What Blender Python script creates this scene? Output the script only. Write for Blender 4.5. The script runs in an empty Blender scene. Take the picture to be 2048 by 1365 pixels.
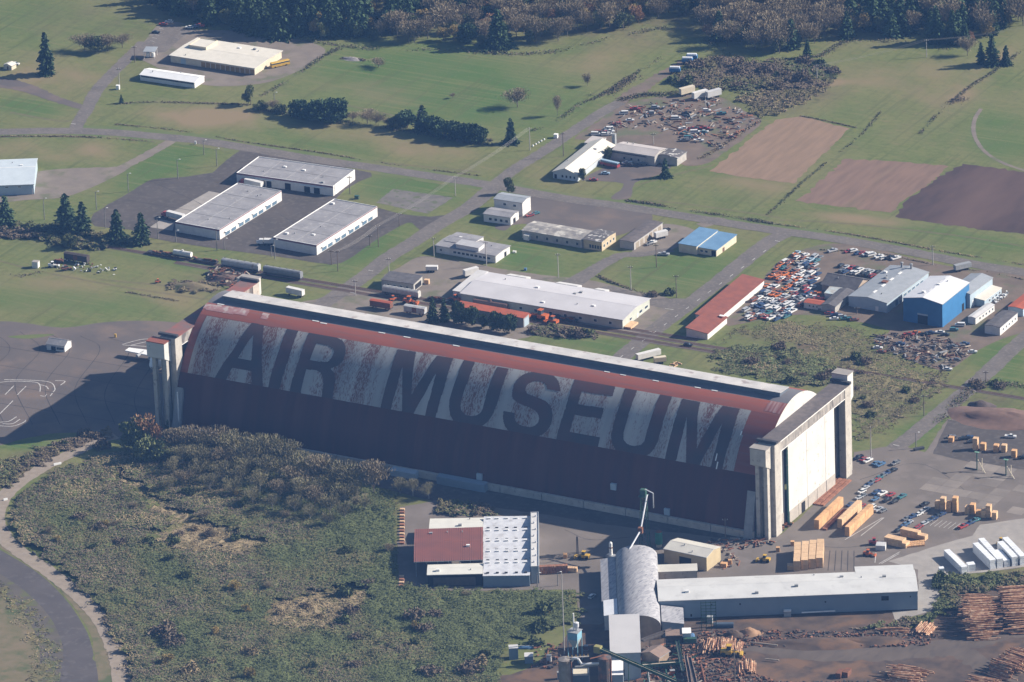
import bpy, math, random
import numpy as np
from mathutils import Vector, Matrix
from mathutils.geometry import tessellate_polygon
random.seed(7); RNG = np.random.default_rng(7)
SC = bpy.context.scene
COL = SC.collection

# ---------------------------------------------------------------- camera
CAM = np.array([1343.26169, -2680.18452, 1318.99941])
YAW, PIT, ROL, FPX = -0.510300728, 0.390050061, -0.0377081628, 14152.13
FW = np.array([math.sin(YAW)*math.cos(PIT), math.cos(YAW)*math.cos(PIT), -math.sin(PIT)])
_r = np.array([math.cos(YAW), -math.sin(YAW), 0.0]); _u = np.cross(_r, FW)
RT = _r*math.cos(ROL) + _u*math.sin(ROL); UP = -_r*math.sin(ROL) + _u*math.cos(ROL)
cd = bpy.data.cameras.new('camera'); cam = bpy.data.objects.new('camera', cd); COL.objects.link(cam)
cd.sensor_fit = 'HORIZONTAL'; cd.sensor_width = 36.0; cd.lens = FPX*36.0/2048.0
cd.clip_start = 5.0; cd.clip_end = 20000.0
cam.matrix_world = Matrix(((RT[0], UP[0], -FW[0], CAM[0]), (RT[1], UP[1], -FW[1], CAM[1]), (RT[2], UP[2], -FW[2], CAM[2]), (0, 0, 0, 1)))
SC.camera = cam

# ---------------------------------------------------------------- sky, sun, exposure
SUN_EL, SUN_AZ = math.radians(30.5), math.atan2(0.80, 0.60)      # azimuth from +Y towards +X
SUN = Vector((math.sin(SUN_AZ)*math.cos(SUN_EL), math.cos(SUN_AZ)*math.cos(SUN_EL), math.sin(SUN_EL)))
wd = bpy.data.worlds.new('World'); SC.world = wd; wd.use_nodes = True
nt = wd.node_tree; bg = nt.nodes['Background']
sky = nt.nodes.new('ShaderNodeTexSky'); sky.sky_type = 'NISHITA'; sky.sun_disc = False
sky.sun_elevation = SUN_EL; sky.sun_rotation = SUN_AZ
nt.links.new(sky.outputs[0], bg.inputs[0]); bg.inputs[1].default_value = 0.05
sd = bpy.data.lights.new('sun', 'SUN'); sd.energy = 4.6; sd.angle = math.radians(0.53); sd.color = (1.0, 0.91, 0.80)
so = bpy.data.objects.new('sun', sd); COL.objects.link(so)
so.rotation_euler = SUN.to_track_quat('Z', 'Y').to_euler(); so.location = (200, 200, 600)
SC.view_settings.view_transform = 'Standard'; SC.view_settings.look = 'None'
SC.view_settings.gamma = 1.0; SC.view_settings.exposure = 1.08
SC.view_settings.use_curve_mapping = False
SC.cycles.max_bounces = 4; SC.cycles.diffuse_bounces = 2; SC.cycles.glossy_bounces = 2
SC.cycles.transmission_bounces = 2; SC.cycles.volume_bounces = 0; SC.cycles.transparent_max_bounces = 4
SC.cycles.use_denoising = True

# ---------------------------------------------------------------- surveying: photograph pixel -> place on a level plane
def G(x, y, z=0.0):
    d = FW + RT*((x-1024.0)/FPX) + UP*((682.5-y)/FPX)
    t = (z-CAM[2])/d[2]
    return CAM + d*t
def PX(P):
    d = np.asarray(P, float)-CAM; q = d@FW
    return np.stack([1024+FPX*(d@RT)/q, 682.5-FPX*(d@UP)/q], -1)
def height(x, y0, y1):          # height of an upright whose foot is at y0 and top at y1
    g = G(x, y0); lo, hi = 0.0, 120.0
    for _ in range(40):
        m = (lo+hi)/2
        if PX(g+np.array([0, 0, m]))[1] > y1: lo = m
        else: hi = m
    return lo
def smooth(pts, n=8, closed=False):
    P = [np.array(p, float) for p in pts]; out = []; N = len(P)
    rng = range(N if closed else N-1)
    for i in rng:
        p1, p2 = P[i], P[(i+1) % N]
        p0 = P[i-1] if (closed or i > 0) else 2*p1-p2
        p3 = P[(i+2) % N] if (closed or i+2 < N) else 2*p2-p1
        for k in range(n):
            t = k/n
            out.append(0.5*((2*p1)+(-p0+p2)*t+(2*p0-5*p1+4*p2-p3)*t*t+(-p0+3*p1-3*p2+p3)*t**3))
    if not closed: out.append(P[-1])
    return out
def inside(xy, poly):
    xy = np.asarray(xy); x, y = xy[..., 0], xy[..., 1]; c = np.zeros(x.shape, bool)
    p = np.asarray(poly, float); q = np.roll(p, 1, 0)
    for (xa, ya), (xb, yb) in zip(p, q):
        if ya == yb: continue
        c ^= ((ya > y) != (yb > y)) & (x < (xb-xa)*(y-ya)/(yb-ya)+xa)
    return c

# ---------------------------------------------------------------- materials
MATS = {}
def mat(name, c1, c2=None, scale=0.3, rough=0.85, c3=None, s3=0.08, lo3=0.5, hi3=0.62, metal=0.0, stretch=(1, 1, 1), lo=0.35, hi=0.65, spec=0.25, obj_random=0.0, coords='pos', detail=5.0):
    if name in MATS: return MATS[name]
    m = bpy.data.materials.new(name); m.use_nodes = True; MATS[name] = m
    t = m.node_tree; b = t.nodes['Principled BSDF']
    b.inputs['Roughness'].default_value = rough; b.inputs['Metallic'].default_value = metal
    b.inputs['Specular IOR Level'].default_value = spec
    col = lambda c: (c[0], c[1], c[2], 1.0)
    if c2 is None:
        c2 = tuple(x*0.86 for x in c1)
    if coords == 'pos':
        g = t.nodes.new('ShaderNodeNewGeometry'); src = g.outputs['Position']
    else:
        g = t.nodes.new('ShaderNodeTexCoord'); src = g.outputs['Object']
    mp = t.nodes.new('ShaderNodeMapping'); mp.inputs['Scale'].default_value = stretch
    t.links.new(src, mp.inputs[0])
    n = t.nodes.new('ShaderNodeTexNoise'); n.inputs['Scale'].default_value = scale; n.inputs['Detail'].default_value = detail
    t.links.new(mp.outputs[0], n.inputs['Vector'])
    r = t.nodes.new('ShaderNodeMapRange'); r.inputs[1].default_value = lo; r.inputs[2].default_value = hi
    t.links.new(n.outputs[0], r.inputs[0])
    mx = t.nodes.new('ShaderNodeMix'); mx.data_type = 'RGBA'
    mx.inputs['A'].default_value = col(c1); mx.inputs['B'].default_value = col(c2)
    t.links.new(r.outputs[0], mx.inputs['Factor']); out = mx.outputs['Result']
    if c3 is not None:
        n3 = t.nodes.new('ShaderNodeTexNoise'); n3.inputs['Scale'].default_value = s3; n3.inputs['Detail'].default_value = 6.0
        mp3 = t.nodes.new('ShaderNodeMapping'); mp3.inputs['Location'].default_value = (31.7, 11.3, 5.1); mp3.inputs['Scale'].default_value = stretch
        t.links.new(src, mp3.inputs[0]); t.links.new(mp3.outputs[0], n3.inputs['Vector'])
        r3 = t.nodes.new('ShaderNodeMapRange'); r3.inputs[1].default_value = lo3; r3.inputs[2].default_value = hi3
        t.links.new(n3.outputs[0], r3.inputs[0])
        m3 = t.nodes.new('ShaderNodeMix'); m3.data_type = 'RGBA'; m3.inputs['B'].default_value = col(c3)
        t.links.new(out, m3.inputs['A']); t.links.new(r3.outputs[0], m3.inputs['Factor']); out = m3.outputs['Result']
    if obj_random:
        oi = t.nodes.new('ShaderNodeObjectInfo'); rr = t.nodes.new('ShaderNodeMapRange')
        rr.inputs[3].default_value = 1-obj_random; rr.inputs[4].default_value = 1+obj_random
        t.links.new(oi.outputs['Random'], rr.inputs[0])
        vm = t.nodes.new('ShaderNodeVectorMath'); vm.operation = 'SCALE'
        t.links.new(out, vm.inputs[0]); t.links.new(rr.outputs[0], vm.inputs['Scale']); out = vm.outputs[0]
    t.links.new(out, b.inputs['Base Color'])
    return m
white_roof = mat('white_roof_metal', (.56, .55, .54), (.50, .49, .48), .25, .5, c3=(.5, .48, .46), s3=.06, lo3=.58, hi3=.8)
cream_roof = mat('cream_roof_metal', (.63, .595, .52), (.57, .54, .47), .3, .6)
white_wall = mat('white_painted_wall', (.62, .61, .59), (.54, .535, .52), .5, .7)
cream_wall = mat('cream_wall', (.58, .52, .40), (.51, .45, .345), .5, .8)
gray_roof = mat('gray_membrane_roof', (.27, .265, .275), (.215, .21, .22), .15, .8, c3=(.34, .33, .33), s3=.5, lo3=.55, hi3=.75)
dark_roof = mat('dark_shingle_roof', (.12, .115, .12), (.085, .08, .085), .4, .9)
brown_roof = mat('brown_tar_roof', (.14, .12, .115), (.10, .088, .085), .4, .9)
weather_roof = mat('weathered_roof', (.34, .32, .29), (.20, .19, .185), .35, .9, c3=(.5, .48, .43), s3=.2, lo3=.55, hi3=.62)
red_roof = mat('red_metal_roof', (.25, .085, .055), (.20, .072, .05), .3, .6)
rust_roof = mat('rusty_roof', (.40, .10, .05), (.30, .085, .05), .3, .75)
kiln_red = mat('kiln_red_roof', (.235, .095, .08), (.20, .09, .08), .12, .6, stretch=(1, 1, 1))
blue_wall = mat('blue_metal_wall', (.045, .17, .36), (.04, .15, .32), .3, .5)
blue_roof = mat('blue_metal_roof', (.15, .27, .41), (.125, .23, .36), .2, .45)
bluegray_wall = mat('blue_gray_wall', (.36, .44, .50), (.32, .40, .46), .3, .6)
bluegray_roof = mat('blue_gray_roof', (.30, .32, .345), (.26, .28, .30), .3, .5)
silver_roof = mat('silver_kiln_metal', (.60, .61, .63), (.50, .51, .54), .4, .4, c3=(.34, .33, .33), s3=.25, lo3=.6, hi3=.75)
mill_roof = mat('old_mill_roof', (.37, .37, .385), (.25, .25, .27), .45, .6, c3=(.16, .16, .18), s3=.5, lo3=.58, hi3=.68, stretch=(2.2, .55, 1))
steel_gray = mat('gray_steel', (.30, .31, .32), (.24, .25, .26), .8, .5)
blue_shed_wall = mat('steel_blue_wall', (.20, .26, .32), (.18, .235, .29), .12, .5)
concrete = mat('old_concrete', (.46, .43, .38), (.37, .345, .31), .25, .9, c3=(.24, .22, .2), s3=.6, lo3=.58, hi3=.72)
concrete_pale = mat('pale_concrete', (.31, .285, .26), (.26, .24, .22), .2, .9)
door_white = mat('hangar_door_white', (.57, .56, .53), (.51, .50, .47), .12, .85, c3=(.30, .265, .225), s3=.45, lo3=.64, hi3=.74)
beam_worn = mat('worn_beam_face', (.36, .33, .30), (.20, .185, .17), .45, .9, stretch=(1, 1, .3), c3=(.12, .11, .105), s3=.35, lo3=.52, hi3=.64)
glass = mat('dark_window_glass', (.05, .07, .09), (.035, .05, .065), .6, .15, spec=.5)
blue_glass = mat('pale_blue_glass', (.12, .19, .26), (.10, .16, .22), .6, .2, spec=.5)
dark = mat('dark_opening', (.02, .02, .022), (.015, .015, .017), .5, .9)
brown_door = mat('brown_door', (.16, .09, .05), (.12, .07, .045), .5, .7)
maroon = mat('maroon_trim', (.20, .09, .11), (.17, .08, .10), .5, .6)
white_trim = mat('white_trim', (.75, .75, .73), (.68, .68, .66), .5, .6)
green_paint = mat('green_machine_paint', (.035, .095, .07), (.03, .075, .058), .6, .5, c3=(.2, .13, .07), s3=.8, lo3=.6, hi3=.7)
orange_paint = mat('orange_machine_paint', (.50, .13, .04), (.42, .10, .035), .7, .6, c3=(.2, .08, .05), s3=.9, lo3=.56, hi3=.68)
yellow_paint = mat('yellow_machine_paint', (.55, .36, .06), (.46, .28, .05), .7, .5)
rust = mat('rusty_metal', (.20, .085, .05), (.13, .065, .045), .9, .9)
dark_metal = mat('dark_metal', (.06, .06, .065), (.04, .04, .045), .8, .6)
lumber = mat('fresh_lumber', (.56, .335, .175), (.48, .28, .14), .9, .85, obj_random=.12)
lumber_brown = mat('weathered_lumber', (.30, .14, .085), (.22, .10, .065), .9, .9, obj_random=.2)
lumber_end = mat('pale_lumber', (.60, .41, .25), (.52, .35, .21), .8, .85, obj_random=.08)
wrap = mat('white_lumber_wrap', (.74, .76, .78), (.66, .68, .71), .8, .45, obj_random=.05)
log_mat = mat('log_bark', (.38, .21, .125), (.25, .13, .085), .7, .95, c3=(.52, .36, .24), s3=.6, lo3=.5, hi3=.62, obj_random=.28)
tyre = mat('tyre_rubber', (.02, .02, .022), (.015, .015, .016), .9, .9)
wood_pole = mat('pole_wood', (.17, .14, .12), (.13, .105, .09), .9, .95)
pale_pole = mat('pale_pole', (.42, .40, .38), (.36, .34, .32), .9, .7)
wire_mat = mat('bare_wire', (.24, .23, .22), (.2, .19, .18), .9, .4, metal=.3)
bark = mat('tree_bark', (.17, .145, .125), (.11, .095, .08), .9, .95)
pale_bark = mat('alder_bark', (.36, .34, .31), (.25, .235, .215), .9, .95)
# ground
road_mat = mat('road_asphalt', (.148, .130, .116), (.115, .102, .092), .10, .9, c3=(.18, .16, .142), s3=.6, lo3=.5, hi3=.75)
lot_mat = mat('lot_asphalt', (.085, .073, .067), (.068, .060, .056), .06, .9, c3=(.108, .096, .088), s3=.35, lo3=.52, hi3=.7)
apron_mat = mat('apron_asphalt', (.120, .100, .090), (.096, .083, .078), .03, .92, c3=(.15, .115, .095), s3=.055, lo3=.5, hi3=.68)
old_taxi = mat('dark_taxiway', (.09, .08, .079), (.074, .066, .066), .07, .9, c3=(.11, .1, .1), s3=.3, lo3=.55, hi3=.7)
gravel_mat = mat('gravel', (.20, .168, .138), (.16, .136, .115), .12, .95, c3=(.125, .125, .075), s3=.09, lo3=.55, hi3=.68)
gravel_road = mat('gravel_road', (.27, .225, .178), (.23, .19, .15), .3, .95)
dirt_mat = mat('yard_dirt', (.165, .126, .098), (.125, .098, .078), .12, .95, c3=(.11, .115, .065), s3=.07, lo3=.54, hi3=.66)
mill_dirt = mat('mill_dirt', (.105, .074, .056), (.060, .046, .040), .16, .95, c3=(.145, .088, .056), s3=.075, lo3=.5, hi3=.64)
yard_mat = mat('mill_yard_asphalt', (.165, .140, .120), (.132, .114, .10), .05, .92, c3=(.175, .15, .135), s3=.11, lo3=.5, hi3=.7)
haul_mat = mat('haul_track_dirt', (.118, .094, .078), (.088, .071, .060), .12, .95, c3=(.075, .062, .055), s3=.2, lo3=.55, hi3=.7, stretch=(1, .4, 1))
field_tan = mat('stubble_field', (.24, .162, .108), (.195, .135, .09), .35, .95, c3=(.155, .15, .075), s3=.035, lo3=.56, hi3=.72, stretch=(1.0, .16, 1))
field_brown = mat('harvested_field', (.20, .130, .095), (.155, .104, .078), .30, .95, c3=(.14, .12, .07), s3=.035, lo3=.58, hi3=.75, stretch=(1.0, .16, 1))
field_dark = mat('ploughed_soil', (.074, .047, .041), (.055, .037, .034), .22, .95, c3=(.115, .073, .06), s3=.02, lo3=.5, hi3=.68, stretch=(1.0, .3, 1))
pad_mat = mat('old_concrete_pad', (.165, .15, .135), (.125, .115, .105), .15, .95, c3=(.1, .11, .06), s3=.25, lo3=.56, hi3=.66)
lawn_mat = mat('mown_lawn', (.095, .125, .038), (.115, .135, .048), .12, .95, c3=(.15, .14, .06), s3=.05, lo3=.5, hi3=.7)
marking = mat('white_road_paint', (.55, .54, .52), (.36, .35, .34), .7, .9)
ditch_mat = mat('ditch_weeds', (.085, .075, .05), (.06, .055, .038), .3, .95, c3=(.10, .12, .05), s3=.2, lo3=.5, hi3=.62)
bank_mat = mat('rough_grass', (.17, .135, .085), (.125, .115, .06), .15, .95, c3=(.08, .095, .04), s3=.09, lo3=.52, hi3=.64)

# ---------------------------------------------------------------- mesh helpers
class MB:
    def __init__(s): s.v = []; s.f = []
    def add(s, vs, fs):
        k = len(s.v); s.v += [tuple(map(float, q)) for q in vs]; s.f += [tuple(i+k for i in f) for f in fs]; return s
    def box(s, x0, x1, y0, y1, z0, z1, M=None):
        vs = [(x, y, z) for z in (z0, z1) for (x, y) in ((x0, y0), (x1, y0), (x1, y1), (x0, y1))]
        if M is not None: vs = [M @ Vector(q) for q in vs]
        return s.add(vs, [(3, 2, 1, 0), (4, 5, 6, 7), (0, 1, 5, 4), (1, 2, 6, 5), (2, 3, 7, 6), (3, 0, 4, 7)])
    def prism(s, poly, z0, z1):           # poly: xy points counter-clockwise, z0/z1 numbers or lists
        n = len(poly); a = z0 if hasattr(z0, '__len__') else [z0]*n; b = z1 if hasattr(z1, '__len__') else [z1]*n
        vs = [(p[0], p[1], a[i]) for i, p in enumerate(poly)]+[(p[0], p[1], b[i]) for i, p in enumerate(poly)]
        return s.add(vs, [tuple(range(n-1, -1, -1)), tuple(range(n, 2*n))]+[(i, (i+1) % n, n+(i+1) % n, n+i) for i in range(n)])
    def extrude(s, prof, x0, x1):         # profile in (y, z) swept along x
        n = len(prof)
        vs = [(x0, p[0], p[1]) for p in prof]+[(x1, p[0], p[1]) for p in prof]
        return s.add(vs, [tuple(range(n-1, -1, -1)), tuple(range(n, 2*n))]+[(i, (i+1) % n, n+(i+1) % n, n+i) for i in range(n)])
    def tube(s, a, b, r0, r1=None, n=8, cap=True):
        a, b = Vector(a), Vector(b); r1 = r0 if r1 is None else r1
        q = (b-a).to_track_quat('Z', 'Y'); vs = []
        for p, r in ((a, r0), (b, r1)):
            for k in range(n):
                t = 2*math.pi*k/n; vs.append(p+q @ Vector((r*math.cos(t), r*math.sin(t), 0)))
        fs = [(i, (i+1) % n, n+(i+1) % n, n+i) for i in range(n)]
        if cap: fs += [tuple(range(n-1, -1, -1)), tuple(range(n, 2*n))]
        return s.add(vs, fs)
    def lathe(s, prof, n=12, c=(0, 0)):   # prof (r, z)
        vs = []; m = len(prof)
        for r, z in prof:
            for k in range(n):
                t = 2*math.pi*k/n; vs.append((c[0]+r*math.cos(t), c[1]+r*math.sin(t), z))
        fs = [(j*n+i, j*n+(i+1) % n, (j+1)*n+(i+1) % n, (j+1)*n+i) for j in range(m-1) for i in range(n)]
        fs += [tuple(range(n-1, -1, -1)), tuple((m-1)*n+i for i in range(n))]
        return s.add(vs, fs)
    def mesh(s, name='mesh', shade=False):
        me = bpy.data.meshes.new(name); me.from_pydata(s.v, [], s.f); me.update()
        if shade: me.polygons.foreach_set('use_smooth', [True]*len(me.polygons))
        return me
def obj(name, me, m=None, parent=None, loc=None, rz=0.0, kind=None):
    if isinstance(me, MB): me = me.mesh(name)
    if m is not None and not me.materials: me.materials.append(m)
    o = bpy.data.objects.new(name, me); COL.objects.link(o)
    if parent is not None: o.parent = parent
    if loc is not None: o.location = tuple(map(float, loc))
    if rz: o.rotation_euler = (0, 0, rz)
    if kind: o['kind'] = kind
    return o
def tag(o, label, cat, group=None):
    o['label'] = label; o['category'] = cat
    if group: o['group'] = group
    return o
def thing(name, label, cat, loc=(0, 0, 0), rz=0.0, group=None):
    o = bpy.data.objects.new(name, None); COL.objects.link(o); o.empty_display_size = 1.0
    o.location = tuple(map(float, loc)); o.rotation_euler = (0, 0, rz)
    return tag(o, label, cat, group)
def copy_tree(o, parent=None):
    c = o.copy(); COL.objects.link(c); c.parent = parent
    for ch in list(o.children): copy_tree(ch, c)
    return c
_zc = [0]
def zz(z):
    _zc[0] += 1; return z+(_zc[0] % 12)*.0004
def sheet(name, pts, z, m, ragged=0.0, step=4.0, world=False, kind='structure', parent=None):
    z = zz(z); W = [np.array(p[:2], float) for p in pts] if world else [G(*p)[:2] for p in pts]
    if ragged:
        out = []
        for i in range(len(W)):
            a, b = W[i], W[(i+1) % len(W)]; L = np.linalg.norm(b-a); n = max(1, int(L/step)); d = (b-a)/max(L, 1e-6); nn = np.array([-d[1], d[0]])
            for k in range(n): out.append(a+(b-a)*k/n+(nn*random.gauss(0, ragged) if k else 0))
        W = out
    vs = [Vector((p[0], p[1], 0)) for p in W]
    tri = tessellate_polygon([vs])
    me = bpy.data.meshes.new(name)
    fs = []
    for t in tri:
        a, b, c = (W[i] for i in t)
        fs.append(t if (b[0]-a[0])*(c[1]-a[1])-(b[1]-a[1])*(c[0]-a[0]) > 0 else t[::-1])
    me.from_pydata([(p[0], p[1], z) for p in W], [], fs); me.update()
    return obj(name, me, m, parent, kind=kind if parent is None else None)
def ribbon(name, pts, width, z, m, ragged=0.0, parent=None, world=False, n=10, kind='structure', widths=None):
    z = zz(z); P = smooth([G(*p)[:2] for p in pts] if not world else pts, n)
    me = MB(); vs = []; N = len(P)
    for i, p in enumerate(P):
        d = P[min(i+1, N-1)]-P[max(i-1, 0)]; d = d/np.linalg.norm(d); nn = np.array([-d[1], d[0]])
        w = width if widths is None else np.interp(i/(N-1), np.linspace(0, 1, len(widths)), widths)
        for s in (-1, 1):
            q = p+nn*s*(w/2+random.gauss(0, ragged)); vs.append((q[0], q[1], z))
    me.add(vs, [(2*i, 2*i+2, 2*i+3, 2*i+1)[::-1] for i in range(N-1)])
    ms = me.mesh(name); ms.update()
    if ms.polygons and ms.polygons[0].normal.z < 0: ms.flip_normals()
    return obj(name, ms, m, parent, kind=kind if parent is None else None)
HAZE = 3.2e-5
# ================================================================ THE SETTING
def make_ground():
    def lines(a, b, c, d, step):
        inner = np.arange(b, c+step, step)
        return np.concatenate([np.linspace(a, b, 12)[:-1], inner, np.linspace(inner[-1], d, 12)[1:]])
    xs = lines(-3200, -860, 330, 2600, 3.0); ys = lines(-3000, -470, 900, 3200, 3.5)
    X, Y = np.meshgrid(xs, ys); n, m = X.shape
    P = np.stack([X.ravel(), Y.ravel(), np.zeros(X.size)], -1)
    me = bpy.data.meshes.new('ground')
    idx = np.arange(n*m).reshape(n, m)
    F = np.stack([idx[:-1, :-1], idx[:-1, 1:], idx[1:, 1:], idx[1:, :-1]], -1).reshape(-1, 4)
    me.vertices.add(len(P)); me.vertices.foreach_set('co', P.ravel())
    me.loops.add(F.size); me.loops.foreach_set('vertex_index', F.ravel())
    me.polygons.add(len(F)); me.polygons.foreach_set('loop_start', np.arange(0, F.size, 4))
    me.update()
    q = PX(P); ch = {'dry': np.full(len(P), .22), 'lush': np.zeros(len(P)), 'weed': np.zeros(len(P))}
    # areas of the real turf, surveyed: centre x, y, half sizes, tilt (degrees), which, how much
    E = [(420, 235, 230, 26, 3, 'dry', .75), (120, 305, 180, 28, 2, 'dry', .55), (120, 150, 150, 60, 0, 'dry', .45), (300, 200, 60, 10, 5, 'dry', .3),
         (90, 40, 180, 50, 0, 'lush', .3), (880, 170, 330, 90, 8, 'lush', .75), (740, 180, 120, 30, 10, 'dry', .35), (640, 290, 130, 14, 12, 'lush', .6),
         (850, 300, 330, 25, 12, 'dry', .5), (1230, 100, 120, 40, -20, 'dry', .35), (1800, 180, 160, 70, 0, 'dry', .4), (1960, 150, 90, 30, -40, 'dry', .7), (2000, 270, 80, 60, 0, 'lush', .55),
         (1500, 380, 140, 30, 8, 'dry', .4), (1900, 470, 260, 16, 10, 'lush', .45), (1730, 440, 140, 12, 6, 'dry', .6), (60, 215, 90, 25, 5, 'lush', .8), (330, 330, 120, 40, -25, 'lush', .8),
         (820, 380, 130, 40, 5, 'lush', .75), (730, 490, 110, 40, -30, 'lush', .65), (1060, 520, 80, 40, 5, 'lush', .7), (1360, 540, 130, 45, -5, 'lush', .65), (1200, 690, 160, 20, 10, 'lush', .6),
         (200, 570, 240, 40, 8, 'dry', .5), (120, 600, 200, 30, 3, 'lush', .45), (330, 520, 150, 14, 10, 'lush', .5), (150, 480, 150, 25, 6, 'weed', .35), (430, 570, 80, 25, 5, 'weed', .5),
         (1620, 690, 160, 40, 12, 'weed', .8), (1760, 790, 120, 60, 0, 'weed', .7), (1850, 850, 100, 25, -35, 'lush', .7), (2000, 720, 60, 70, 0, 'lush', .6), (1980, 790, 80, 25, 5, 'weed', .5),
         (620, 1130, 360, 180, 0, 'weed', .6), (620, 1215, 130, 32, -4, 'dry', .9), (450, 1080, 130, 45, 10, 'dry', .8), (60, 930, 80, 30, -10, 'weed', .9), (40, 890, 70, 12, 0, 'lush', .5),
         (60, 1260, 60, 110, 0, 'weed', .55), (20, 1320, 40, 60, 0, 'lush', .8), (1560, 180, 130, 50, 0, 'weed', .8), (1620, 165, 90, 12, 0, 'dry', .9), (1330, 240, 150, 60, 0, 'weed', .55), (960, 1230, 160, 130, 0, 'weed', .5),
         (1990, 1170, 120, 40, 0, 'weed', .7), (500, 30, 500, 60, 0, 'weed', .4), (1250, 40, 300, 60, 0, 'weed', .5), (1750, 40, 300, 60, 0, 'weed', .5), (330, 700, 100, 20, 0, 'dry', .2), (1130, 650, 110, 25, 8, 'dry', .4)]
    for (cx, cy, rx, ry, tl, k, a) in E:
        t = math.radians(tl); dx, dy = q[:, 0]-cx, q[:, 1]-cy
        u, v = (dx*math.cos(t)+dy*math.sin(t))/rx, (-dx*math.sin(t)+dy*math.cos(t))/ry
        w = np.clip(1.25-np.sqrt(u*u+v*v), 0, 1); w = w*w*(3-2*w)
        ch[k] = np.clip(ch[k]+(a*w if k != 'dry' or a > 0 else 0), 0, 1)
        if k == 'lush': ch['dry'] = ch['dry']*(1-.8*a*w)
    for k, vals in ch.items():
        at = me.attributes.new(k, 'FLOAT', 'POINT'); at.data.foreach_set('value', vals.astype(np.float32))
    gm = bpy.data.materials.new('meadow_turf'); gm.use_nodes = True; t = gm.node_tree; b = t.nodes['Principled BSDF']
    b.inputs['Roughness'].default_value = .95; b.inputs['Specular IOR Level'].default_value = .1
    g = t.nodes.new('ShaderNodeNewGeometry')
    def noise(scale, lo, hi, det=5.0, st=(1, 1, 1)):
        mp = t.nodes.new('ShaderNodeMapping'); mp.inputs['Scale'].default_value = st; t.links.new(g.outputs['Position'], mp.inputs[0])
        n_ = t.nodes.new('ShaderNodeTexNoise'); n_.inputs['Scale'].default_value = scale; n_.inputs['Detail'].default_value = det
        t.links.new(mp.outputs[0], n_.inputs['Vector'])
        r = t.nodes.new('ShaderNodeMapRange'); r.inputs[1].default_value = lo; r.inputs[2].default_value = hi; t.links.new(n_.outputs[0], r.inputs[0]); return r.outputs[0]
    def mix(a, bb, f):
        m_ = t.nodes.new('ShaderNodeMix'); m_.data_type = 'RGBA'
        for s, c in (('A', a), ('B', bb)):
            if isinstance(c, tuple): m_.inputs[s].default_value = (*c, 1)
            else: t.links.new(c, m_.inputs[s])
        t.links.new(f, m_.inputs['Factor']); return m_.outputs['Result']
    def attr(k, gain, nz):
        a = t.nodes.new('ShaderNodeAttribute'); a.attribute_name = k
        m1 = t.nodes.new('ShaderNodeMath'); m1.operation = 'MULTIPLY_ADD'; t.links.new(a.outputs['Fac'], m1.inputs[0]); m1.inputs[1].default_value = gain
        m2 = t.nodes.new('ShaderNodeMath'); m2.operation = 'MULTIPLY'; t.links.new(nz, m2.inputs[0]); t.links.new(a.outputs['Fac'], m2.inputs[1])
        t.links.new(m2.outputs[0], m1.inputs[2]); m1.use_clamp = True; return m1.outputs[0]
    base = mix((.098, .132, .038), (.138, .156, .052), noise(.045, .35, .65))
    base = mix(base, (.080, .105, .030), noise(.30, .45, .75))
    base = mix(base, (.165, .150, .066), noise(.11, .56, .78, 6, (1, 2.6, 1)))
    base = mix(base, (.064, .120, .028), attr('lush', .75, noise(.03, .3, .6)))
    base = mix(base, (.13, .15, .052), noise(.22, .50, .72, 3, (.06, 1.6, 1)))
    base = mix(base, (.075, .098, .030), noise(.22, .54, .74, 3, (1.5, .05, 1)))
    base = mix(base, (.215, .165, .095), attr('dry', .35, noise(.022, .42, .62)))
    base = mix(base, (.19, .16, .085), noise(.9, .6, .8, 3))
    base = mix(base, (.125, .098, .062), attr('weed', .25, noise(.06, .42, .58)))
    base = mix(base, (.055, .060, .028), attr('weed', .0, noise(.25, .52, .66)))
    t.links.new(base, b.inputs['Base Color'])
    return obj('ground', me, gm, kind='structure')
make_ground()

# roads, lots, fields (each sheet a little above the one below)
Z1, Z2, Z3, Z4 = .03, .06, .09, .12
sheet('lower_meadow', [(0, 1150), (50, 1186), (95, 1231), (120, 1276), (127, 1310), (122, 1380), (-40, 1380), (-40, 1150)], .02, bank_mat)
sheet('field', smooth([(1551, 240), (1602, 233), (1700, 258), (1640, 315), (1587, 368), (1500, 356), (1418, 343), (1445, 322)], 1, True), Z1, field_tan, .55, 2.5)
sheet('field', [(1690, 318), (1800, 324), (1897, 333), (1862, 366), (1800, 405), (1782, 426), (1690, 415), (1590, 402), (1612, 388)], Z1, field_brown, .7, 2.5)
sheet('field', [(1925, 328), (2100, 352), (2100, 474), (1900, 452), (1790, 434), (1812, 402), (1880, 352)], Z1, field_dark, .7, 2.5)
MAIN = [(-60, 266), (0, 264.5), (90, 262.5), (160, 263), (230, 266), (300, 272), (400, 282), (475, 293.5), (560, 308), (640, 321), (762, 338), (887, 357), (987, 372), (1124, 397), (1249, 414), (1399, 438), (1534, 459), (1636, 473), (1786, 498), (1936, 527), (2046, 545), (2140, 561)]
ribbon('road', MAIN, 9.0, Z3, road_mat, .15)
ribbon('verge', [(x, y+9) for x, y in MAIN[:14]], 5.0, .045, lawn_mat, .6)
ribbon('verge', [(x, y-8) for x, y in MAIN[3:]], 6.0, .045, lawn_mat, .6)
ribbon('road', [(150, 262), (160, 240), (172, 222), (191, 185), (217, 155), (240, 132), (266, 107), (289, 84)], 7.5, Z2, road_mat, .2)
ribbon('road', [(166, 216), (112, 199), (62, 180), (25, 170), (-30, 160)], 8.0, .055, apron_mat, .3, widths=[6, 7, 10, 13, 14])
ribbon('road', [(345, 281), (300, 307), (250, 333), (205, 357)], 6.5, Z2, gravel_mat, .3)
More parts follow.
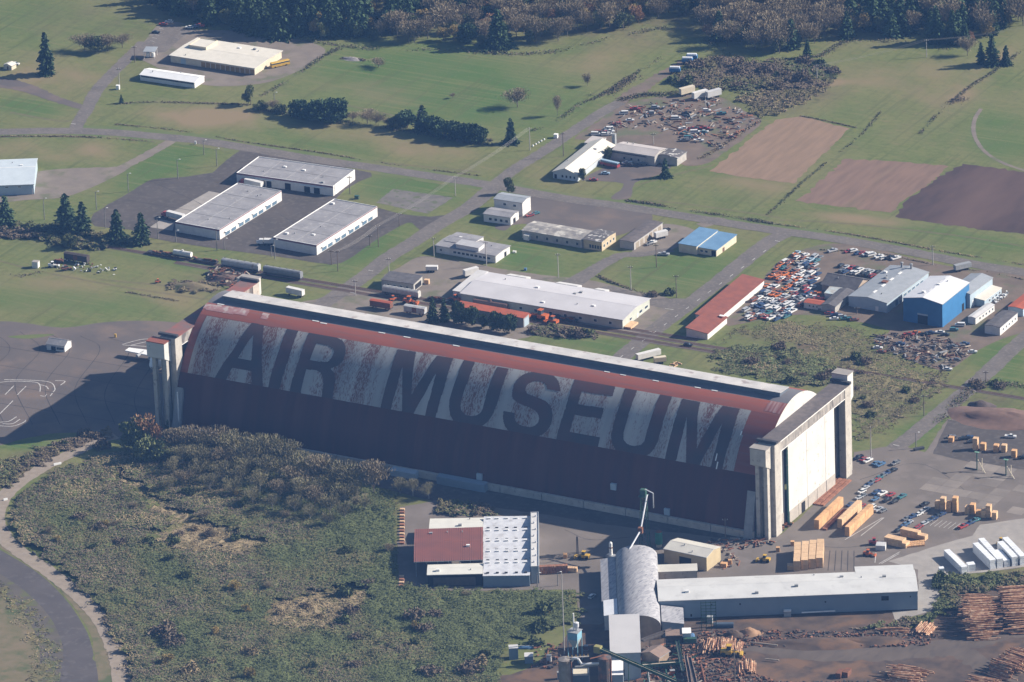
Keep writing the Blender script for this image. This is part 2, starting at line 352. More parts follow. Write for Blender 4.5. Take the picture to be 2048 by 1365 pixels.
sheet('gravel_yard', smooth([(60, 345), (130, 338), (250, 335), (225, 356), (160, 385), (120, 396), (60, 400), (-20, 402), (-30, 350)], 4, True), .05, gravel_mat, .5)
ribbon('road', [(985, 374), (1034, 336), (1080, 308), (1124, 278), (1174, 245), (1211, 221), (1240, 205)], 8.0, Z2, road_mat, .2)
ribbon('dirt_track', [(1240, 205), (1274, 182), (1299, 166), (1326, 149), (1370, 122)], 8.0, .055, dirt_mat, .5, widths=[8, 10, 8, 7, 5])
ribbon('road', [(995, 370), (974, 386), (937, 416), (878, 450), (824, 486), (774, 517), (737, 547), (699, 574), (662, 598), (620, 628)], 10.0, Z2, road_mat, .2)
ribbon('road', [(1575, 465), (1538, 484), (1486, 524), (1436, 565), (1386, 603), (1336, 640), (1299, 669), (1274, 690), (1235, 722)], 10.0, Z2, road_mat, .2)
ribbon('road', [(2090, 645), (2031, 692), (1986, 735), (1936, 779), (1886, 821), (1836, 862), (1790, 898)], 9.5, Z2, road_mat, .2)
sheet('apron', smooth([(-60, 658), (125, 656), (200, 646), (275, 642), (362, 646), (470, 660), (560, 720), (480, 800), (420, 860), (250, 880), (212, 872), (162, 866), (100, 868), (60, 875), (-60, 880)], 4, True), Z1, apron_mat, .3)
sheet('grass_island', smooth([(15, 674), (60, 670), (110, 669), (60, 678)], 4, True), Z2, lawn_mat)
ribbon('gravel_road', [(232, 872), (200, 880), (162, 899), (112, 922), (62, 950), (18, 983), (-8, 1030), (8, 1075), (37, 1102), (87, 1137), (137, 1174), (175, 1209), (205, 1245), (225, 1288), (237, 1323), (248, 1390)], 8.0, Z3, gravel_road, .25)
sheet('road_bank', smooth([(-20, 1052), (60, 1112), (130, 1160), (190, 1215), (225, 1270), (250, 1390), (200, 1390), (187, 1288), (162, 1235), (125, 1188), (75, 1143), (-20, 1080)], 5, True), .025, bank_mat, .4)
sheet('taxiway_shoulder', smooth([(-40, 1128), (0, 1146), (50, 1181), (97, 1226), (120, 1268), (130, 1310), (126, 1390), (72, 1390), (80, 1320), (72, 1270), (45, 1225), (0, 1180), (-40, 1160)], 4, True), .04, mat('mossy_shoulder', (.11, .095, .08), (.085, .076, .066), .12, .95, c3=(.10, .105, .05), s3=.12, lo3=.5, hi3=.6), .8)
sheet('old_taxiway', smooth([(-40, 1078), (0, 1100), (75, 1146), (125, 1192), (160, 1240), (183, 1292), (194, 1390), (122, 1390), (127, 1310), (118, 1270), (95, 1228), (50, 1183), (0, 1148), (-40, 1125)], 5, True), Z1+.015, old_taxi, .35)
sheet('gravel_lot', smooth([(320, 48), (365, 46), (388, 60), (470, 62), (590, 78), (640, 92), (650, 105), (630, 125), (580, 150), (520, 168), (420, 172), (350, 152), (300, 128), (268, 110), (290, 82)], 4, True), .05, gravel_mat, .5)
sheet('asphalt_lot', [(336, 48), (386, 58), (330, 105), (272, 110), (292, 82)], .065, road_mat, .2)
sheet('asphalt_lot', smooth([(482, 300), (600, 319), (742, 346), (722, 362), (672, 398), (760, 417), (800, 428), (860, 434), (905, 430), (880, 452), (842, 462), (824, 446), (799, 453), (737, 491), (699, 518), (662, 530), (587, 518), (510, 508), (387, 491), (300, 476), (262, 460), (190, 453), (187, 428), (250, 391), (295, 363), (325, 357), (425, 346)], 2, True), .05, lot_mat, .15)
sheet('concrete_pad', [(787, 378), (906, 396), (856, 428), (752, 406)], .04, pad_mat, .4)
sheet('loading_bay', [(418, 383), (445, 388), (368, 433), (345, 424)], .075, concrete_pale)
sheet('loading_bay', [(322, 440), (350, 445), (345, 462), (300, 455)], .075, concrete_pale)
sheet('gravel_yard', smooth([(1056, 392), (1110, 395), (1200, 408), (1292, 425), (1305, 438), (1290, 450), (1235, 472), (1200, 466), (1045, 448), (1010, 462), (990, 452), (1040, 430)], 3, True), .05, apron_mat, .4)
sheet('gravel_yard', smooth([(1330, 448), (1392, 462), (1365, 484), (1345, 500), (1290, 512), (1262, 506), (1300, 470)], 3, True), .05, gravel_mat, .4)
ribbon('driveway', [(1400, 452), (1430, 443), (1440, 436)], 7, .052, gravel_mat, .2)
ribbon('driveway', [(1345, 500), (1286, 509), (1240, 512), (1199, 533), (1174, 549), (1140, 570)], 7.5, .055, road_mat, .2, widths=[6, 6, 7, 8, 9, 12])
sheet('gravel_yard', smooth([(765, 560), (800, 535), (835, 515), (870, 515), (960, 530), (1000, 538), (1100, 552), (1160, 558), (1200, 565), (1270, 583), (1340, 598), (1350, 625), (1330, 648), (1300, 672), (1240, 662), (1120, 640), (1000, 618), (900, 608), (840, 600)], 3, True), .045, gravel_mat, .4)
sheet('asphalt_lot', [(1225, 572), (1300, 598), (1372, 598), (1352, 622), (1330, 618), (1302, 612), (1200, 575)], .058, road_mat, .3)
sheet('driveway', smooth([(630, 600), (700, 578), (780, 590), (860, 600), (1000, 640), (1100, 660), (900, 700), (700, 640), (560, 615)], 3, True), .035, gravel_mat, .5)
sheet('salvage_yard', smooth([(1562, 520), (1640, 490), (1720, 492), (1830, 518), (1900, 533), (1960, 540), (2100, 560), (2100, 640), (2000, 680), (1950, 705), (1900, 740), (1860, 735), (1780, 705), (1745, 680), (1780, 662), (1700, 640), (1600, 630), (1500, 645), (1450, 650), (1480, 605), (1530, 555)], 3, True), .04, dirt_mat, .6)
sheet('farm_yard', smooth([(1222, 225), (1280, 200), (1420, 190), (1500, 228), (1522, 246), (1470, 290), (1420, 325), (1370, 332), (1330, 312), (1180, 282), (1150, 276), (1195, 245)], 3, True), .04, dirt_mat, .6)
sheet('farm_yard', smooth([(1165, 358), (1240, 325), (1340, 330), (1318, 350), (1270, 366), (1262, 395), (1235, 400), (1222, 395), (1248, 368), (1180, 362)], 3, True), .05, apron_mat, .3)
# the mill
sheet('mill_yard', smooth([(800, 1015), (880, 1000), (1060, 1025), (1210, 1050), (1440, 1076), (1562, 1070), (1640, 1000), (1700, 950), (1708, 905), (1795, 890), (1850, 905), (1896, 838), (2100, 862), (2100, 1130), (1960, 1146), (1880, 1152), (1885, 1180), (1865, 1225), (1800, 1240), (1780, 1215), (1480, 1172), (1300, 1200), (1200, 1250), (1160, 1250), (1152, 1180), (1080, 1180), (798, 1183), (795, 1100)], 1, True), .05, yard_mat, .3)
sheet('service_road', smooth([(560, 885), (700, 925), (900, 965), (1100, 1003), (1300, 1040), (1505, 1082), (1440, 1100), (1210, 1066), (1000, 1024), (870, 1004), (760, 975), (640, 940), (540, 905)], 3, True), .044, lot_mat, .4)
sheet('asphalt_lot', [(1896, 840), (2100, 864), (2100, 945), (1960, 930), (1866, 908)], .07, lot_mat, .2)
sheet('mill_ground', smooth([(1160, 1250), (1330, 1240), (1380, 1222), (1480, 1222), (1780, 1216), (1800, 1242), (1850, 1262), (1900, 1200), (1980, 1180), (2120, 1165), (2120, 1420), (900, 1420), (1050, 1340), (1120, 1290)], 3, True), .03, mill_dirt, .9)
ribbon('haul_track', [(2100, 1250), (1980, 1275), (1880, 1296), (1780, 1308), (1640, 1310), (1540, 1300), (1440, 1290)], 13, .045, haul_mat, .8, widths=[10, 14, 18, 15, 13, 9, 5])
ribbon('haul_track', [(1900, 1296), (1960, 1325), (2020, 1370), (2060, 1420)], 11, .05, haul_mat, .8)
sheet('concrete_apron', smooth([(1776, 1123), (1880, 1090), (1945, 1072), (1960, 1050), (2100, 1030), (2100, 1128), (1960, 1146), (1880, 1152), (1885, 1180), (1862, 1222), (1790, 1242), (1782, 1215), (1836, 1200), (1836, 1140)], 1, True), .065, concrete_pale, .2)
# concrete slabs set in the yard, one by one
slab_holder = sheet('concrete_paving', [(1870, 940), (1918, 920), (2100, 950), (2100, 1060), (1960, 1040), (1835, 1000)], .062, yard_mat, .2)
zone1 = [(1870, 938), (1922, 918), (2100, 948), (2100, 1045), (2000, 1030), (1940, 1005), (1880, 985), (1840, 975), (1835, 965), (1870, 962)]
sl = MB().box(-3.9, 3.9, -3.9, 3.9, 0, .035).mesh('slab')
sl.materials.append(mat('yard_slab', (.215, .187, .162), (.175, .152, .134), .12, .9, obj_random=.16))
for gx in np.arange(-40, 160, 8.0):
    for gy in np.arange(-80, 140, 8.0):
        q = PX([gx, gy, 0])
        if inside(q, zone1) and random.random() < .66: obj('slab', sl, None, slab_holder, (gx, gy, .066))
# road markings and stop lines
for a, b, w in [((1936, 775), (1952, 784), .5), ((1930, 771), (1946, 772), .4), ((1786, 890), (1799, 893), .5), ((1330, 618), (1347, 620), .4), ((1297, 663), (1305, 665), .4), ((737, 541), (746, 543), .4), ((142, 248), (151, 249), .5), ((1550, 482), (1560, 484), .4), ((700, 585), (712, 588), .5)]:
    ribbon('stop_line', [a, b], w, .13, marking)
for k in range(14):                                                        # centre dashes of the airfield road
    x = 1240+22*k; y = 716-16.2*k
    ribbon('centre_dash', [(x, y), (x+6, y-4.4)], .35, .125, marking)
for pts in [[(8, 760), (60, 761), (100, 765), (110, 778), (106, 785)], [(-5, 766), (25, 763), (70, 765), (80, 772), (80, 784)], [(80, 770), (92, 773), (97, 779)], [(10, 790), (28, 772)], [(34, 791), (52, 773)], [(0, 828), (26, 802)], [(110, 762), (130, 763), (121, 771)], [(80, 792), (90, 793), (93, 789)], [(100, 793), (105, 787)],
            [(0, 845), (18, 843), (33, 834)], [(5, 848), (25, 848), (40, 839)], [(-5, 852), (25, 853), (46, 846), (52, 841)], [(244, 689.5), (280, 680), (306, 678)], [(246, 690.5), (300, 694)], [(262, 691), (306, 681)]]:
    ribbon('apron_marking', pts, .45, .06, marking, n=4)
for pts in [[(1690, 1080), (1765, 1036)], [(1722, 1072), (1768, 1036)], [(1758, 1128), (1800, 1104)], [(1750, 1126), (1752, 1106)], [(1763, 1128), (1798, 1108)]]:
    ribbon('yard_line', pts, .35, .075, marking)
for k in range(6): ribbon('bay_line', [(300+4.6*k, 82-6.2*k), (309+4.6*k, 84-6.2*k)], .25, .08, marking)
for k in range(7): ribbon('bay_line', [(1876+9*k, 1040+1.5*k), (1860+9*k, 1052+1.5*k)], .22, .075, marking)
for a, b in (((1970, 250), None),):
    ribbon('farm_ditch', [(1962, 218), (1950, 238), (1947, 262), (1955, 285), (1975, 308), (2010, 328), (2060, 345)], 2.2, .05, gravel_mat, .1)

ribbon('footpath', [(228, 936), (262, 958), (300, 985), (340, 1018), (380, 1038), (440, 1056), (520, 1086)], 3.2, .05, bank_mat, .3)
seal = mat('crack_seal', (.055, .05, .05), (.045, .042, .042), .5, .9)
for k in range(7):                                                   # seams and sealed cracks of the paving
    ribbon('paving_seam', [(-20+60*k, 660+4*k), (20+60*k, 700), (-30+60*k, 760+6*k), (10+55*k, 850)], .3, .058, seal, .05, n=6)
for k in range(4): ribbon('paving_seam', [(-20, 690+38*k), (120, 712+38*k), (300, 742+38*k)], .3, .0585, seal, .05, n=6)
for pts in [[(300, 362), (420, 420), (460, 480)], [(250, 400), (400, 425), (520, 450)], [(560, 430), (600, 455), (620, 470)], [(700, 500), (740, 470), (800, 440)], [(1130, 1060), (1180, 1080), (1260, 1075)], [(1600, 1090), (1700, 1095), (1800, 1075)], [(1720, 960), (1850, 930), (2000, 1040)], [(1900, 880), (2040, 905)]]:
    ribbon('paving_seam', pts, .3, .076, seal, .05, n=6)
track = mat('wheel_worn_grass', (.15, .125, .07), (.12, .108, .055), .3, .95)
for pts in [[(200, 560), (330, 572), (470, 592)], [(-10, 520), (90, 545), (250, 575), (420, 600)], [(1250, 378), (1330, 355), (1430, 330)], [(1300, 400), (1420, 415), (1560, 436)], [(1570, 700), (1700, 705), (1850, 752)], [(1690, 760), (1800, 765), (1930, 780)], [(640, 200), (760, 225), (900, 260)], [(1560, 440), (1700, 448), (1900, 470), (2060, 495)], [(560, 300), (700, 318), (860, 335), (960, 345)], [(20, 225), (100, 240), (140, 243)]]:
    a_ = np.array(pts, float)
    for d in (-.9, .9): ribbon('wheel_track', [(p[0], p[1]+d) for p in a_], .55, .024, track, .08, n=8)
# ================================================================ THE AIRSHIP HANGAR
HW, HZ, HX0, HX1 = 45.0, 54.0, -318.3, -8.5
def arch_z(y):
    t = min(1.0, abs(y)/HW); return HZ*(1-t*t)**.6
def arch_hit(x, y):
    a = G(x, y); d = a-CAM; t = (70-CAM[2])/d[2]; dt = (1-t)/1500
    while t < 1:
        P = CAM+d*t
        if abs(P[1]) < HW and P[2] < arch_z(P[1]):
            t -= dt; dt *= .05
            while True:
                P = CAM+d*t
                if abs(P[1]) < HW and P[2] < arch_z(P[1]): return P
                t += dt
        t += dt
    return P
hangar = thing('airship_hangar', 'huge arched wooden airship hangar with AIR MUSEUM painted on its red roof', 'hangar', (-163, 0, 0))
HO = np.array([-163.0, 0, 0])
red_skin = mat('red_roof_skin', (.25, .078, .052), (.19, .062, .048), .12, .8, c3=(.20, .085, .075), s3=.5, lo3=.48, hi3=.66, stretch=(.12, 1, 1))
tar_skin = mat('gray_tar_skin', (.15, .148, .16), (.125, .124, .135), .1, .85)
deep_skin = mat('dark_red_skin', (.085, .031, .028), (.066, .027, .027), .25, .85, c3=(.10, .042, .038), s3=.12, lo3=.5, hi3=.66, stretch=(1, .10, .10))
mon_top = mat('monitor_roof', (.52, .50, .48), (.40, .39, .38), .12, .8, c3=(.3, .26, .25), s3=.2, lo3=.58, hi3=.7)
mon_side = mat('monitor_side', (.12, .14, .17), (.10, .12, .15), .3, .8)  # blue-dark tone of the shaded face put into the colour
letter_paint = mat('blue_black_letter_paint', (.055, .048, .055), (.075, .05, .052), .07, .8, c3=(.10, .05, .05), s3=.045, lo3=.5, hi3=.66)
def white_rust():
    m = bpy.data.materials.new('rusting_white_paint'); m.use_nodes = True; t = m.node_tree; b = t.nodes['Principled BSDF']; b.inputs['Roughness'].default_value = .85
    b.inputs['Specular IOR Level'].default_value = .2
    g = t.nodes.new('ShaderNodeNewGeometry')
    def nz(scale, st, lo, hi, off=0, det=4):
        mp = t.nodes.new('ShaderNodeMapping'); mp.inputs['Scale'].default_value = st; mp.inputs['Location'].default_value = (off, off*.7, off*.3); t.links.new(g.outputs['Position'], mp.inputs[0])
        n = t.nodes.new('ShaderNodeTexNoise'); n.inputs['Scale'].default_value = scale; n.inputs['Detail'].default_value = det; t.links.new(mp.outputs[0], n.inputs['Vector'])
        r = t.nodes.new('ShaderNodeMapRange'); r.inputs[1].default_value = lo; r.inputs[2].default_value = hi; t.links.new(n.outputs[0], r.inputs[0]); return r.outputs[0]
    bricks = t.nodes.new('ShaderNodeTexBrick'); mp = t.nodes.new('ShaderNodeMapping'); mp.inputs['Scale'].default_value = (.42, .42, .42); t.links.new(g.outputs['Position'], mp.inputs[0]); t.links.new(mp.outputs[0], bricks.inputs['Vector'])
    bricks.inputs['Color1'].default_value = (0, 0, 0, 1); bricks.inputs['Color2'].default_value = (1, 1, 1, 1); bricks.inputs['Mortar'].default_value = (1.0, 1.0, 1.0, 1)
    bricks.inputs['Mortar Size'].default_value = .05; bricks.inputs['Brick Width'].default_value = .9; bricks.inputs['Row Height'].default_value = .55
    fleck = nz(1.9, (1, .3, .3), .44, .6); col = nz(.09, (1.6, .08, .08), .36, .62, 17, 3)
    s1 = t.nodes.new('ShaderNodeMath'); s1.operation = 'MULTIPLY_ADD'; t.links.new(bricks.outputs['Color'], s1.inputs[0]); s1.inputs[1].default_value = .38; t.links.new(col, s1.inputs[2])
    s2 = t.nodes.new('ShaderNodeMath'); s2.operation = 'MULTIPLY_ADD'; t.links.new(fleck, s2.inputs[0]); s2.inputs[1].default_value = .55; t.links.new(s1.outputs[0], s2.inputs[2])
    mul = t.nodes.new('ShaderNodeMapRange'); mul.inputs[1].default_value = .98; mul.inputs[2].default_value = 1.62; t.links.new(s2.outputs[0], mul.inputs[0])
    a = t.nodes.new('ShaderNodeMix'); a.data_type = 'RGBA'; a.inputs['A'].default_value = (.36, .355, .345, 1); a.inputs['B'].default_value = (.27, .268, .265, 1); t.links.new(nz(.09, (1, .2, .2), .4, .6, 5), a.inputs['Factor'])
    d = t.nodes.new('ShaderNodeMix'); d.data_type = 'RGBA'; d.inputs['B'].default_value = (.15, .07, .06, 1); t.links.new(a.outputs['Result'], d.inputs['A']); t.links.new(mul.outputs[0], d.inputs['Factor'])
    t.links.new(d.outputs['Result'], b.inputs['Base Color']); return m
white_paint = white_rust()
def band(name, y0, y1, m, x0=HX0, x1=HX1, lift=0.0, ny=14, nx=2):
    mb = MB(); ys = np.linspace(y0, y1, ny+1); xs = np.linspace(x0, x1, nx+1); vs = []
    for y in ys:
        e = 1e-3; sl = (arch_z(y+e)-arch_z(y-e))/(2*e) if abs(y) < HW-.01 else -math.copysign(50, y); n = np.array([-sl, 1.0]); n /= np.linalg.norm(n)
        for x in xs: vs.append((x-HO[0], y+n[0]*lift, arch_z(y)+n[1]*lift))
    k = nx+1
    mb.add(vs, [(j*k+i, j*k+i+1, (j+1)*k+i+1, (j+1)*k+i) for j in range(ny) for i in range(nx)])
    return obj(name, mb.mesh(name, True), m, hangar)
ys_low = list(HW*(1-np.linspace(0, 1, 18)**2))
def band_list(name, ys, m):
    mb = MB(); vs = [(x-HO[0], y, arch_z(y)) for y in ys for x in (HX0, HX1)]
    mb.add(vs, [(2*j, 2*j+1, 2*j+3, 2*j+2) for j in range(len(ys)-1)]); return obj(name, mb.mesh(name, True), m, hangar)
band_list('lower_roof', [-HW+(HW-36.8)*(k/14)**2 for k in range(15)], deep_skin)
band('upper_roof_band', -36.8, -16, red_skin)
band('upper_roof_band', -16, -8.4, mat('faded_sunlit_red_skin', (.34, .098, .062), (.27, .085, .058), .12, .8, c3=(.25, .10, .08), s3=.5, lo3=.48, hi3=.66, stretch=(.12, 1, 1)))  # lighter copy of the faded red, sunlight on this band put into the colour
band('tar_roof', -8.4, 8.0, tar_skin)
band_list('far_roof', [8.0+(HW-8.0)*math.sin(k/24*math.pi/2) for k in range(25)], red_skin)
# painted white ground behind the letters, slanted at both ends
def V(o, s): return lambda p: (o[0]+p[0]*s, o[1]+p[1]*s)
v1, v2, v3, v4 = V((360, 600), .17578), V((720, 660), .17578), V((960, 700), .14648), V((1190, 760), .16121)
def onroof(view, pts): return [arch_hit(*view(p)) for p in pts]
def painted(name, loops, m, lift, cell=.3, y0=-36.8, y1=-16.0, label=None):
    L2 = [[(p[0], p[1]) for p in lp] for lp in loops]
    allp = np.array([p for l in L2 for p in l]); xa, xb = allp[:, 0].min(), allp[:, 0].max()
    ya, yb = max(y0, allp[:, 1].min()), min(y1, allp[:, 1].max())
    nx = int((xb-xa)/cell)+1; yy = [ya]
    while yy[-1] < yb:                                     # equal steps along the curve
        y = yy[-1]; s = abs((arch_z(y+.01)-arch_z(y-.01))/.02); yy.append(min(yb, y+cell/math.hypot(1, s)))
    xs = np.linspace(xa, xb, nx+1); cx = (xs[:-1]+xs[1:])/2; cy = (np.array(yy[:-1])+np.array(yy[1:]))/2
    CX, CY = np.meshgrid(cx, cy); ins = np.zeros(CX.shape, bool)
    for l in L2: ins ^= inside(np.stack([CX, CY], -1), l)
    def nrm(y):
        s = (arch_z(y+.01)-arch_z(y-.01))/.02; n = np.array([-s, 1.0]); return n/np.linalg.norm(n)
    idx = {}; vs = []; fs = []
    def vid(j, i):
        if (j, i) not in idx:
            n = nrm(yy[j]); idx[(j, i)] = len(vs); vs.append((xs[i]-HO[0], yy[j]+n[0]*lift, arch_z(yy[j])+n[1]*lift))
        return idx[(j, i)]
    for j in range(len(cy)):
        i = 0
        while i < nx:
            if not ins[j, i]: i += 1; continue
            k = i
            while k < nx and ins[j, k]: k += 1
            fs.append((vid(j, i), vid(j, k), vid(j+1, k), vid(j+1, i))); i = k
    o = obj(name, MB().add(vs, fs).mesh(name, True), m, hangar)
    if label: o['label'] = label
    return o
def ext(P, n=4):        # stretch the roof outline so straight edges survive on the curve
    return P
wl, wr = onroof(v1, [(310, 180), (90, 838)]), onroof(v4, [(1945, 375), (1720, 1143)])
painted('white_painted_band', [[wl[0], wr[0], wr[1], wl[1]]], white_paint, .08, .8)
LET = {
 'A': (v1, [[(820, 262), (958, 292), (942, 430), (930, 620), (938, 860), (946, 1000), (395, 893), (610, 570)], [(595, 775), (815, 812), (816, 970), (525, 918)], [(835, 405), (815, 695), (660, 668)]]),
 'I': (v1, [[(1222, 328), (1350, 352), (1240, 670), (1130, 1030), (1003, 1003), (1120, 600)]]),
 'R': (v1, [[(1470, 376), (1780, 430), (1850, 465), (1885, 530), (1885, 610), (1860, 690), (1800, 750), (1715, 785), (1760, 840), (1770, 910), (1748, 1030), (1737, 1140), (1610, 1115), (1632, 960), (1630, 900), (1600, 830), (1560, 808), (1440, 790), (1373, 1074), (1246, 1046), (1350, 700)], [(1550, 500), (1690, 525), (1745, 560), (1755, 600), (1730, 660), (1690, 705), (1640, 712), (1478, 685)]]),
 'M': (v2, [[(432, 222), (638, 256), (600, 500), (588, 745), (720, 530), (880, 296), (1062, 328), (960, 660), (860, 1010), (738, 984), (805, 740), (872, 485), (740, 730), (603, 972), (480, 938), (482, 680), (486, 415), (420, 660), (348, 918), (233, 892), (330, 530)]]),
 'U': (v2, [[(1185, 346), (1310, 370), (1240, 560), (1190, 690), (1150, 810), (1145, 880), (1160, 930), (1205, 970), (1270, 985), (1330, 975), (1375, 940), (1400, 890), (1430, 770), (1500, 560), (1565, 421), (1695, 446), (1620, 650), (1560, 850), (1510, 970), (1450, 1050), (1380, 1108), (1290, 1120), (1170, 1100), (1075, 1050), (1030, 980), (1015, 880), (1020, 790), (1080, 600)]]),
 'S': (v3, [smooth([(1098, 570), (1085, 470), (1050, 400), (980, 345), (850, 312), (740, 308), (640, 322), (550, 370), (480, 450), (445, 550), (440, 640), (470, 690), (560, 745), (700, 800), (770, 850), (805, 905), (805, 970), (770, 1020), (720, 1050), (650, 1055), (560, 1030), (510, 1000), (480, 950), (475, 862)], 3)+smooth([(325, 835), (315, 920), (330, 1010), (370, 1080), (450, 1145), (560, 1195), (680, 1212), (800, 1185), (900, 1120), (960, 1040), (985, 960), (990, 870), (970, 790), (920, 720), (850, 680), (720, 630), (650, 600), (622, 550), (640, 490), (700, 445), (770, 430), (850, 440), (900, 480), (920, 540)], 3)]),
 'E': (v3, [[(1300, 396), (1850, 506), (1810, 640), (1390, 570), (1340, 745), (1695, 800), (1655, 945), (1290, 890), (1225, 1120), (1640, 1200), (1605, 1345), (1036, 1238), (1170, 800)]]),
 'U2': (v4, [[(380, 107), (525, 136), (440, 360), (385, 560), (355, 660), (355, 740), (390, 790), (440, 815), (500, 822), (570, 810), (610, 770), (635, 690), (670, 560), (740, 350), (815, 181), (960, 211), (880, 420), (820, 620), (780, 770), (740, 850), (690, 910), (620, 950), (520, 958), (380, 932), (270, 885), (215, 800), (200, 700), (230, 560), (310, 320)]]),
 'M2': (v4, [[(1088, 236), (1305, 280), (1272, 470), (1265, 850), (1400, 610), (1585, 326), (1800, 361), (1700, 680), (1576, 1135), (1433, 1098), (1510, 820), (1582, 540), (1440, 800), (1292, 1078), (1130, 1042), (1135, 750), (1141, 465), (1080, 720), (1003, 1022), (863, 996), (960, 610)]])}
for k, (vw, loops) in LET.items():
    painted('letter', [onroof(vw, l) for l in loops], letter_paint, .16, .28, label='dark painted letter '+k[0])
pale_patch = mat('faded_patch', (.42, .25, .24), (.34, .17, .16), .5, .85, c3=(.48, .40, .38), s3=.3)
painted('roof_patch', [onroof(v1, [(300, 42), (560, 78), (800, 112), (758, 182), (500, 150), (262, 102)])], pale_patch, .08, .6, y1=-5)
painted('roof_patch', [onroof(v1, [(945, 150), (1022, 162), (990, 225), (915, 210)])], pale_patch, .08, .6, y1=-5)
v5 = V((1440, 740), .14648)
painted('roof_patch', [onroof(v5, [(690, 425), (905, 465), (830, 610), (600, 560)])], mat('streaked_patch', (.34, .22, .21), (.22, .07, .06), .9, .85, stretch=(1, .1, .1)), .08, .4, y1=-5)
for vw, a, b, w in [(v4, (1512, 915), (1490, 1005), 12), (v4, (1520, 1018), (1500, 1108), 13), (v4, (1815, 640), (1800, 690), 14)]:
    painted('skylight', [onroof(vw, [(a[0], a[1]), (a[0]+w, a[1]+2), (b[0]+w, b[1]+2), b])], white_trim, .2, .2, y0=-44)
for vw, p in [(v2, (215, 25)), (v2, (500, 75)), (v2, (1060, 172)), (v3, (1700, 292)), (v3, (1920, 335)), (v4, (1240, 88)), (v4, (1450, 125)), (v4, (720, 3)), (v1, (430, 42)), (v1, (1510, 232)), (v1, (1600, 258))]:
    painted('roof_hatch', [onroof(vw, [p, (p[0]+75, p[1]+14), (p[0]+70, p[1]+22), (p[0]-4, p[1]+8)])], white_trim, .15, .4, y1=-3)
# ridge monitor
mb = MB(); mb.extrude([(-4.6, 52.6), (3.6, 52.6), (3.6, 55.2), (-4.4, 55.75)], -311.5-HO[0], -14.5-HO[0]); obj('monitor_wall', mb, mon_side, hangar)
mb = MB()
for k in range(27):
    xa = -312+k*11.04; mb = MB(); mb.extrude([(-5.0, 55.80), (4.2, 55.27), (4.2, 55.45), (-5.0, 56.0)], xa-HO[0]+.03, xa+11.0-HO[0]); obj('monitor_roof_panel', mb, mon_top, hangar)
# end walls
yb_ = HW*math.sqrt(1-(39.0/HZ)**(1/.6)); prof = [(-yb_, 38.8)]+[(y, arch_z(y)-.15) for y in np.linspace(-yb_+.3, yb_-.3, 41)]+[(yb_, 38.8)]
for x0, x1 in ((-9.1, -8.6), (-318.2, -317.7)):
    mb = MB(); n = len(prof)
    vs = [(x0-HO[0], p[0], max(0, p[1])) for p in prof]+[(x1-HO[0], p[0], max(0, p[1])) for p in prof]
    mb.add(vs, [tuple(range(n)), tuple(range(2*n-1, n-1, -1))]+[(i, n+i, n+i+1, i+1) for i in range(n-1)]); obj('end_wall', mb, door_white, hangar)
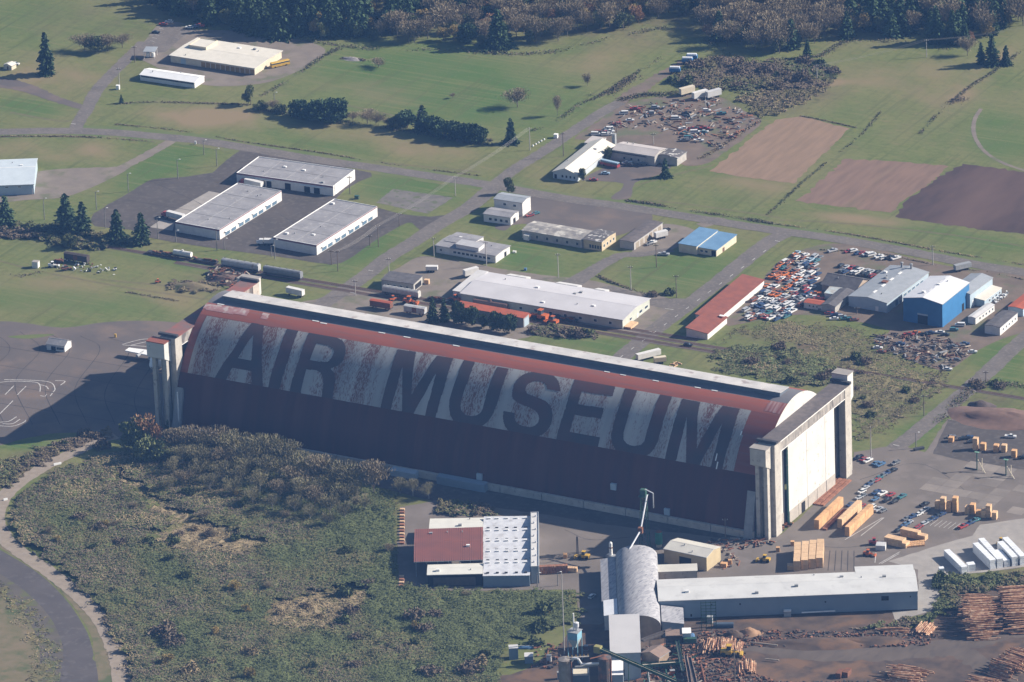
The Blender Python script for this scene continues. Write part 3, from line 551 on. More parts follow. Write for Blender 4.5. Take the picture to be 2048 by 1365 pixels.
# portal frames: box beam, towers with corbelled heads, door leaves
HT = 46.6
for side, (xi, xo) in (('e', (-8.4, 0.0)), ('w', (-318.4, -326.8))):
    a, b = min(xi, xo)-HO[0], max(xi, xo)-HO[0]
    obj('box_beam', MB().box(a+.2, b-.2, -34.0, 34.0, 40.4, 45.6), beam_worn, hangar)
    obj('beam_edge', MB().box(b-.15 if side == 'e' else a-.1, b+.1 if side == 'e' else a+.15, -33.6, 33.6, 45.0, 45.6), white_trim, hangar)
    obj('beam_roof', MB().box(a-.3, b+.3, -37.6, 37.6, 45.63, 46.0), brown_roof if side == 'e' else mat('patched_beam_roof', (.26, .09, .07), (.14, .11, .105), .12, .9), hangar)
    for s in (-1, 1):
        y0, y1 = (s*33.7, s*39.6) if s > 0 else (-39.6, -33.7)
        mb = MB(); mb.prism([(a+.0, y0), (b, y0), (b, y1), (a+.0, y1)], 0, HT-1.2)
        # pylon as two legs joined at the top
        for k, (xa, xb) in enumerate(((a, a+3.1), (b-3.4, b))):
            mb = MB(); mb.prism([(xa, y0), (xb, y0), (xb, y1), (xa, y1)], 0, 40.4); obj('pylon_leg', mb, concrete, hangar)
        obj('pylon_head', MB().box(a-.05, b+.05, y0-.05, y1+.05, 40.43, 45.6), concrete, hangar)
        obj('web_wall', MB().box(a+3.12, b-3.42, -.35+(y0+y1)/2, .35+(y0+y1)/2, 0, 40.38), mat('pylon_web', (.13, .15, .15), (.1, .12, .12), .5, .9), hangar)
        obj('cornice', MB().box(a-1.2, b+.7, s*38.2-.9, s*38.2+.9, 46.03, 47.2), dark_metal, hangar)
        # corbelled machine room outside the pylon
        ya, yb = (39.7, 45.6) if s > 0 else (-45.6, -39.7)
        if side == 'e': xa, xb = a-1.2, b-1.6
        else: xa, xb = a-4.0, b-2.6
        zt = 45.0 if s < 0 else 49.3
        zt = zt if side == 'e' else (44.6 if s < 0 else 45.2)
        mb = MB(); q0, q1 = (ya, yb)
        lo = (37.0, 33.6)
        mb.prism([(xa, ya), (xb, ya), (xb, yb), (xa, yb)], [lo[0] if s < 0 else lo[1]]*2+[lo[1] if s < 0 else lo[0]]*2, zt); obj('machine_room', mb, door_white if s > 0 or side == 'w' else concrete, hangar)
        mb = MB(); mb.box(xa-.25, xb+.25, ya-.25, yb+.25, zt+.02, zt+.45); obj('machine_room_roof', mb, concrete_pale if side == 'e' or s > 0 else red_roof, hangar)
        for xc in (xa+1.6, xb-2.2):
            obj('support_leg', MB().box(xc, xc+1.9, (ya+yb)/2-1.2, (ya+yb)/2+1.2, 0, 37.6), concrete, hangar)
    xd = (xo-1.0-HO[0]) if side == 'e' else (xo+1.0-HO[0])
    for k in range(6):
        lw = 9.7 if side == 'e' else 11.17; y0 = -33.5+k*lw; off = (-2.4, -.4, -.5, -.45, -.55, -.5)[k]*(1 if side == 'e' else -1)
        leaf = obj('door_leaf', MB().box(xd+off-.7, xd+off+.1, y0+.08, y0+lw-.08, .3, 40.2), door_white, hangar)
        obj('base_panel', MB().box(xd+off+.12, xd+off+.3, y0+.3, y0+lw-.3, .3, 6.2), mat('bare_base_panel', (.42, .38, .33), (.34, .31, .28), .4, .9), leaf)
        if side == 'e' and k == 2: obj('wicket_door', MB().box(xd+off+.32, xd+off+.5, y0+3.0, y0+6.4, .3, 5.4), dark, leaf)
        if side == 'e' and k in (1,): obj('leaf_edge_shade', MB().box(xd+off-.6, xd+off+.2, y0-.55, y0+.05, .3, 40.1), green_paint, leaf)  # dark green stands in for the shade on the leaf's exposed edge
    obj('head_rail', MB().box(a+.5, b+.12, -33.6, 33.6, 40.22, 40.38), white_trim, hangar)
# side annex wall and low lean-tos along the camera side
for k in range(14):
    xa = HX0+2+k*22.0
    obj('side_wall_panel', MB().box(xa-HO[0], xa+21.6-HO[0], -46.2, -44.2, 0, 3.4), concrete, hangar)
for (x0, x1, d, h, m) in [(-197.6, -184, 3.2, 3.6, bluegray_wall), (-172.7, -147, 3.0, 4.4, blue_shed_wall), (-258, -251, 2.0, 3.2, bluegray_wall)]:
    obj('side_shed', MB().prism([(x0-HO[0], -46.2-d), (x1-HO[0], -46.2-d), (x1-HO[0], -46.22), (x0-HO[0], -46.22)], 0, [h-.7, h-.7, h, h]), m, hangar)
obj('vent_pipe', MB().tube((-316.5-HO[0], -43.2, 20), (-314.2-HO[0], -46.8, 0), .35, n=6), white_trim, hangar)
for (vx, vy) in [(960, 952), (660, 912), (1228, 972), (1335, 1022)]:
    P = arch_hit(vx, vy)
    obj('wall_vent', MB().box(P[0]-HO[0]-1.4, P[0]-HO[0]+1.4, P[1]-1.0, P[1]+.4, P[2]-1.8, P[2]+1.2), bluegray_wall, hangar)
for s, x0 in ((1, -13.2), (-1, -318.2)):
    obj('end_rib', MB().extrude([(-47.6, 0), (-44.0, 0), (-41.0, 20.5), (-41.9, 22)], x0-HO[0], x0+(4.2 if s > 0 else 4.2)-HO[0]), mat('concrete_rib', (.27, .28, .29), (.22, .23, .24), .4, .9), hangar)
# ================================================================ BUILDINGS
PANE = {}
def opening(parent, W, D, spec):
    for (face, a, b, z0, z1, kind) in spec:
        m = {'window': glass, 'blue_window': blue_glass, 'door': brown_door, 'white_door': white_trim, 'garage_door': dark, 'roller_door': mat('roller_door', (.30, .26, .20), (.25, .21, .17), .6, .7), 'opening': dark, 'awning': white_trim, 'sill_band': mat('dark_band', (.05, .06, .07), (.04, .05, .06), .5, .8), 'panel': bluegray_wall, 'yellow_door': mat('yellow_brown_door', (.32, .20, .08), (.26, .16, .07), .6, .7)}[kind]
        t = .06 if kind != 'awning' else 1.0
        mb = MB()
        if face == 'S': mb.box(-W/2+a*W, -W/2+b*W, -D/2-t, -D/2-.008, z0, z1)
        elif face == 'E': mb.box(W/2+.008, W/2+t, -D/2+a*D, -D/2+b*D, z0, z1)
        elif face == 'N': mb.box(-W/2+a*W, -W/2+b*W, D/2+.004, D/2+t, z0, z1)
        nm = {'blue_window': 'window', 'white_door': 'door', 'yellow_door': 'door', 'sill_band': 'dark_band'}.get(kind, kind)
        o = obj(nm, mb, m, parent)
        if kind in ('window', 'blue_window') and (b-a)*(W if face == 'S' else D) > 1.2:
            f = MB()
            if face == 'S':
                x0, x1 = -W/2+a*W, -W/2+b*W; f.box(x0-.14, x1+.14, -D/2-t+.02, -D/2-.004, z0-.16, z1+.14)
            elif face == 'E':
                y0, y1 = -D/2+a*D, -D/2+b*D; f.box(W/2+.004, W/2+t-.02, y0-.14, y1+.14, z0-.16, z1+.14)
            if f.v: obj('frame', f, white_trim, o)
def rect(A, B, C, h):
    a, b, c = G(*A, h)[:2], G(*B, h)[:2], G(*C, h)[:2]
    u, w = a-b, c-a; lu, lw = np.linalg.norm(u), np.linalg.norm(w)
    if lu >= lw:
        ex = u/lu; ey = np.array([-ex[1], ex[0]]); W, D = lu, abs(w@ey)
    else:
        ey = w/lw; ex = np.array([ey[1], -ey[0]]); W, D = abs(u@ex), lw
    cen = a-ex*W/2+ey*D/2
    return cen, math.atan2(ex[1], ex[0]), W, D
def block(parent, W, D, h, roof, rise, axis, wallm, roofm, over, cx=0, cy=0, z0=0.0, trim=None, panels=0):
    X0, X1, Y0, Y1 = cx-W/2, cx+W/2, cy-D/2, cy+D/2
    R = [(X0, Y0), (X1, Y0), (X1, Y1), (X0, Y1)]
    if roof == 'flat':
        obj('wall', MB().prism(R, z0, h-.35), wallm, parent)
        obj('roof', MB().box(X0+.26, X1-.26, Y0+.26, Y1-.26, h-.33, h-.22), roofm, parent)
        tm = trim or wallm
        for (x0, x1, y0, y1) in ((X0-.03, X1+.03, Y0-.03, Y0+.25), (X0-.03, X1+.03, Y1-.25, Y1+.03), (X0-.03, X0+.25, Y0+.252, Y1-.252), (X1-.25, X1+.03, Y0+.252, Y1-.252)):
            obj('parapet', MB().box(x0, x1, y0, y1, h-.347, h+.1), tm, parent)
        return
    if roof == 'gable':
        if axis == 'u':
            mb = MB(); mb.extrude([(Y0, z0), (Y1, z0), (Y1, h), (cy, h+rise), (Y0, h)], X0, X1); obj('wall', mb, wallm, parent)
            sl = rise/(D/2); o = over
            P = [(Y0-o, h-sl*o), (cy, h+rise), (cy, h+rise+.22), (Y0-o, h-sl*o+.22)], [(cy, h+rise), (Y1+o, h-sl*o), (Y1+o, h-sl*o+.22), (cy, h+rise+.22)]
            for q in P: mb = MB(); mb.extrude([(y, z+.01) for y, z in q], X0-o, X1+o); obj('roof', mb, roofm, parent)
            obj('ridge_cap', MB().extrude([(cy-.3, h+rise+.2), (cy+.3, h+rise+.2), (cy, h+rise+.3)], X0-o, X1+o), trim or roofm, parent)
        else:
            vs = lambda y: [(X0, y, z0), (X1, y, z0), (X1, y, h), (cx, y, h+rise), (X0, y, h)]
            mb = MB(); n = 5; mb.add(vs(Y0)+vs(Y1), [tuple(range(n)), tuple(range(2*n-1, n-1, -1))]+[((i+1) % n, i, n+i, n+(i+1) % n) for i in range(n)]); obj('wall', mb, wallm, parent)
            sl = rise/(W/2); o = over
            for q in ([(X0-o, h-sl*o), (cx, h+rise)], [(cx, h+rise), (X1+o, h-sl*o)]):
                (xa, za), (xb, zb) = q; mb = MB()
                mb.prism([(xa, Y0-o), (xb, Y0-o), (xb, Y1+o), (xa, Y1+o)], [za+.01, zb+.01, zb+.01, za+.01], [za+.23, zb+.23, zb+.23, za+.23]); obj('roof', mb, roofm, parent)
    elif roof == 'shed':              # rise = (S, N) offsets for axis w, (W, E) offsets for axis u
        r0, r1 = rise
        hs = [h+r0, h+r0, h+r1, h+r1] if axis == 'w' else [h+r0, h+r1, h+r1, h+r0]
        obj('wall', MB().prism(R, z0, hs), wallm, parent); o = over
        Ro = [(X0-o, Y0-o), (X1+o, Y0-o), (X1+o, Y1+o), (X0-o, Y1+o)]
        obj('roof', MB().prism(Ro, [z+.01 for z in hs], [z+.25 for z in hs]), roofm, parent)
    elif roof == 'barrel':
        n = 14
        P = [(cx-(W/2)*math.cos(math.pi*k/n), h+rise*math.sin(math.pi*k/n)) for k in range(n+1)]
        prof = [(X1, z0), (X0, z0)][::-1]
        def ring(y, PP, base): return [(X0, y, base), *[(x, y, z) for x, z in PP], (X1, y, base)]
        a, b = ring(Y0, P, z0), ring(Y1, P, z0); m = len(a)
        mb = MB(); mb.add(a+b, [tuple(range(m-1, -1, -1)), tuple(range(m, 2*m)), (0, m, m+1, 1), (m-2, 2*m-2, 2*m-1, m-1)]); obj('wall', mb, wallm, parent)
        mb = MB(); Pa = [(x, z+.05) for x, z in P]; va = [(x, Y0-over, z) for x, z in Pa]+[(x, Y1+over, z) for x, z in Pa]; k = n+1
        mb.add(va, [(i, i+1, k+i+1, k+i) for i in range(n)]); obj('roof', mb.mesh('roof', True), roofm, parent)
def building(name, label, A, B, C, h, roof='gable', rise=1.2, axis='u', wallm=white_wall, roofm=white_roof, over=.35, spec=(), cat='building', group=None, trim=None):
    cen, rz, W, D = rect(A, B, C, h)
    t = thing(name, label, cat, (cen[0], cen[1], 0), rz, group)
    block(t, W, D, h, roof, rise, axis, wallm, roofm, over, trim=trim)
    opening(t, W, D, spec)
    t['W'] = W; t['D'] = D
    if roof == 'gable' and axis == 'u':
        zg = h-rise/(D/2)*over
        obj('gutter', MB().box(-W/2-over, W/2+over, -D/2-over-.16, -D/2-over-.005, zg-.06, zg+.14), steel_gray, t)
    if roof == 'gable' and axis == 'w':
        zg = h-rise/(W/2)*over
        obj('gutter', MB().box(W/2+over+.005, W/2+over+.16, -D/2-over, D/2+over, zg-.06, zg+.14), steel_gray, t)
    if W*D > 250 and roof in ('gable', 'flat'):
        for k in range(int(min(7, 2+W*D/450))):
            x, y = random.uniform(-.42, .42)*W, random.uniform(.08, .42)*D*random.choice((-1, 1))
            z = h-.22 if roof == 'flat' else (h+rise*(1-abs(y)/(D/2)) if axis == 'u' else h+rise*(1-abs(x)/(W/2)))+.2
            if random.random() < .5: obj('roof_vent', MB().tube((x, y, z-.05), (x, y, z+random.uniform(.5, .9)), .28, n=8), steel_gray, t)
            else: obj('roof_unit', MB().box(x-.8, x+.8, y-.6, y+.6, z-.03, z+random.uniform(.5, 1.0)), white_trim if random.random() < .5 else steel_gray, t)
    return t
def wing(parent, A, B, C, h, roof='gable', rise=1.0, axis='u', wallm=white_wall, roofm=white_roof, over=.3, z0=0.0, trim=None):
    """a lower or higher volume of the same building, given in the same surveyed corners"""
    cen, rz, W, D = rect(A, B, C, h)
    d = np.array(cen)-np.array(parent.location[:2]); r = parent.rotation_euler[2]
    lx = d[0]*math.cos(r)+d[1]*math.sin(r); ly = -d[0]*math.sin(r)+d[1]*math.cos(r)
    block(parent, W, D, h, roof, rise, axis, wallm, roofm, over, lx, ly, z0, trim)
    return lx, ly, W, D
def win_row(face, n, a, b, z0, z1, w, kind='window'):
    return [(face, a+(b-a)*(k+.5)/n-w/2, a+(b-a)*(k+.5)/n+w/2, z0, z1, kind) for k in range(n)]

# --- depot and shed at the top of the picture
t = building('bus_depot', 'long cream roofed depot with a row of brown doors and a raised end block', (509, 137), (341, 111), (565, 103), 4.0, 'gable', .5, 'u', cream_wall, cream_roof, .7,
             win_row('S', 11, .36, 1, .1, 3.0, .05, 'yellow_door')+[('S', .12, .18, .1, 3.2, 'panel')])
wing(t, (407, 96), (371, 91), (436, 83), 6.2, 'flat', 0, 'u', cream_wall, cream_roof, .2)
t = building('stock_shed', 'long low white open fronted shed below the cream depot', (389, 166), (280, 150), (408, 153), 3.2, 'gable', 1.3, 'u', white_wall, mat('bright_white_roof', (.80, .80, .79), (.74, .74, .73), .3, .5), .3,
             [('S', .02, .98, 2.1, 2.9, 'sill_band')]+[('S', .16, .25, 2.2, 2.9, 'roller_door'), ('S', .70, .77, 2.2, 2.9, 'roller_door')])
t = building('fuel_canopy', 'small pale blue roofed fuel canopy over white tanks by the depot drive', (309, 105), (284, 108), (315, 96), 4.2, 'shed', (0, .3), 'w', dark, bluegray_roof, .2)
for o in list(t.children):
    if o.name.startswith('wall'): bpy.data.objects.remove(o)
W, D = t['W'], t['D']
for sx in (-1, 1):
    for sy in (-1, 1): obj('post', MB().box(sx*(W/2-.3)-.1, sx*(W/2-.3)+.1, sy*(D/2-.3)-.1, sy*(D/2-.3)+.1, 0, 4.2), white_trim, t)
for k in range(2): obj('tank', MB().lathe([(0.01, .2), (1.0, .2), (1.1, .5), (1.1, 2.3), (.9, 2.7), (.01, 2.8)], 10, (-1.4+2.8*k, 0)), white_trim, t)
building('cabin', 'tiny cream cabin beside a parked white car near the tall lone conifer', (23, 133), (7, 130), (27, 127), 2.4, 'gable', .9, 'w', cream_wall, cream_roof, .2, [('S', .4, .6, .1, 1.9, 'door')])
building('metal_barn', 'big pale blue metal barn with a ribbed roof in the gravel yard', (67, 369), (-60, 376), (74, 318), 5.6, 'gable', 2.6, 'u', mat('pale_blue_barn_wall', (.38, .46, .52), (.33, .41, .47), .2, .6), mat('pale_blue_barn_roof', (.50, .56, .60), (.45, .51, .55), .2, .5), .4,
         [('S', .97, .985, .1, 3.4, 'white_door'), ('S', .35, .40, 4.2, 4.7, 'window'), ('S', .55, .60, 4.2, 4.7, 'window'), ('S', .75, .80, 4.2, 4.7, 'window')], trim=white_trim)
# --- three white commercial blocks
def shopfront(n, lo=.06, hi=.94):
    s = []
    for k in range(n):
        c = lo+(hi-lo)*(k+.5)/n; w = .30/n
        s += [('E', c-w*1.15, c-w*.15, .3, 2.6, 'blue_window'), ('E', c+w*.15, c+w*1.15, .3, 2.6, 'blue_window'), ('E', c-w*1.3, c+w*1.3, 2.8, 3.05, 'awning')]
    return s
def purlins(t, nx, ny):
    W, D = t['W'], t['D']
    for k in range(1, nx): obj('roof_seam', MB().box(-W/2+W*k/nx-.12, -W/2+W*k/nx+.12, -D/2+.4, D/2-.4, 5.281, 5.34), mat('roof_seam_pale', (.34, .33, .335), (.3, .3, .3), .4, .8), t)
    for k in range(1, ny): obj('roof_seam', MB().box(-W/2+.4, W/2-.4, -D/2+D*k/ny-.12, -D/2+D*k/ny+.12, 5.345, 5.39), mat('roof_seam_pale', (.34, .33, .335), (.3, .3, .3), .4, .8), t)
def fascia(t, sides):
    W, D = t['W'], t['D']
    for s in sides:
        if s == 'S': obj('fascia', MB().box(-W/2-.08, W/2+.08, -D/2-.1, -D/2-.035, 4.6, 5.45), maroon, t)
        if s == 'E': obj('fascia', MB().box(W/2+.035, W/2+.1, -D/2, D/2, 5.15, 5.62), maroon, t)
t = building('trade_unit', 'white flat roofed trade unit with dark loading doors next to the main road', (666, 373), (473, 346), (720, 341.5), 5.5, 'flat', 0, 'u', white_wall, gray_roof, 0,
             [('S', .23, .29, .1, 3.6, 'opening'), ('S', .31, .36, .1, 3.6, 'opening'), ('S', .50, .56, .1, 3.6, 'opening'), ('S', .70, .76, .1, 3.4, 'opening'), ('S', .80, .86, .1, 3.4, 'opening'), ('S', .66, .90, 3.8, 4.05, 'awning'), ('S', .20, .38, 3.8, 4.05, 'awning'), ('E', .1, .2, .1, 2.6, 'white_door')], trim=white_trim)
fascia(t, 'S'); purlins(t, 4, 2)
t = building('trade_unit', 'white flat roofed trade unit with a truck backed onto its loading side', (439, 460), (350, 444), (563, 382), 5.5, 'flat', 0, 'u', white_wall, gray_roof, 0, shopfront(4), trim=white_trim)
fascia(t, 'SE'); purlins(t, 2, 4)
t = building('trade_unit', 'white flat roofed trade unit with paired blue windows beside the wire poles', (633, 491), (543, 477), (754.5, 413.5), 5.5, 'flat', 0, 'u', white_wall, gray_roof, 0, shopfront(4), trim=white_trim)
fascia(t, 'SE'); purlins(t, 2, 4)
# --- the older buildings in the middle
t = building('chapel', 'two storey white block with a dark roof beside the road junction', (1044.5, 406.5), (988, 398), (1066.5, 395), 7.3, 'gable', .8, 'u', white_wall, bluegray_roof, .3, win_row('S', 2, .2, .9, 4.6, 5.8, .10), 'building')
t = building('annex', 'low white annex with a dark gray roof in front of the two storey block', (1021, 436), (967, 428), (1040, 424), 4.2, 'gable', .7, 'u', white_wall, gray_roof, .3, win_row('S', 4, .15, .95, 1.2, 2.6, .10)+[('E', .3, .6, .1, 2.6, 'opening')])
t = building('barracks', 'old barracks with a patchy weathered roof and a cream end wall', (1203.5, 485), (1167, 478.5), (1231.5, 465), 5.0, 'gable', .6, 'u', mat('peeling_cream_wall', (.52, .43, .28), (.44, .36, .25), .5, .9), mat('broken_shingles', (.14, .13, .13), (.09, .085, .085), .5, .95, c3=(.45, .44, .42), s3=.45, lo3=.56, hi3=.6), .25,
             win_row('S', 5, .3, 1, 1.0, 2.8, .10)+win_row('E', 4, .05, .95, 1.6, 3.0, .09))
lx, ly, W, D = wing(t, (1168, 480), (1043.5, 463), (1194, 462), 4.2, 'gable', .9, 'u', mat('gray_board_wall', (.40, .38, .35), (.32, .31, .29), .5, .9), weather_roof, .3)
for k in range(6): obj('window', MB().box(lx-W/2+W*(k+.5)/6-.5, lx-W/2+W*(k+.5)/6+.5, ly-D/2-.08, ly-D/2-.004, 1.2, 2.6), glass, t)
obj('porch', MB().box(lx-W/2+2, lx-W/2+5, ly-D/2-2.4, ly-D/2-.05, .1, 2.9), white_wall, t)
building('storehouse', 'long narrow storehouse with a flat brown tar roof and plank side doors', (1268, 486), (1238, 482), (1325, 446), 4.0, 'gable', .3, 'w', mat('pale_stucco', (.44, .41, .38), (.37, .35, .33), .4, .9), brown_roof, .2, [('E', .06+.155*k, .17+.155*k, .1, 3.2, 'roller_door') for k in range(6)])
t = building('workshop', 'cream workshop under a bright blue two level metal roof', (1432.7, 501), (1394.5, 494.5), (1472.7, 472), 3.5, 'shed', (0, .5), 'w', cream_wall, blue_roof, .4, win_row('S', 2, .1, .6, 1.3, 2.4, .14)+[('S', .74, .96, .1, 3.0, 'opening'), ('E', .3, .4, .1, 2.2, 'door')])
wing(t, (1394.5, 493.5), (1358, 488), (1434, 463), 4.5, 'shed', (0, .5), 'w', cream_wall, blue_roof, .35)
t = building('office', 'white office with a raised clerestory on its flat gray roof', (991, 512), (872, 491), (1017, 492), 4.0, 'gable', .45, 'u', white_wall, gray_roof, .5, win_row('S', 9, .28, .92, 1.4, 2.6, .05)+[('S', .06, .10, 1.4, 2.4, 'window'), ('E', .6, .75, .1, 2.6, 'opening')])
wing(t, (944, 491), (890, 483), (962, 473), 4.6, 'gable', .4, 'u', white_wall, gray_roof, .3)
wing(t, (957, 497), (912, 489), (968, 489), 6.2, 'shed', (0, .3), 'w', white_wall, mat('pale_gray_roof', (.42, .42, .43), (.36, .36, .37), .3, .7), .3)
t = building('warehouse', 'very long warehouse with a pale roof beside the railway siding', (1245, 640), (922, 587), (1301, 598.5), 5.0, 'gable', 1.4, 'u', mat('pale_green_wall', (.46, .48, .42), (.40, .42, .37), .4, .8), mat('pale_lilac_roof', (.52, .51, .525), (.47, .46, .475), .1, .6), .6,
             win_row('S', 10, .05, .97, 1.6, 3.0, .018)+[('E', .26, .33, 1.6, 2.8, 'window'), ('E', .53, .57, .1, 2.4, 'white_door'), ('E', .62, .72, 1.4, 2.7, 'window'), ('E', .82, .93, 1.4, 2.7, 'window')])
wing(t, (924, 585), (905, 582), (976, 548), 4.6, 'shed', (0, 1.0), 'w', white_wall, white_roof, .3)
W, D = t['W'], t['D']
obj('loading_deck', MB().box(W/2+.1, W/2+4, -D/2+1, -D/2+9, .1, 1.1), lumber_end, t)
for k, (fx, hh) in enumerate(((-.36, 1.5), (-.30, 1.3), (-.05, 1.4), (.02, 1.4), (.19, 1.2))):
    obj('loading_hood', MB().prism([(fx*W-3, D/2+.2), (fx*W+3, D/2+.2), (fx*W+3, D/2+5), (fx*W-3, D/2+5)], 0, [5.4, 5.4, 4.2, 4.2]), white_roof, t)
building('rail_shed', 'narrow shed with a rust orange roof behind the row of young trees', (1047, 637), (911, 612.5), (1062, 630), 5.0, 'shed', (0, .5), 'w', mat('gray_shed_wall', (.30, .31, .32), (.26, .27, .28), .4, .8), rust_roof, .35, [('E', .1, .9, .1, 4.2, 'panel')])
# --- long red roofed stable with the wider front part
t = building('machine_shed', 'long red roofed machine shed with a wide front bay along the airfield road', (1434, 640), (1392, 633), (1528, 561), 3.4, 'shed', (1.3, 0), 'u', white_wall, red_roof, .4)
lx, ly, W, D = wing(t, (1413, 668), (1372, 660.5), (1455, 636), 3.2, 'shed', (1.5, 0), 'u', white_wall, red_roof, .45)
obj('roof_light', MB().box(lx+W/2-3.2, lx+W/2-.3, ly+D/2-2.5, ly+D/2-.8, 4.5, 4.62), white_trim, t)
# --- salvage yard buildings
t = building('fabrication_shop', 'wide gray roofed metal workshop with two roof stacks in the salvage yard', (1773.5, 607), (1696, 594), (1857, 545), 5.2, 'gable', 1.4, 'w', bluegray_wall, bluegray_roof, .25,
             [('E', .2+.1*k, .27+.1*k, .2, 3.4, 'blue_window') for k in range(7)]+[('S', .7, .78, .1, 2.6, 'white_door')])
W, D = t['W'], t['D']
for k in range(4): obj('ridge_light', MB().box(-.5, .6, -D/2+6+k*9, -D/2+9.4+k*9, 6.75, 6.95), white_trim, t)
for k in range(2): obj('roof_stack', MB().lathe([(.55, 6.2), (.55, 8.6), (.85, 8.7), (.85, 9.1), (.05, 9.4)], 10, (-3+5.2*k, D/2-2.4)), steel_gray, t)
obj('rusty_cowl', MB().box(-2.6, .2, -3, -.4, 6.5, 7.4), rust, t)
t = building('fabrication_hall', 'tall bright blue metal hall with a white roof and a small dark doorway', (1884.5, 609.5), (1805.5, 597), (1938.5, 566), 12.2, 'gable', 1.9, 'w', blue_wall, mat('hall_white_roof', (.62, .63, .65), (.56, .57, .60), .2, .5), .2, [('S', .37, .62, .1, 4.6, 'opening'), ('S', .36, .63, 4.7, 5.5, 'panel'), ('E', .72, .8, .1, 4.0, 'opening')], trim=white_trim)
W, D = t['W'], t['D']
for k in range(5): obj('ridge_light', MB().box(-1.0, -.2, -D/2+3+k*6, -D/2+6.4+k*6, 14.05, 14.25), white_trim, t)
building('rear_hall', 'gray roofed pale blue hall standing behind the tall blue one', (1940, 589), (1896, 582), (1985, 556), 7.6, 'gable', 1.2, 'w', bluegray_wall, bluegray_roof, .25, [('E', .1, .22, .1, 3.4, 'white_door')])
building('yard_office', 'low cream roofed office against the pale blue hall', (1969, 602), (1951, 598), (2003, 577), 3.4, 'shed', (.5, 0), 'u', bluegray_wall, cream_roof, .25, win_row('E', 4, .2, .98, 1.2, 2.3, .09))
building('mobile_office', 'long white mobile office below the cream roofed yard office', (1951, 637), (1936, 634), (1989, 610), 3.4, 'gable', .3, 'w', white_wall, white_roof, .1, win_row('E', 5, .15, .98, 1.3, 2.3, .06), cat='trailer')
building('mobile_home', 'white mobile home with a dark roof at the edge of the salvage yard', (2000, 656), (1973, 648), (2035, 626), 4.2, 'gable', .4, 'w', white_wall, dark_roof, .1, win_row('E', 5, .1, .95, 1.5, 2.6, .06), cat='trailer')
building('mobile_home', 'pale blue mobile home with a rust red roof by the far road', (2046, 619), (2017, 613), (2080, 592), 4.0, 'gable', .4, 'w', bluegray_wall, rust_roof, .1, cat='trailer')
t = building('old_barn', 'old barn with a steep dark roof among the scrapped cars', (1712, 580), (1643.5, 568), (1740, 560), 3.4, 'gable', 3.0, 'u', mat('tan_barn_wall', (.38, .30, .23), (.31, .25, .2), .5, .9), dark_roof, .5, [('E', .3, .6, .1, 2.4, 'opening')])
building('lean_shed', 'dark roofed board shed joined to the old barn', (1670, 614), (1647, 607), (1707, 582), 3.5, 'gable', .8, 'w', mat('gray_board_wall', (.40, .38, .35), (.32, .31, .29), .5, .9), dark_roof, .3)
building('small_store', 'small store with a pale blue patched roof between the old barn and the board shed', (1673, 590), (1650, 586), (1684, 578), 2.9, 'shed', (0, .3), 'w', white_wall, mat('patched_blue_roof', (.42, .52, .56), (.34, .30, .26), .3, .6), .2)
building('pump_house', 'little white hut with a rust red roof beside the scrapped cars', (1645, 611), (1608, 605.5), (1650, 603), 2.9, 'gable', .5, 'u', white_wall, rust_roof, .25, win_row('S', 3, .2, .8, 1.2, 2.0, .06))
# --- farmstead
t = building('farmhouse', 'cream roofed farm shop with gabled front beside the lane', (1155, 350), (1107, 342.5), (1229, 291), 3.8, 'gable', 2.6, 'w', mat('pale_blue_farm_wall', (.45, .49, .52), (.4, .44, .47), .4, .8), cream_roof, .5, win_row('S', 4, .3, .95, 1.2, 2.5, .07)+[('S', .05, .15, .1, 2.4, 'opening')])
building('farm_wing', 'long pale roofed barn wing behind the cream roofed farm shop', (1309, 313), (1226, 300), (1319, 296), 5.4, 'gable', 1.2, 'u', mat('gray_board_wall', (.40, .38, .35), (.32, .31, .29), .5, .9), mat('dusty_pink_roof', (.46, .42, .40), (.40, .37, .355), .2, .8), .5)
building('farm_shed', 'dark roofed lean to in front of the pale barn wing', (1291, 315), (1220, 304), (1301, 305), 4.2, 'shed', (0, .4), 'w', mat('gray_board_wall', (.40, .38, .35), (.32, .31, .29), .5, .9), dark_roof, .3, win_row('S', 3, .3, .9, 1.4, 2.5, .05))
building('farm_store', 'board sided store with a damaged dark roof at the end of the barn wing', (1354, 317), (1312, 310), (1372, 304), 4.4, 'gable', .8, 'w', mat('gray_board_wall', (.40, .38, .35), (.32, .31, .29), .5, .9), mat('broken_shingles', (.14, .13, .13)), .3)
g = G(1229, 298); tag(obj('chimney', MB().box(-.9, .9, -.9, .9, 0, 8.5), steel_gray, None, (g[0], g[1], 0)), 'square gray chimney rising beside the cream roofed farm shop', 'chimney')
t = building('farm_porch_roof', 'pinkish low roofed store at the lane end of the farm shop', (1196, 290), (1166, 288), (1212, 278), 3.0, 'shed', (0, .3), 'w', white_wall, mat('dusty_pink_roof', (.46, .42, .40)), .2)
# --- airfield hut, ruin, derelict loading house
building('airfield_hut', 'small white hut with a gray roof alone on the airfield apron', (129, 693), (93, 688), (140, 682), 3.2, 'gable', 1.8, 'u', white_wall, gray_roof, .3, [('S', .25, .5, .1, 2.4, 'opening'), ('S', .55, .95, .9, 2.2, 'window')])
t = building('derelict_house', 'derelict trackside house with a sagging dark roof and broken end wall', (827, 569), (763, 560), (848, 555), 4.2, 'shed', (0, .6), 'w', mat('gray_board_wall', (.40, .38, .35)), dark_roof, .3, win_row('S', 4, .1, .9, 1.0, 2.6, .08)+[('E', .15, .85, .5, 3.2, 'opening')])
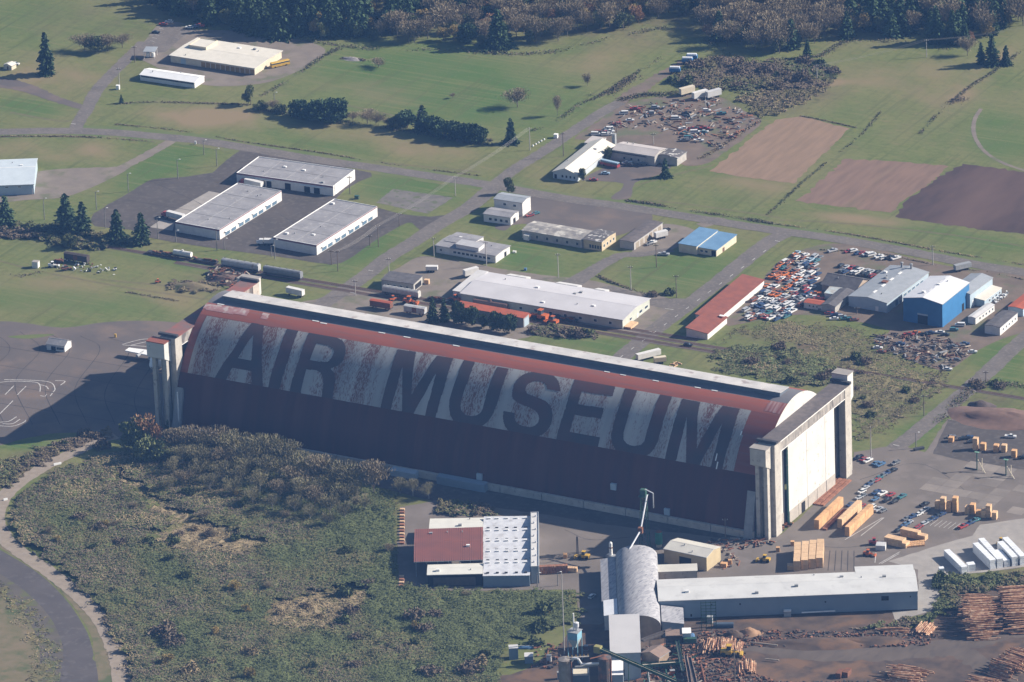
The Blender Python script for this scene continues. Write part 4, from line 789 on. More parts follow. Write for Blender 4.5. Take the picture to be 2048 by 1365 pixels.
# --- the mill: kilns
kiln_wall = mat('kiln_wall', (.30, .32, .34), (.26, .28, .30), .4, .6)
t = building('drying_shed', 'open sided drying shed with a broad brick red roof', (964, 1119.5), (830, 1123.5), (964, 1056), 7.5, 'gable', 1.3, 'u', dark, kiln_red, .5)
W, D = t['W'], t['D']
for o in list(t.children):
    if o.name.startswith('wall'): bpy.data.objects.remove(o)
for k in range(7):
    for s in (-1, 0, 1): obj('post', MB().box(-W/2+.4+k*(W-.8)/6-.15, -W/2+.4+k*(W-.8)/6+.15, s*(D/2-.4)-.15, s*(D/2-.4)+.15, 0, 7.4), steel_gray, t)
for k in range(30):
    x = -W/2+W*(k+.5)/30
    for s in (-1, 1):
        y0, y1 = (0, -D/2-.5) if s < 0 else (D/2+.5, 0)
        za = lambda y: 8.8-abs(y)*1.3/(D/2)+.245
        mb = MB(); mb.add([(x-.05, y0, za(y0)), (x+.05, y0, za(y0)), (x+.05, y1, za(y1)), (x-.05, y1, za(y1)), (x-.05, y0, za(y0)+.12), (x+.05, y0, za(y0)+.12), (x+.05, y1, za(y1)+.12), (x-.05, y1, za(y1)+.12)], [(3, 2, 1, 0), (4, 5, 6, 7), (0, 1, 5, 4), (1, 2, 6, 5), (2, 3, 7, 6), (3, 0, 4, 7)])
        obj('roof_rib', mb, kiln_red, t)
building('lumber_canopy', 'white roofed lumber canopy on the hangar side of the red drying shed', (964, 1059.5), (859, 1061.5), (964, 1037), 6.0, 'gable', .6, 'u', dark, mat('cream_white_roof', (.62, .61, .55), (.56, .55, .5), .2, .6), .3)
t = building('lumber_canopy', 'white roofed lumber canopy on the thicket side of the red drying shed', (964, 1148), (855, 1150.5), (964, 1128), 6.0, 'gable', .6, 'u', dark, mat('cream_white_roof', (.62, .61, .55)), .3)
W, D = t['W'], t['D']
obj('brown_siding', MB().box(-W/2+2.5, W/2-3, -D/2-.12, -D/2-.01, .4, 4.6), mat('brown_siding', (.11, .095, .09), (.085, .075, .072), .6, .9), t)
for i, (yb, yt) in enumerate([(1057, 1037), (1079, 1061), (1100, 1082), (1121, 1103), (1147, 1125)]):
    t = building('dry_kiln', ['first silver dry kiln from the hangar, with roof vents', 'second silver dry kiln from the hangar, with roof vents', 'third silver dry kiln from the hangar, with roof vents', 'fourth silver dry kiln from the hangar, with roof vents', 'last silver dry kiln, with its blue gray wall facing the thicket'][i], (1059, yb), (966, yb+1.2), (1059, yt), 6.5, 'shed', (-1.2, .9), 'w', blue_shed_wall if i == 4 else kiln_wall, silver_roof, .15)
    W, D = t['W'], t['D']
    for k in range(5):
        for s in (-1, 1):
            x = -W/2+W*(k+.5)/5+random.uniform(-.3, .3); y = s*D*.34; z = 6.35+.3+2.1*(y/D)
            obj('roof_vent', MB().box(x-.7, x+.7, y-.35, y+.35, z, z+.5), dark_metal if s < 0 else white_trim, t)
t = building('kiln_gallery', 'long narrow white roofed control gallery across the kiln ends', (1077.5, 1133), (1061.5, 1133.5), (1077, 1024), 8.5, 'flat', 0, 'u', kiln_wall, mat('gallery_roof', (.58, .57, .55), (.52, .51, .5), .3, .6), 0)
W, D = t['W'], t['D']
for k in range(8): obj('roof_vent', MB().tube((-.3+.8*(k % 2), -D/2+5+k*(D-10)/7, 8.3), (-.3+.8*(k % 2), -D/2+5+k*(D-10)/7, 9.2), .45, n=8), silver_roof, t)
# --- the mill: other buildings
building('tan_store', 'tan metal store with an off white roof and a dark truck door', (1413, 1116), (1327.7, 1098.4), (1440, 1094.5), 6.8, 'gable', 1.4, 'u', mat('tan_metal_wall', (.46, .38, .24), (.41, .335, .215), .3, .6), mat('offwhite_roof', (.56, .54, .48), (.5, .48, .43), .2, .5), .2, [('S', .36, .64, .1, 4.8, 'opening')])
t = building('sawmill', 'very long sawmill hall with a bright white roof and blue gray side', (1835, 1183), (1318, 1203), (1829, 1141), 9.3, 'gable', 1.6, 'u', blue_shed_wall, mat('sawmill_roof', (.56, .56, .545), (.50, .50, .488), .12, .5, c3=(.44, .44, .43), s3=.25, lo3=.58, hi3=.75), .3,
             [('S', .86, .888, 5.4, 7.6, 'opening'), ('S', .05, .058, 1.5, 2.6, 'opening'), ('S', .12, .126, 1.2, 2.4, 'opening'), ('S', .31, .316, 6.0, 6.8, 'opening'), ('S', .64, .646, 5.5, 6.2, 'opening'), ('S', .97, .974, 6.5, 7.2, 'opening'), ('S', .20, .206, 6.2, 6.9, 'opening'), ('E', .1, .4, .1, 4, 'roller_door')])
wing(t, (1827, 1145), (1712, 1149), (1825, 1130), 9.3, 'shed', (.3, -.2), 'w', blue_shed_wall, mat('sawmill_roof', (.66, .66, .64)), .25)
W, D = t['W'], t['D']
for fx, w in ((.10, .05), (.83, .012)): obj('dark_plinth', MB().box(-W/2+2, W/2-.2, -D/2-.1, -D/2-.01, .0, .6), dark_metal, t) if fx == .10 else None
obj('wall_pipe', MB().tube((-W/2+.55*W, -D/2-1.2, 1.6), (-W/2+.68*W, -D/2-1.2, 1.8), .3, n=6), white_trim, t)
t = building('barrel_mill', 'old mill house with a patched silver barrel roof', (1322, 1252), (1236, 1254), (1314.5, 1112), 6.5, 'barrel', 5.5, 'w', mat('tan_mill_end', (.30, .22, .16), (.24, .18, .13), .4, .9), mill_roof, .4)
wing(t, (1233, 1202), (1204, 1203), (1230, 1119), 6.0, 'shed', (-.3, 1.2), 'u', blue_shed_wall, mill_roof, .2)
wing(t, (1234, 1232), (1208, 1233), (1234, 1202), 7.0, 'shed', (0, .8), 'u', white_wall, mat('new_white_roof', (.68, .69, .71), (.62, .63, .65), .2, .4), .2)
wing(t, (1367, 1248), (1324, 1250), (1366, 1216), 6.2, 'shed', (1.3, -.2), 'u', blue_shed_wall, mill_roof, .2)
wing(t, (1394, 1142), (1312, 1144), (1392, 1131), 6.2, 'shed', (-.2, .5), 'w', concrete, mat('offwhite_roof', (.56, .54, .48)), .2)
t = building('planer_house', 'tall planer house with a plain pale gray roof and a black framed hatch', (1281, 1306), (1221, 1315), (1278, 1232), 13.0, 'shed', (0, .6), 'w', mat('planer_wall', (.27, .32, .37), (.24, .29, .335), .3, .6), mat('planer_roof', (.47, .46, .46), (.43, .42, .42), .1, .6), .2, [('S', .15, .45, 2.0, 5.2, 'garage_door'), ('S', .24, .36, 2.0, 4.4, 'panel')])
building('chip_house', 'small bright white roofed house between the silos and the planer house', (1246, 1349), (1224, 1342), (1246, 1322), 9.5, 'shed', (-.4, .5), 'w', mat('planer_wall', (.27, .32, .37)), mat('bright_white_roof', (.80, .80, .79)), .1)
building('filing_hut', 'brown hip roofed hut with a white side roof under the log conveyor', (1318, 1315), (1284, 1306), (1333, 1301), 6.0, 'gable', 1.6, 'w', mat('tan_mill_end', (.30, .22, .16)), mat('brown_hut_roof', (.24, .17, .135), (.2, .145, .12), .4, .8), .5)
building('service_hut', 'narrow white service hut at the edge of the thicket', (1036, 1297), (1018, 1298), (1036, 1290), 5.5, 'gable', .3, 'u', blue_shed_wall, white_roof, .1)
building('service_hut', 'small pale service hut beside the blue boat', (1066, 1314), (1049, 1311), (1066, 1306), 3.2, 'gable', .3, 'u', blue_shed_wall, white_roof, .1)
# ================================================================ VEHICLES
def paint(name, c): return mat('car_paint_'+name, c, tuple(x*.9 for x in c), 1.0, .35, spec=.5)
PAINT = {'white': paint('white', (.66, .66, .65)), 'silver': paint('silver', (.38, .39, .41)), 'black': paint('black', (.02, .02, .023)), 'dark blue': paint('dark_blue', (.03, .06, .14)), 'blue': paint('blue', (.08, .16, .28)), 'red': paint('red', (.30, .045, .045)),
         'gray': paint('gray', (.16, .165, .175)), 'teal': paint('teal', (.05, .16, .18)), 'rust brown': paint('rust', (.22, .08, .045)), 'orange': paint('orange', (.50, .15, .04)), 'tan': paint('tan', (.40, .33, .23)), 'green': paint('green', (.05, .13, .07)), 'yellow': paint('yellow', (.60, .36, .05)), 'pale blue': paint('pale_blue', (.32, .44, .54))}
def car_meshes(kind):
    b, w = MB(), MB()
    if kind == 'sedan':
        b.extrude([(-.9, .28), (.9, .28), (.92, .6), (.84, .92), (-.84, .92), (-.92, .6)], -2.25, 2.25)
        gl = [(-1.55, .92), (1.05, .92), (.45, 1.42), (-1.05, 1.42)]; hw, tw = .80, .62; b.box(-1.02, .42, -.60, .60, 1.425, 1.48)
    elif kind == 'pickup':
        b.extrude([(-.95, .4), (.95, .4), (.97, .8), (.93, 1.08), (-.93, 1.08), (-.97, .8)], -2.7, 2.7)
        gl = [(-.55, 1.08), (1.35, 1.08), (.85, 1.75), (-.40, 1.75)]; hw, tw = .86, .70; b.box(-.38, .82, -.68, .68, 1.755, 1.81)
        b.box(-2.68, -.7, -.95, -.85, 1.08, 1.3); b.box(-2.68, -.7, .85, .95, 1.08, 1.3); b.box(-2.7, -2.6, -.84, .84, 1.08, 1.3)
    elif kind == 'van':
        b.extrude([(-.95, .35), (.95, .35), (.98, .9), (.95, 1.15), (-.95, 1.15), (-.98, .9)], -2.5, 2.5)
        gl = [(-2.45, 1.15), (1.75, 1.15), (1.25, 1.72), (-2.4, 1.72)]; hw, tw = .92, .80; b.box(-2.38, 1.22, -.80, .80, 1.725, 1.92)
    else:                      # hatchback / utility
        b.extrude([(-.9, .35), (.9, .35), (.93, .75), (.88, 1.02), (-.88, 1.02), (-.93, .75)], -2.2, 2.2)
        gl = [(-2.1, 1.02), (1.1, 1.02), (.55, 1.58), (-1.85, 1.58)]; hw, tw = .84, .70; b.box(-1.82, .52, -.68, .68, 1.585, 1.66)
    vs = [(gl[0][0], -hw, gl[0][1]), (gl[1][0], -hw, gl[1][1]), (gl[1][0], hw, gl[1][1]), (gl[0][0], hw, gl[0][1]), (gl[3][0], -tw, gl[3][1]), (gl[2][0], -tw, gl[2][1]), (gl[2][0], tw, gl[2][1]), (gl[3][0], tw, gl[3][1])]
    w.add(vs, [(3, 2, 1, 0), (4, 5, 6, 7), (0, 1, 5, 4), (1, 2, 6, 5), (2, 3, 7, 6), (3, 0, 4, 7)])
    return b, w
WHEEL = MB().tube((0, -.11, 0), (0, .11, 0), .33, n=8).mesh('wheel'); WHEEL.materials.append(tyre)
CARM = {}
def car(kind, colour, x, y, ang, where, wheels=True, z=0.0, tilt=0.0, state='parked', world=None):
    key = (kind, colour)
    if key not in CARM:
        b, w = car_meshes(kind); mb = b.mesh(kind+'_body'); mb.materials.append(PAINT[colour]); mw = w.mesh(kind+'_windows'); mw.materials.append(glass); CARM[key] = (mb, mw)
    mb, mw = CARM[key]; g = G(x, y, z) if world is None else world
    t = thing({'sedan': 'sedan_car', 'pickup': 'pickup_truck', 'van': 'passenger_van', 'hatch': 'hatchback_car'}[kind], f"{colour} {dict(sedan='sedan', pickup='pickup truck', van='van', hatch='hatchback')[kind]} {state} {where}", {'sedan': 'car', 'pickup': 'pickup truck', 'van': 'van', 'hatch': 'car'}[kind], (g[0], g[1], z+.1), math.radians(ang), f"{colour} {kind}s {state} {where}")
    t.rotation_euler[0] = tilt
    obj('body', mb, None, t); obj('windows', mw, None, t)
    if wheels:
        for wx in (1.42, -1.42):
            for s in (-1, 1): obj('wheel', WHEEL, None, t, (wx, s*.84, .33))
    return t
CC = {'k': 'black', 'w': 'white', 's': 'silver', 'b': 'blue', 'd': 'dark blue', 'r': 'red', 'g': 'gray', 't': 'teal', 'n': 'rust brown', 'o': 'orange', 'a': 'tan', 'e': 'green', 'y': 'yellow', 'p': 'pale blue'}
KK = {'s': 'sedan', 'p': 'pickup', 'v': 'van', 'h': 'hatch'}
def cars(where, ang, spec, **kw):
    for (x, y, c) in spec: car(KK[c[1]], CC[c[0]], x, y, ang+random.uniform(-4, 4)+(180 if random.random() < .5 else 0), where, **kw)
cars('beside the hangar tower', 74, [(1717, 918, 'kp'), (1727, 921, 'rs'), (1736, 924, 'wp'), (1752, 929, 'bs'), (1761, 932, 'bp'), (1791, 929, 'gp')])
cars('in the long row by the hangar door', 74, [(1785, 944, 'kp'), (1776, 948, 'dp'), (1766, 953, 'gs'), (1758, 958, 'ts'), (1754, 963, 'rs'), (1744, 967, 'gh'), (1737, 972, 'ds'), (1731, 978, 'ss'), (1724, 986, 'wh'), (1726, 994, 'gs'), (1718, 998, 'ss')])
cars('in the middle row of the mill car park', 74, [(1752, 988, 'dp'), (1765, 990, 'wp'), (1781, 993, 'rp'), (1804, 996, 'tp'), (1750, 1001, 'bs'), (1774, 1003, 'kp'), (1788, 1006, 'ks'), (1700, 1012, 'ds'), (1723, 1014, 'rs'), (1744, 1017, 'wh'), (1757, 1022, 'sp'), (1766, 1024, 'gs')])
cars('in the double row of the mill car park', 72, [(1849, 1012, 'kp'), (1852, 1021, 'ws'), (1844, 1026, 'ss'), (1838, 1031, 'ws'), (1825, 1036, 'dp'), (1813, 1040, 'gs'), (1818, 1047, 'ss'), (1811, 1051, 'bs'), (1805, 1057, 'ds'), (1797, 1063, 'ks'), (1884, 1031, 'ds'), (1874, 1035, 'kp'), (1866, 1041, 'dp'), (1856, 1046, 'gs'), (1849, 1050, 'sh'), (1838, 1056, 'rs'), (1832, 1061, 'rh')])
cars('at the far end of the mill car park', 72, [(1950, 1044, 'tp'), (1940, 1049, 'dp'), (1926, 1056, 'rp')])
cars('among the lumber packs of the upper lot', 40, [(1903, 876, 'gs'), (1928, 880, 'kp'), (1938, 877, 'ds'), (1943, 886, 'ks'), (2046, 918, 'kp')])
car('pickup', 'white', 2021, 876, 18, 'alone on the dark upper lot')
cars('beside the old barracks', 60, [(1060, 433, 'rs'), (1071, 429, 'ts')]); cars('behind the brown storehouse', 70, [(1331, 464, 'kp'), (1304, 488, 'wp'), (1299, 490, 'gs')])
car('pickup', 'silver', 1328, 511, 14, 'on the mown lawn by the driveway'); car('hatch', 'black', 1376, 693, 10, 'on the grass behind the hangar'); car('hatch', 'white', 1184, 1196, 88, 'in the shade of the mill', )
cars('at the depot parking bays', 15, [(338, 46, 'wh'), (326, 51, 'rs'), (312, 67, 'ks'), (379, 57, 'ws'), (390, 56, 'dh'), (400, 54, 'rp')])
car('sedan', 'white', 31, 130, 10, 'beside the tiny cream cabin')
cars('in front of the farm shop', 20, [(1211, 349, 'ps'), (1254, 329, 'wp'), (1260, 333, 'kp'), (1187, 362, 'rs'), (1288, 330, 'gs')])
cars('along the roadside edge of the salvage yard', 60, [(1665, 504, 'sp'), (1697, 505, 'rs'), (1707, 504, 'wh'), (1716, 509, 'ds'), (1724, 508, 'rs'), (1734, 511, 'wp'), (1743, 512, 'wv'), (1758, 516, 'wp'), (1767, 519, 'wh'), (1780, 518, 'kp'), (1792, 519, 'wp')], state='parked')
# scrapped cars: the packed field beside the red shed, the barn row, the farm yard
scrap_zone = [(1565, 522), (1600, 505), (1642, 515), (1636, 560), (1620, 598), (1590, 632), (1560, 640), (1490, 642), (1495, 615), (1535, 570)]
pal = list('wwwwwsssssgggkkdtrnnnoap')
k = 0; used = []
for gy in np.concatenate([np.arange(60+k*16.4, 60+k*16.4+14, 4.8) for k in range(17)]):
    for gx in np.arange(-260, 0, 2.7):
        q = PX([gx, gy, 0])
        if inside(q, scrap_zone) and random.random() < .93 and k < 205:
            k += 1; c = random.choice(pal)
            if q[1] < 575 and q[0] < 1600 and random.random() < .5: c = random.choice('onoonw')
            car(random.choice(['sedan', 'sedan', 'pickup', 'van', 'hatch', 'sedan']), CC[c], 0, 0, 78+random.gauss(0, 6), 'in the packed scrap field', wheels=False, state='dumped', z=-.05, tilt=random.gauss(0, .03), world=(gx+random.gauss(0, .45), gy+random.gauss(0, .6), 0))
barn_zone = [(1668, 538), (1690, 532), (1760, 545), (1755, 560), (1700, 552)]
for gy in np.arange(120, 300, 5.2):
    for gx in np.arange(-220, 0, 2.9):
        q = PX([gx, gy, 0])
        if inside(q, barn_zone): car(random.choice(['sedan', 'sedan', 'hatch', 'pickup']), CC[random.choice('rwwssgdkk')], 0, 0, 76+random.gauss(0, 8), 'in the rows behind the old barn', wheels=False, state='dumped', world=(gx+random.gauss(0, .3), gy+random.gauss(0, .4), 0))
cars('by the lean-to of the old barn', 30, [(1623, 596, 'wp'), (1632, 590, 'op'), (1638, 600, 'rp'), (1645, 612+8, 'gs'), (1658, 629, 'rs'), (1672, 633, 'dp'), (1684, 636, 'sh'), (1692, 640, 'tp'), (1575, 632, 'ds'), (1668, 640, 'ws'), (1709, 642, 'ns')], wheels=False, state='dumped')
cars('below the blue hall', 20, [(1832, 668, 'os'), (1818, 672, 'rp'), (1850, 672, 'kp'), (1860, 668, 'ds'), (1880, 667, 'ws'), (1890, 672, 'ks'), (1908, 662, 'th'), (1920, 653, 'wv'), (1801, 690, 'ds'), (1763, 706, 'ns'), (1756, 698, 'ws'), (1905, 696, 'gp'), (1930, 690, 'ds'), (1945, 706, 'ws'), (1912, 722, 'gs'), (1895, 741, 'ws')], wheels=False, state='dumped')
farm = []
for _ in range(62):
    z_ = random.choice([[(1225, 226), (1300, 205), (1330, 222), (1330, 240), (1260, 250), (1215, 262)], [(1330, 228), (1420, 215), (1500, 232), (1490, 245), (1400, 238), (1340, 240)], [(1340, 262), (1395, 250), (1440, 258), (1420, 268), (1370, 270)], [(1352, 282), (1400, 275), (1404, 288), (1360, 292)], [(1200, 258), (1230, 262), (1222, 274), (1190, 272)], [(1450, 270), (1485, 260), (1500, 250), (1470, 282)]])
    P = np.array(z_); q = P.min(0)+(P.max(0)-P.min(0))*np.array([random.random(), random.random()])
    if inside(q, z_): farm.append((q[0], q[1], random.choice('wwwwskgdnrt')+random.choice('sshpv')))
cars('in the farm scrapyard', 25, farm, wheels=False, state='dumped')
# timber and scrap lying about the yards
def debris(name, label, zone, n, lo, hi, mats, cat='debris', hmax=.8):
    mb = {}
    P = np.array(zone); a, b = P.min(0), P.max(0)
    k = 0
    while k < n:
        q = a+(b-a)*np.array([random.random(), random.random()])
        if not inside(q, zone): continue
        k += 1; g = G(*q); L = random.uniform(lo, hi); w = random.uniform(.15, .7); m = random.choice(mats)
        M = Matrix.Translation((g[0], g[1], random.uniform(0, hmax))) @ Matrix.Rotation(random.uniform(0, 3.14), 4, 'Z') @ Matrix.Rotation(random.gauss(0, .16), 4, 'Y')
        mb.setdefault(m.name, (MB(), m))[0].box(-L/2, L/2, -w/2, w/2, 0, random.uniform(.15, .8), M)
    for (q, m) in mb.values():
        o = obj(name, q, m, kind='stuff'); o['label'] = label; o['category'] = cat
bark_bits0 = mat('brown_scrap', (.15, .11, .09), (.10, .08, .07), .8, .95)
pale_wood = mat('bleached_wood', (.42, .36, .29), (.32, .27, .22), .9, .9)
debris('scrap_debris', 'scattered planks and scrap metal below the blue hall', [(1740, 668), (1830, 668), (1900, 680), (1950, 700), (1900, 742), (1850, 735), (1760, 700)], 300, .9, 5.0, [pale_wood, steel_gray, dark_metal, bark, dark_metal, bark_bits0, bark_bits0, rust], hmax=.7)
debris('scrap_debris', 'white bins and bottles heaped beside the yard office', [(1985, 600), (2015, 585), (2018, 592), (1992, 608)], 70, .5, 1.2, [white_trim, wrap, steel_gray])
debris('scrap_debris', 'scattered timber and scrap over the farm scrapyard', [(1195, 270), (1260, 215), (1330, 205), (1420, 195), (1500, 230), (1515, 248), (1440, 300), (1400, 292), (1330, 262), (1250, 255)], 300, .8, 5.0, [pale_wood, rust, lumber_brown, steel_gray, dark_metal])
debris('scrap_debris', 'rusty scrap heaped on the trackside mound', [(408, 548), (450, 543), (500, 555), (495, 572), (450, 575), (430, 562)], 160, .8, 4.0, [rust, dark_metal, pale_wood, rust], hmax=2.5)
debris('scrap_debris', 'loose timber lying by the tan store', [(1380, 1092), (1440, 1080), (1540, 1080), (1550, 1088), (1450, 1104), (1440, 1140), (1480, 1135), (1470, 1110)], 110, .8, 5.0, [pale_wood, dark_metal, rust, lumber_brown], hmax=.3)
debris('scrap_debris', 'weathered boards in the hangar corner', [(1560, 1068), (1590, 1045), (1575, 1046), (1556, 1060)], 26, .8, 3.0, [lumber_brown, rust, dark_metal], hmax=.4)
bark_bits = mat('bark_litter', (.17, .09, .06), (.11, .065, .05), .8, .95)
debris('bark_litter', 'bark and broken logs strewn over the mill ground', [(1400, 1265), (1560, 1262), (1720, 1265), (1880, 1270), (1850, 1292), (1640, 1298), (1500, 1292), (1480, 1340), (1560, 1365), (1740, 1365), (1700, 1385), (1380, 1380), (1350, 1310)], 2000, .3, 2.6, [bark_bits, bark_bits, bark, mill_dirt, lumber_brown, dark_metal], hmax=.2)
debris('scrap_debris', 'junk and old parts in the long grass of the rail museum', [(95, 525), (145, 515), (235, 540), (230, 552), (150, 545), (100, 540)], 60, .6, 2.2, [rust, dark_metal, white_trim, steel_gray])
# ---------------------------------------------------------------- trucks, bus, trailers, aircraft, machines
def truck(label, x, y, ang, colour, box_m, L=12, cab=True, name='lorry', cat='lorry', h=3.9, bottom=1.2):
    g = G(x, y); t = thing(name, label, cat, (g[0], g[1], .05), math.radians(ang))
    obj('cargo_box', MB().box(-L/2, L/2, -1.28, 1.28, bottom, h), box_m, t)
    obj('chassis', MB().box(-L/2, L/2+(3 if cab else 0), -.5, .5, .75, bottom-.02), dark_metal, t)
    for wx in ([-L/2+1.2, -L/2+2.5]+([L/2+2.4, L/2-.6] if cab else [L/2-2])):
        for s in (-1, 1): obj('wheel', MB().tube((wx, s*1.2-.15, .5), (wx, s*1.2+.15, .5), .5, n=8), tyre, t)
    if cab:
        obj('cab', MB().extrude([(-1.2, .8), (1.2, .8), (1.2, 2.2), (1.05, 3.1), (-1.05, 3.1), (-1.2, 2.2)], L/2+.5, L/2+2.4), PAINT[colour], t)
        obj('windscreen', MB().box(L/2+2.4, L/2+2.46, -.95, .95, 2.0, 2.85), glass, t)
        obj('bonnet', MB().box(L/2+2.47, L/2+3.9, -.95, .95, .8, 1.9), PAINT[colour], t)
    return t
truck('red cab lorry with a white trailer backed onto the loading bay', 352, 440, 170, 'red', white_wall, 11)
truck('red cab lorry with a white trailer between two trade units', 508, 375, 172, 'red', white_wall, 11)
truck('white van body on the gravel by the white office', 864, 544, 22, 'white', white_wall, 6, False, 'box_trailer', 'trailer', 3.2)
truck('white box trailer by the end of the long warehouse', 942, 553, 60, 'white', white_wall, 8, False, 'box_trailer', 'trailer', 4.2)
truck('white box trailer parked beside the brown storehouse', 1322, 477, 58, 'white', white_wall, 7, False, 'box_trailer', 'trailer', 3.8)
truck('white box trailer on the gravel behind the hangar ridge', 591, 592, 174, 'white', white_wall, 10, False, 'box_trailer', 'trailer', 4.0)
truck('long white trailer parked on the grass behind the hangar', 1297, 718, 58, 'white', white_wall, 13, False, 'box_trailer', 'trailer', 3.8)
truck('short cream trailer on the grass behind the hangar', 1320, 727, 40, 'white', cream_wall, 6, False, 'box_trailer', 'trailer', 3.4)
truck('gray dump trailer by the roadside of the salvage yard', 1925, 541, 55, 'gray', steel_gray, 9, False, 'dump_trailer', 'trailer', 3.6)
truck('white box van at the trade unit corner', 538, 490, 200, 'white', white_wall, 5, True, 'box_van', 'van', 3.2)
for (x, y, lab) in [(1374, 190, 'cream'), (1400, 198, 'white'), (1427, 196, 'pale gray')]:
    truck(f'{lab} box trailer at the back of the farm scrapyard', x, y, 62, 'white', {'cream': cream_wall, 'white': white_wall, 'pale gray': mat('pale_gray_box', (.5, .5, .5))}[lab], 9, False, 'box_trailer', 'trailer', 4.4)
for (x, y, lab) in [(1350, 147, 'at the scrapyard end of the track'), (1375, 128, 'in the middle of the track'), (1384, 121, 'at the end of the track')]:
    truck(f'blue and white tarped trailer {lab}', x, y, 20, 'white', blue_wall, 6, False, 'tarped_trailer', 'trailer', 3.0)
    o = bpy.context.scene.collection.objects[-1] if False else None
    g = G(x, y); tag(obj('tarp_bundle', MB().extrude([(-1.1, 0), (1.1, 0), (.9, .8), (0, 1.1), (-.9, .8)], -2.6, 2.6), wrap, None, (g[0], g[1], 3.06), math.radians(20)), f'white tarp bundle on the blue trailer {lab}', 'tarp')
def bus(label, x, y, ang, m, roofm, L=11):
    g = G(x, y); t = thing('coach', label, 'bus', (g[0], g[1], .05), math.radians(ang))
    obj('body', MB().extrude([(-1.25, .5), (1.25, .5), (1.27, 1.9), (-1.27, 1.9)], -L/2, L/2), m, t)
    obj('windows', MB().extrude([(-1.24, 1.91), (1.24, 1.91), (1.16, 2.65), (-1.16, 2.65)], -L/2+.1, L/2-.1), glass, t)
    obj('roof', MB().extrude([(-1.2, 2.66), (1.2, 2.66), (.9, 3.0), (-.9, 3.0)], -L/2, L/2), roofm, t)
    for wx in (-L/2+2, L/2-2.4):
        for s in (-1, 1): obj('wheel', MB().tube((wx, s*1.12-.15, .48), (wx, s*1.12+.15, .48), .48, n=8), tyre, t)
bus('yellow school bus at the end wall of the cream depot', 560, 133, 58, yellow_paint, yellow_paint); bus('red and blue tour coach in front of the farm shed', 1220, 333, 172, PAINT['red'], PAINT['pale blue'])
# airliner parked beyond the hangar, half hidden by the pylon
g = G(300, 750); t = thing('cargo_aircraft', 'bulbous white cargo aircraft half hidden behind the hangar pylon', 'aircraft', (g[0]+1, g[1]+17.6, 0), math.radians(90))
mb = MB(); n = 14; prof = [(-22, .2, 5.5), (-16, 1.6, 5.2), (-8, 3.4, 5.4), (0, 4.2, 5.6), (8, 4.3, 5.6), (13, 3.6, 5.2), (16, 2.2, 4.4), (17.6, .3, 4.0)]
vs = []
for (x, r, zc) in prof:
    for k in range(n): a = 2*math.pi*k/n; vs.append((-x, r*math.cos(a), zc+r*math.sin(a)))
mb.add(vs, [(j*n+i, (j+1)*n+i, (j+1)*n+(i+1) % n, j*n+(i+1) % n) for j in range(len(prof)-1) for i in range(n)]); obj('fuselage', mb.mesh('fuselage', True), white_trim, t)
obj('wing', MB().prism([(-3, -24), (1, -24), (3.5, 0), (3.5, 1), (1, 24), (-3, 24), (-4, 1), (-4, 0)], 3.0, 3.5), white_trim, t)
mb = MB(); mb.add([(15, -.25, 7), (23, -.25, 7), (24, -.2, 14), (20, -.2, 14), (15, .25, 7), (23, .25, 7), (24, .2, 14), (20, .2, 14)], [(0, 1, 2, 3), (7, 6, 5, 4), (0, 4, 5, 1), (1, 5, 6, 2), (2, 6, 7, 3), (3, 7, 4, 0)]); obj('tail_fin', mb, white_trim, t)
obj('tailplane', MB().prism([(18, -7), (21, -7), (22.5, 0), (21, 7), (18, 7), (16.5, 0)], 6.4, 6.7), white_trim, t)
for (x, y) in ((-13, 0), (1, -3), (1, 3)): obj('landing_gear', MB().tube((x, y, 0), (x, y, 3.2), .45, n=8), dark_metal, t)
for y in (-15, -8, 8, 15): obj('engine', MB().tube((-6.5, y, 3.2), (0, y, 3.3), .75, .55, n=10), steel_gray, t)
# ---------------------------------------------------------------- railway
RA, RB = G(225, 496)[:2], G(1324, 678)[:2]; RD = (RB-RA)/np.linalg.norm(RB-RA); RN = np.array([-RD[1], RD[0]])
def along(s, off=0.0): return RA+RD*s+RN*off
ballast = mat('rail_ballast', (.15, .12, .105), (.115, .095, .085), .3, .95)
SLP = MB().box(-1.25, 1.25, -.12, .12, 0, .16).mesh('sleeper'); SLP.materials.append(mat('sleeper_wood', (.10, .08, .07), (.075, .06, .055), .9, .95))
for off, s0, s1, nm in ((0.0, -70, 620, 'railway_track'), (-5.2, 40, 360, 'siding_track'), (5.0, 250, 330, 'siding_track')):
    a, b = along(s0, off), along(s1, off)
    bed = ribbon(nm, [a, (a+b)/2, b], 3.6, .10+abs(off)*.002, ballast, .2, world=True)
    ang = math.atan2(RD[1], RD[0])
    for r in (-.72, .72):
        c = (a+b)/2+RN*r; obj('rail', MB().box(-(s1-s0)/2, (s1-s0)/2, -.06, .06, .28, .45), rust, bed, (c[0], c[1], 0), ang)
    if off == 0.0:
        for s in np.arange(0, 300, 1.05): p = along(s, off); obj('sleeper', SLP, None, bed, (p[0], p[1], .12), ang+math.pi/2)
RANG = math.atan2(RD[1], RD[0])
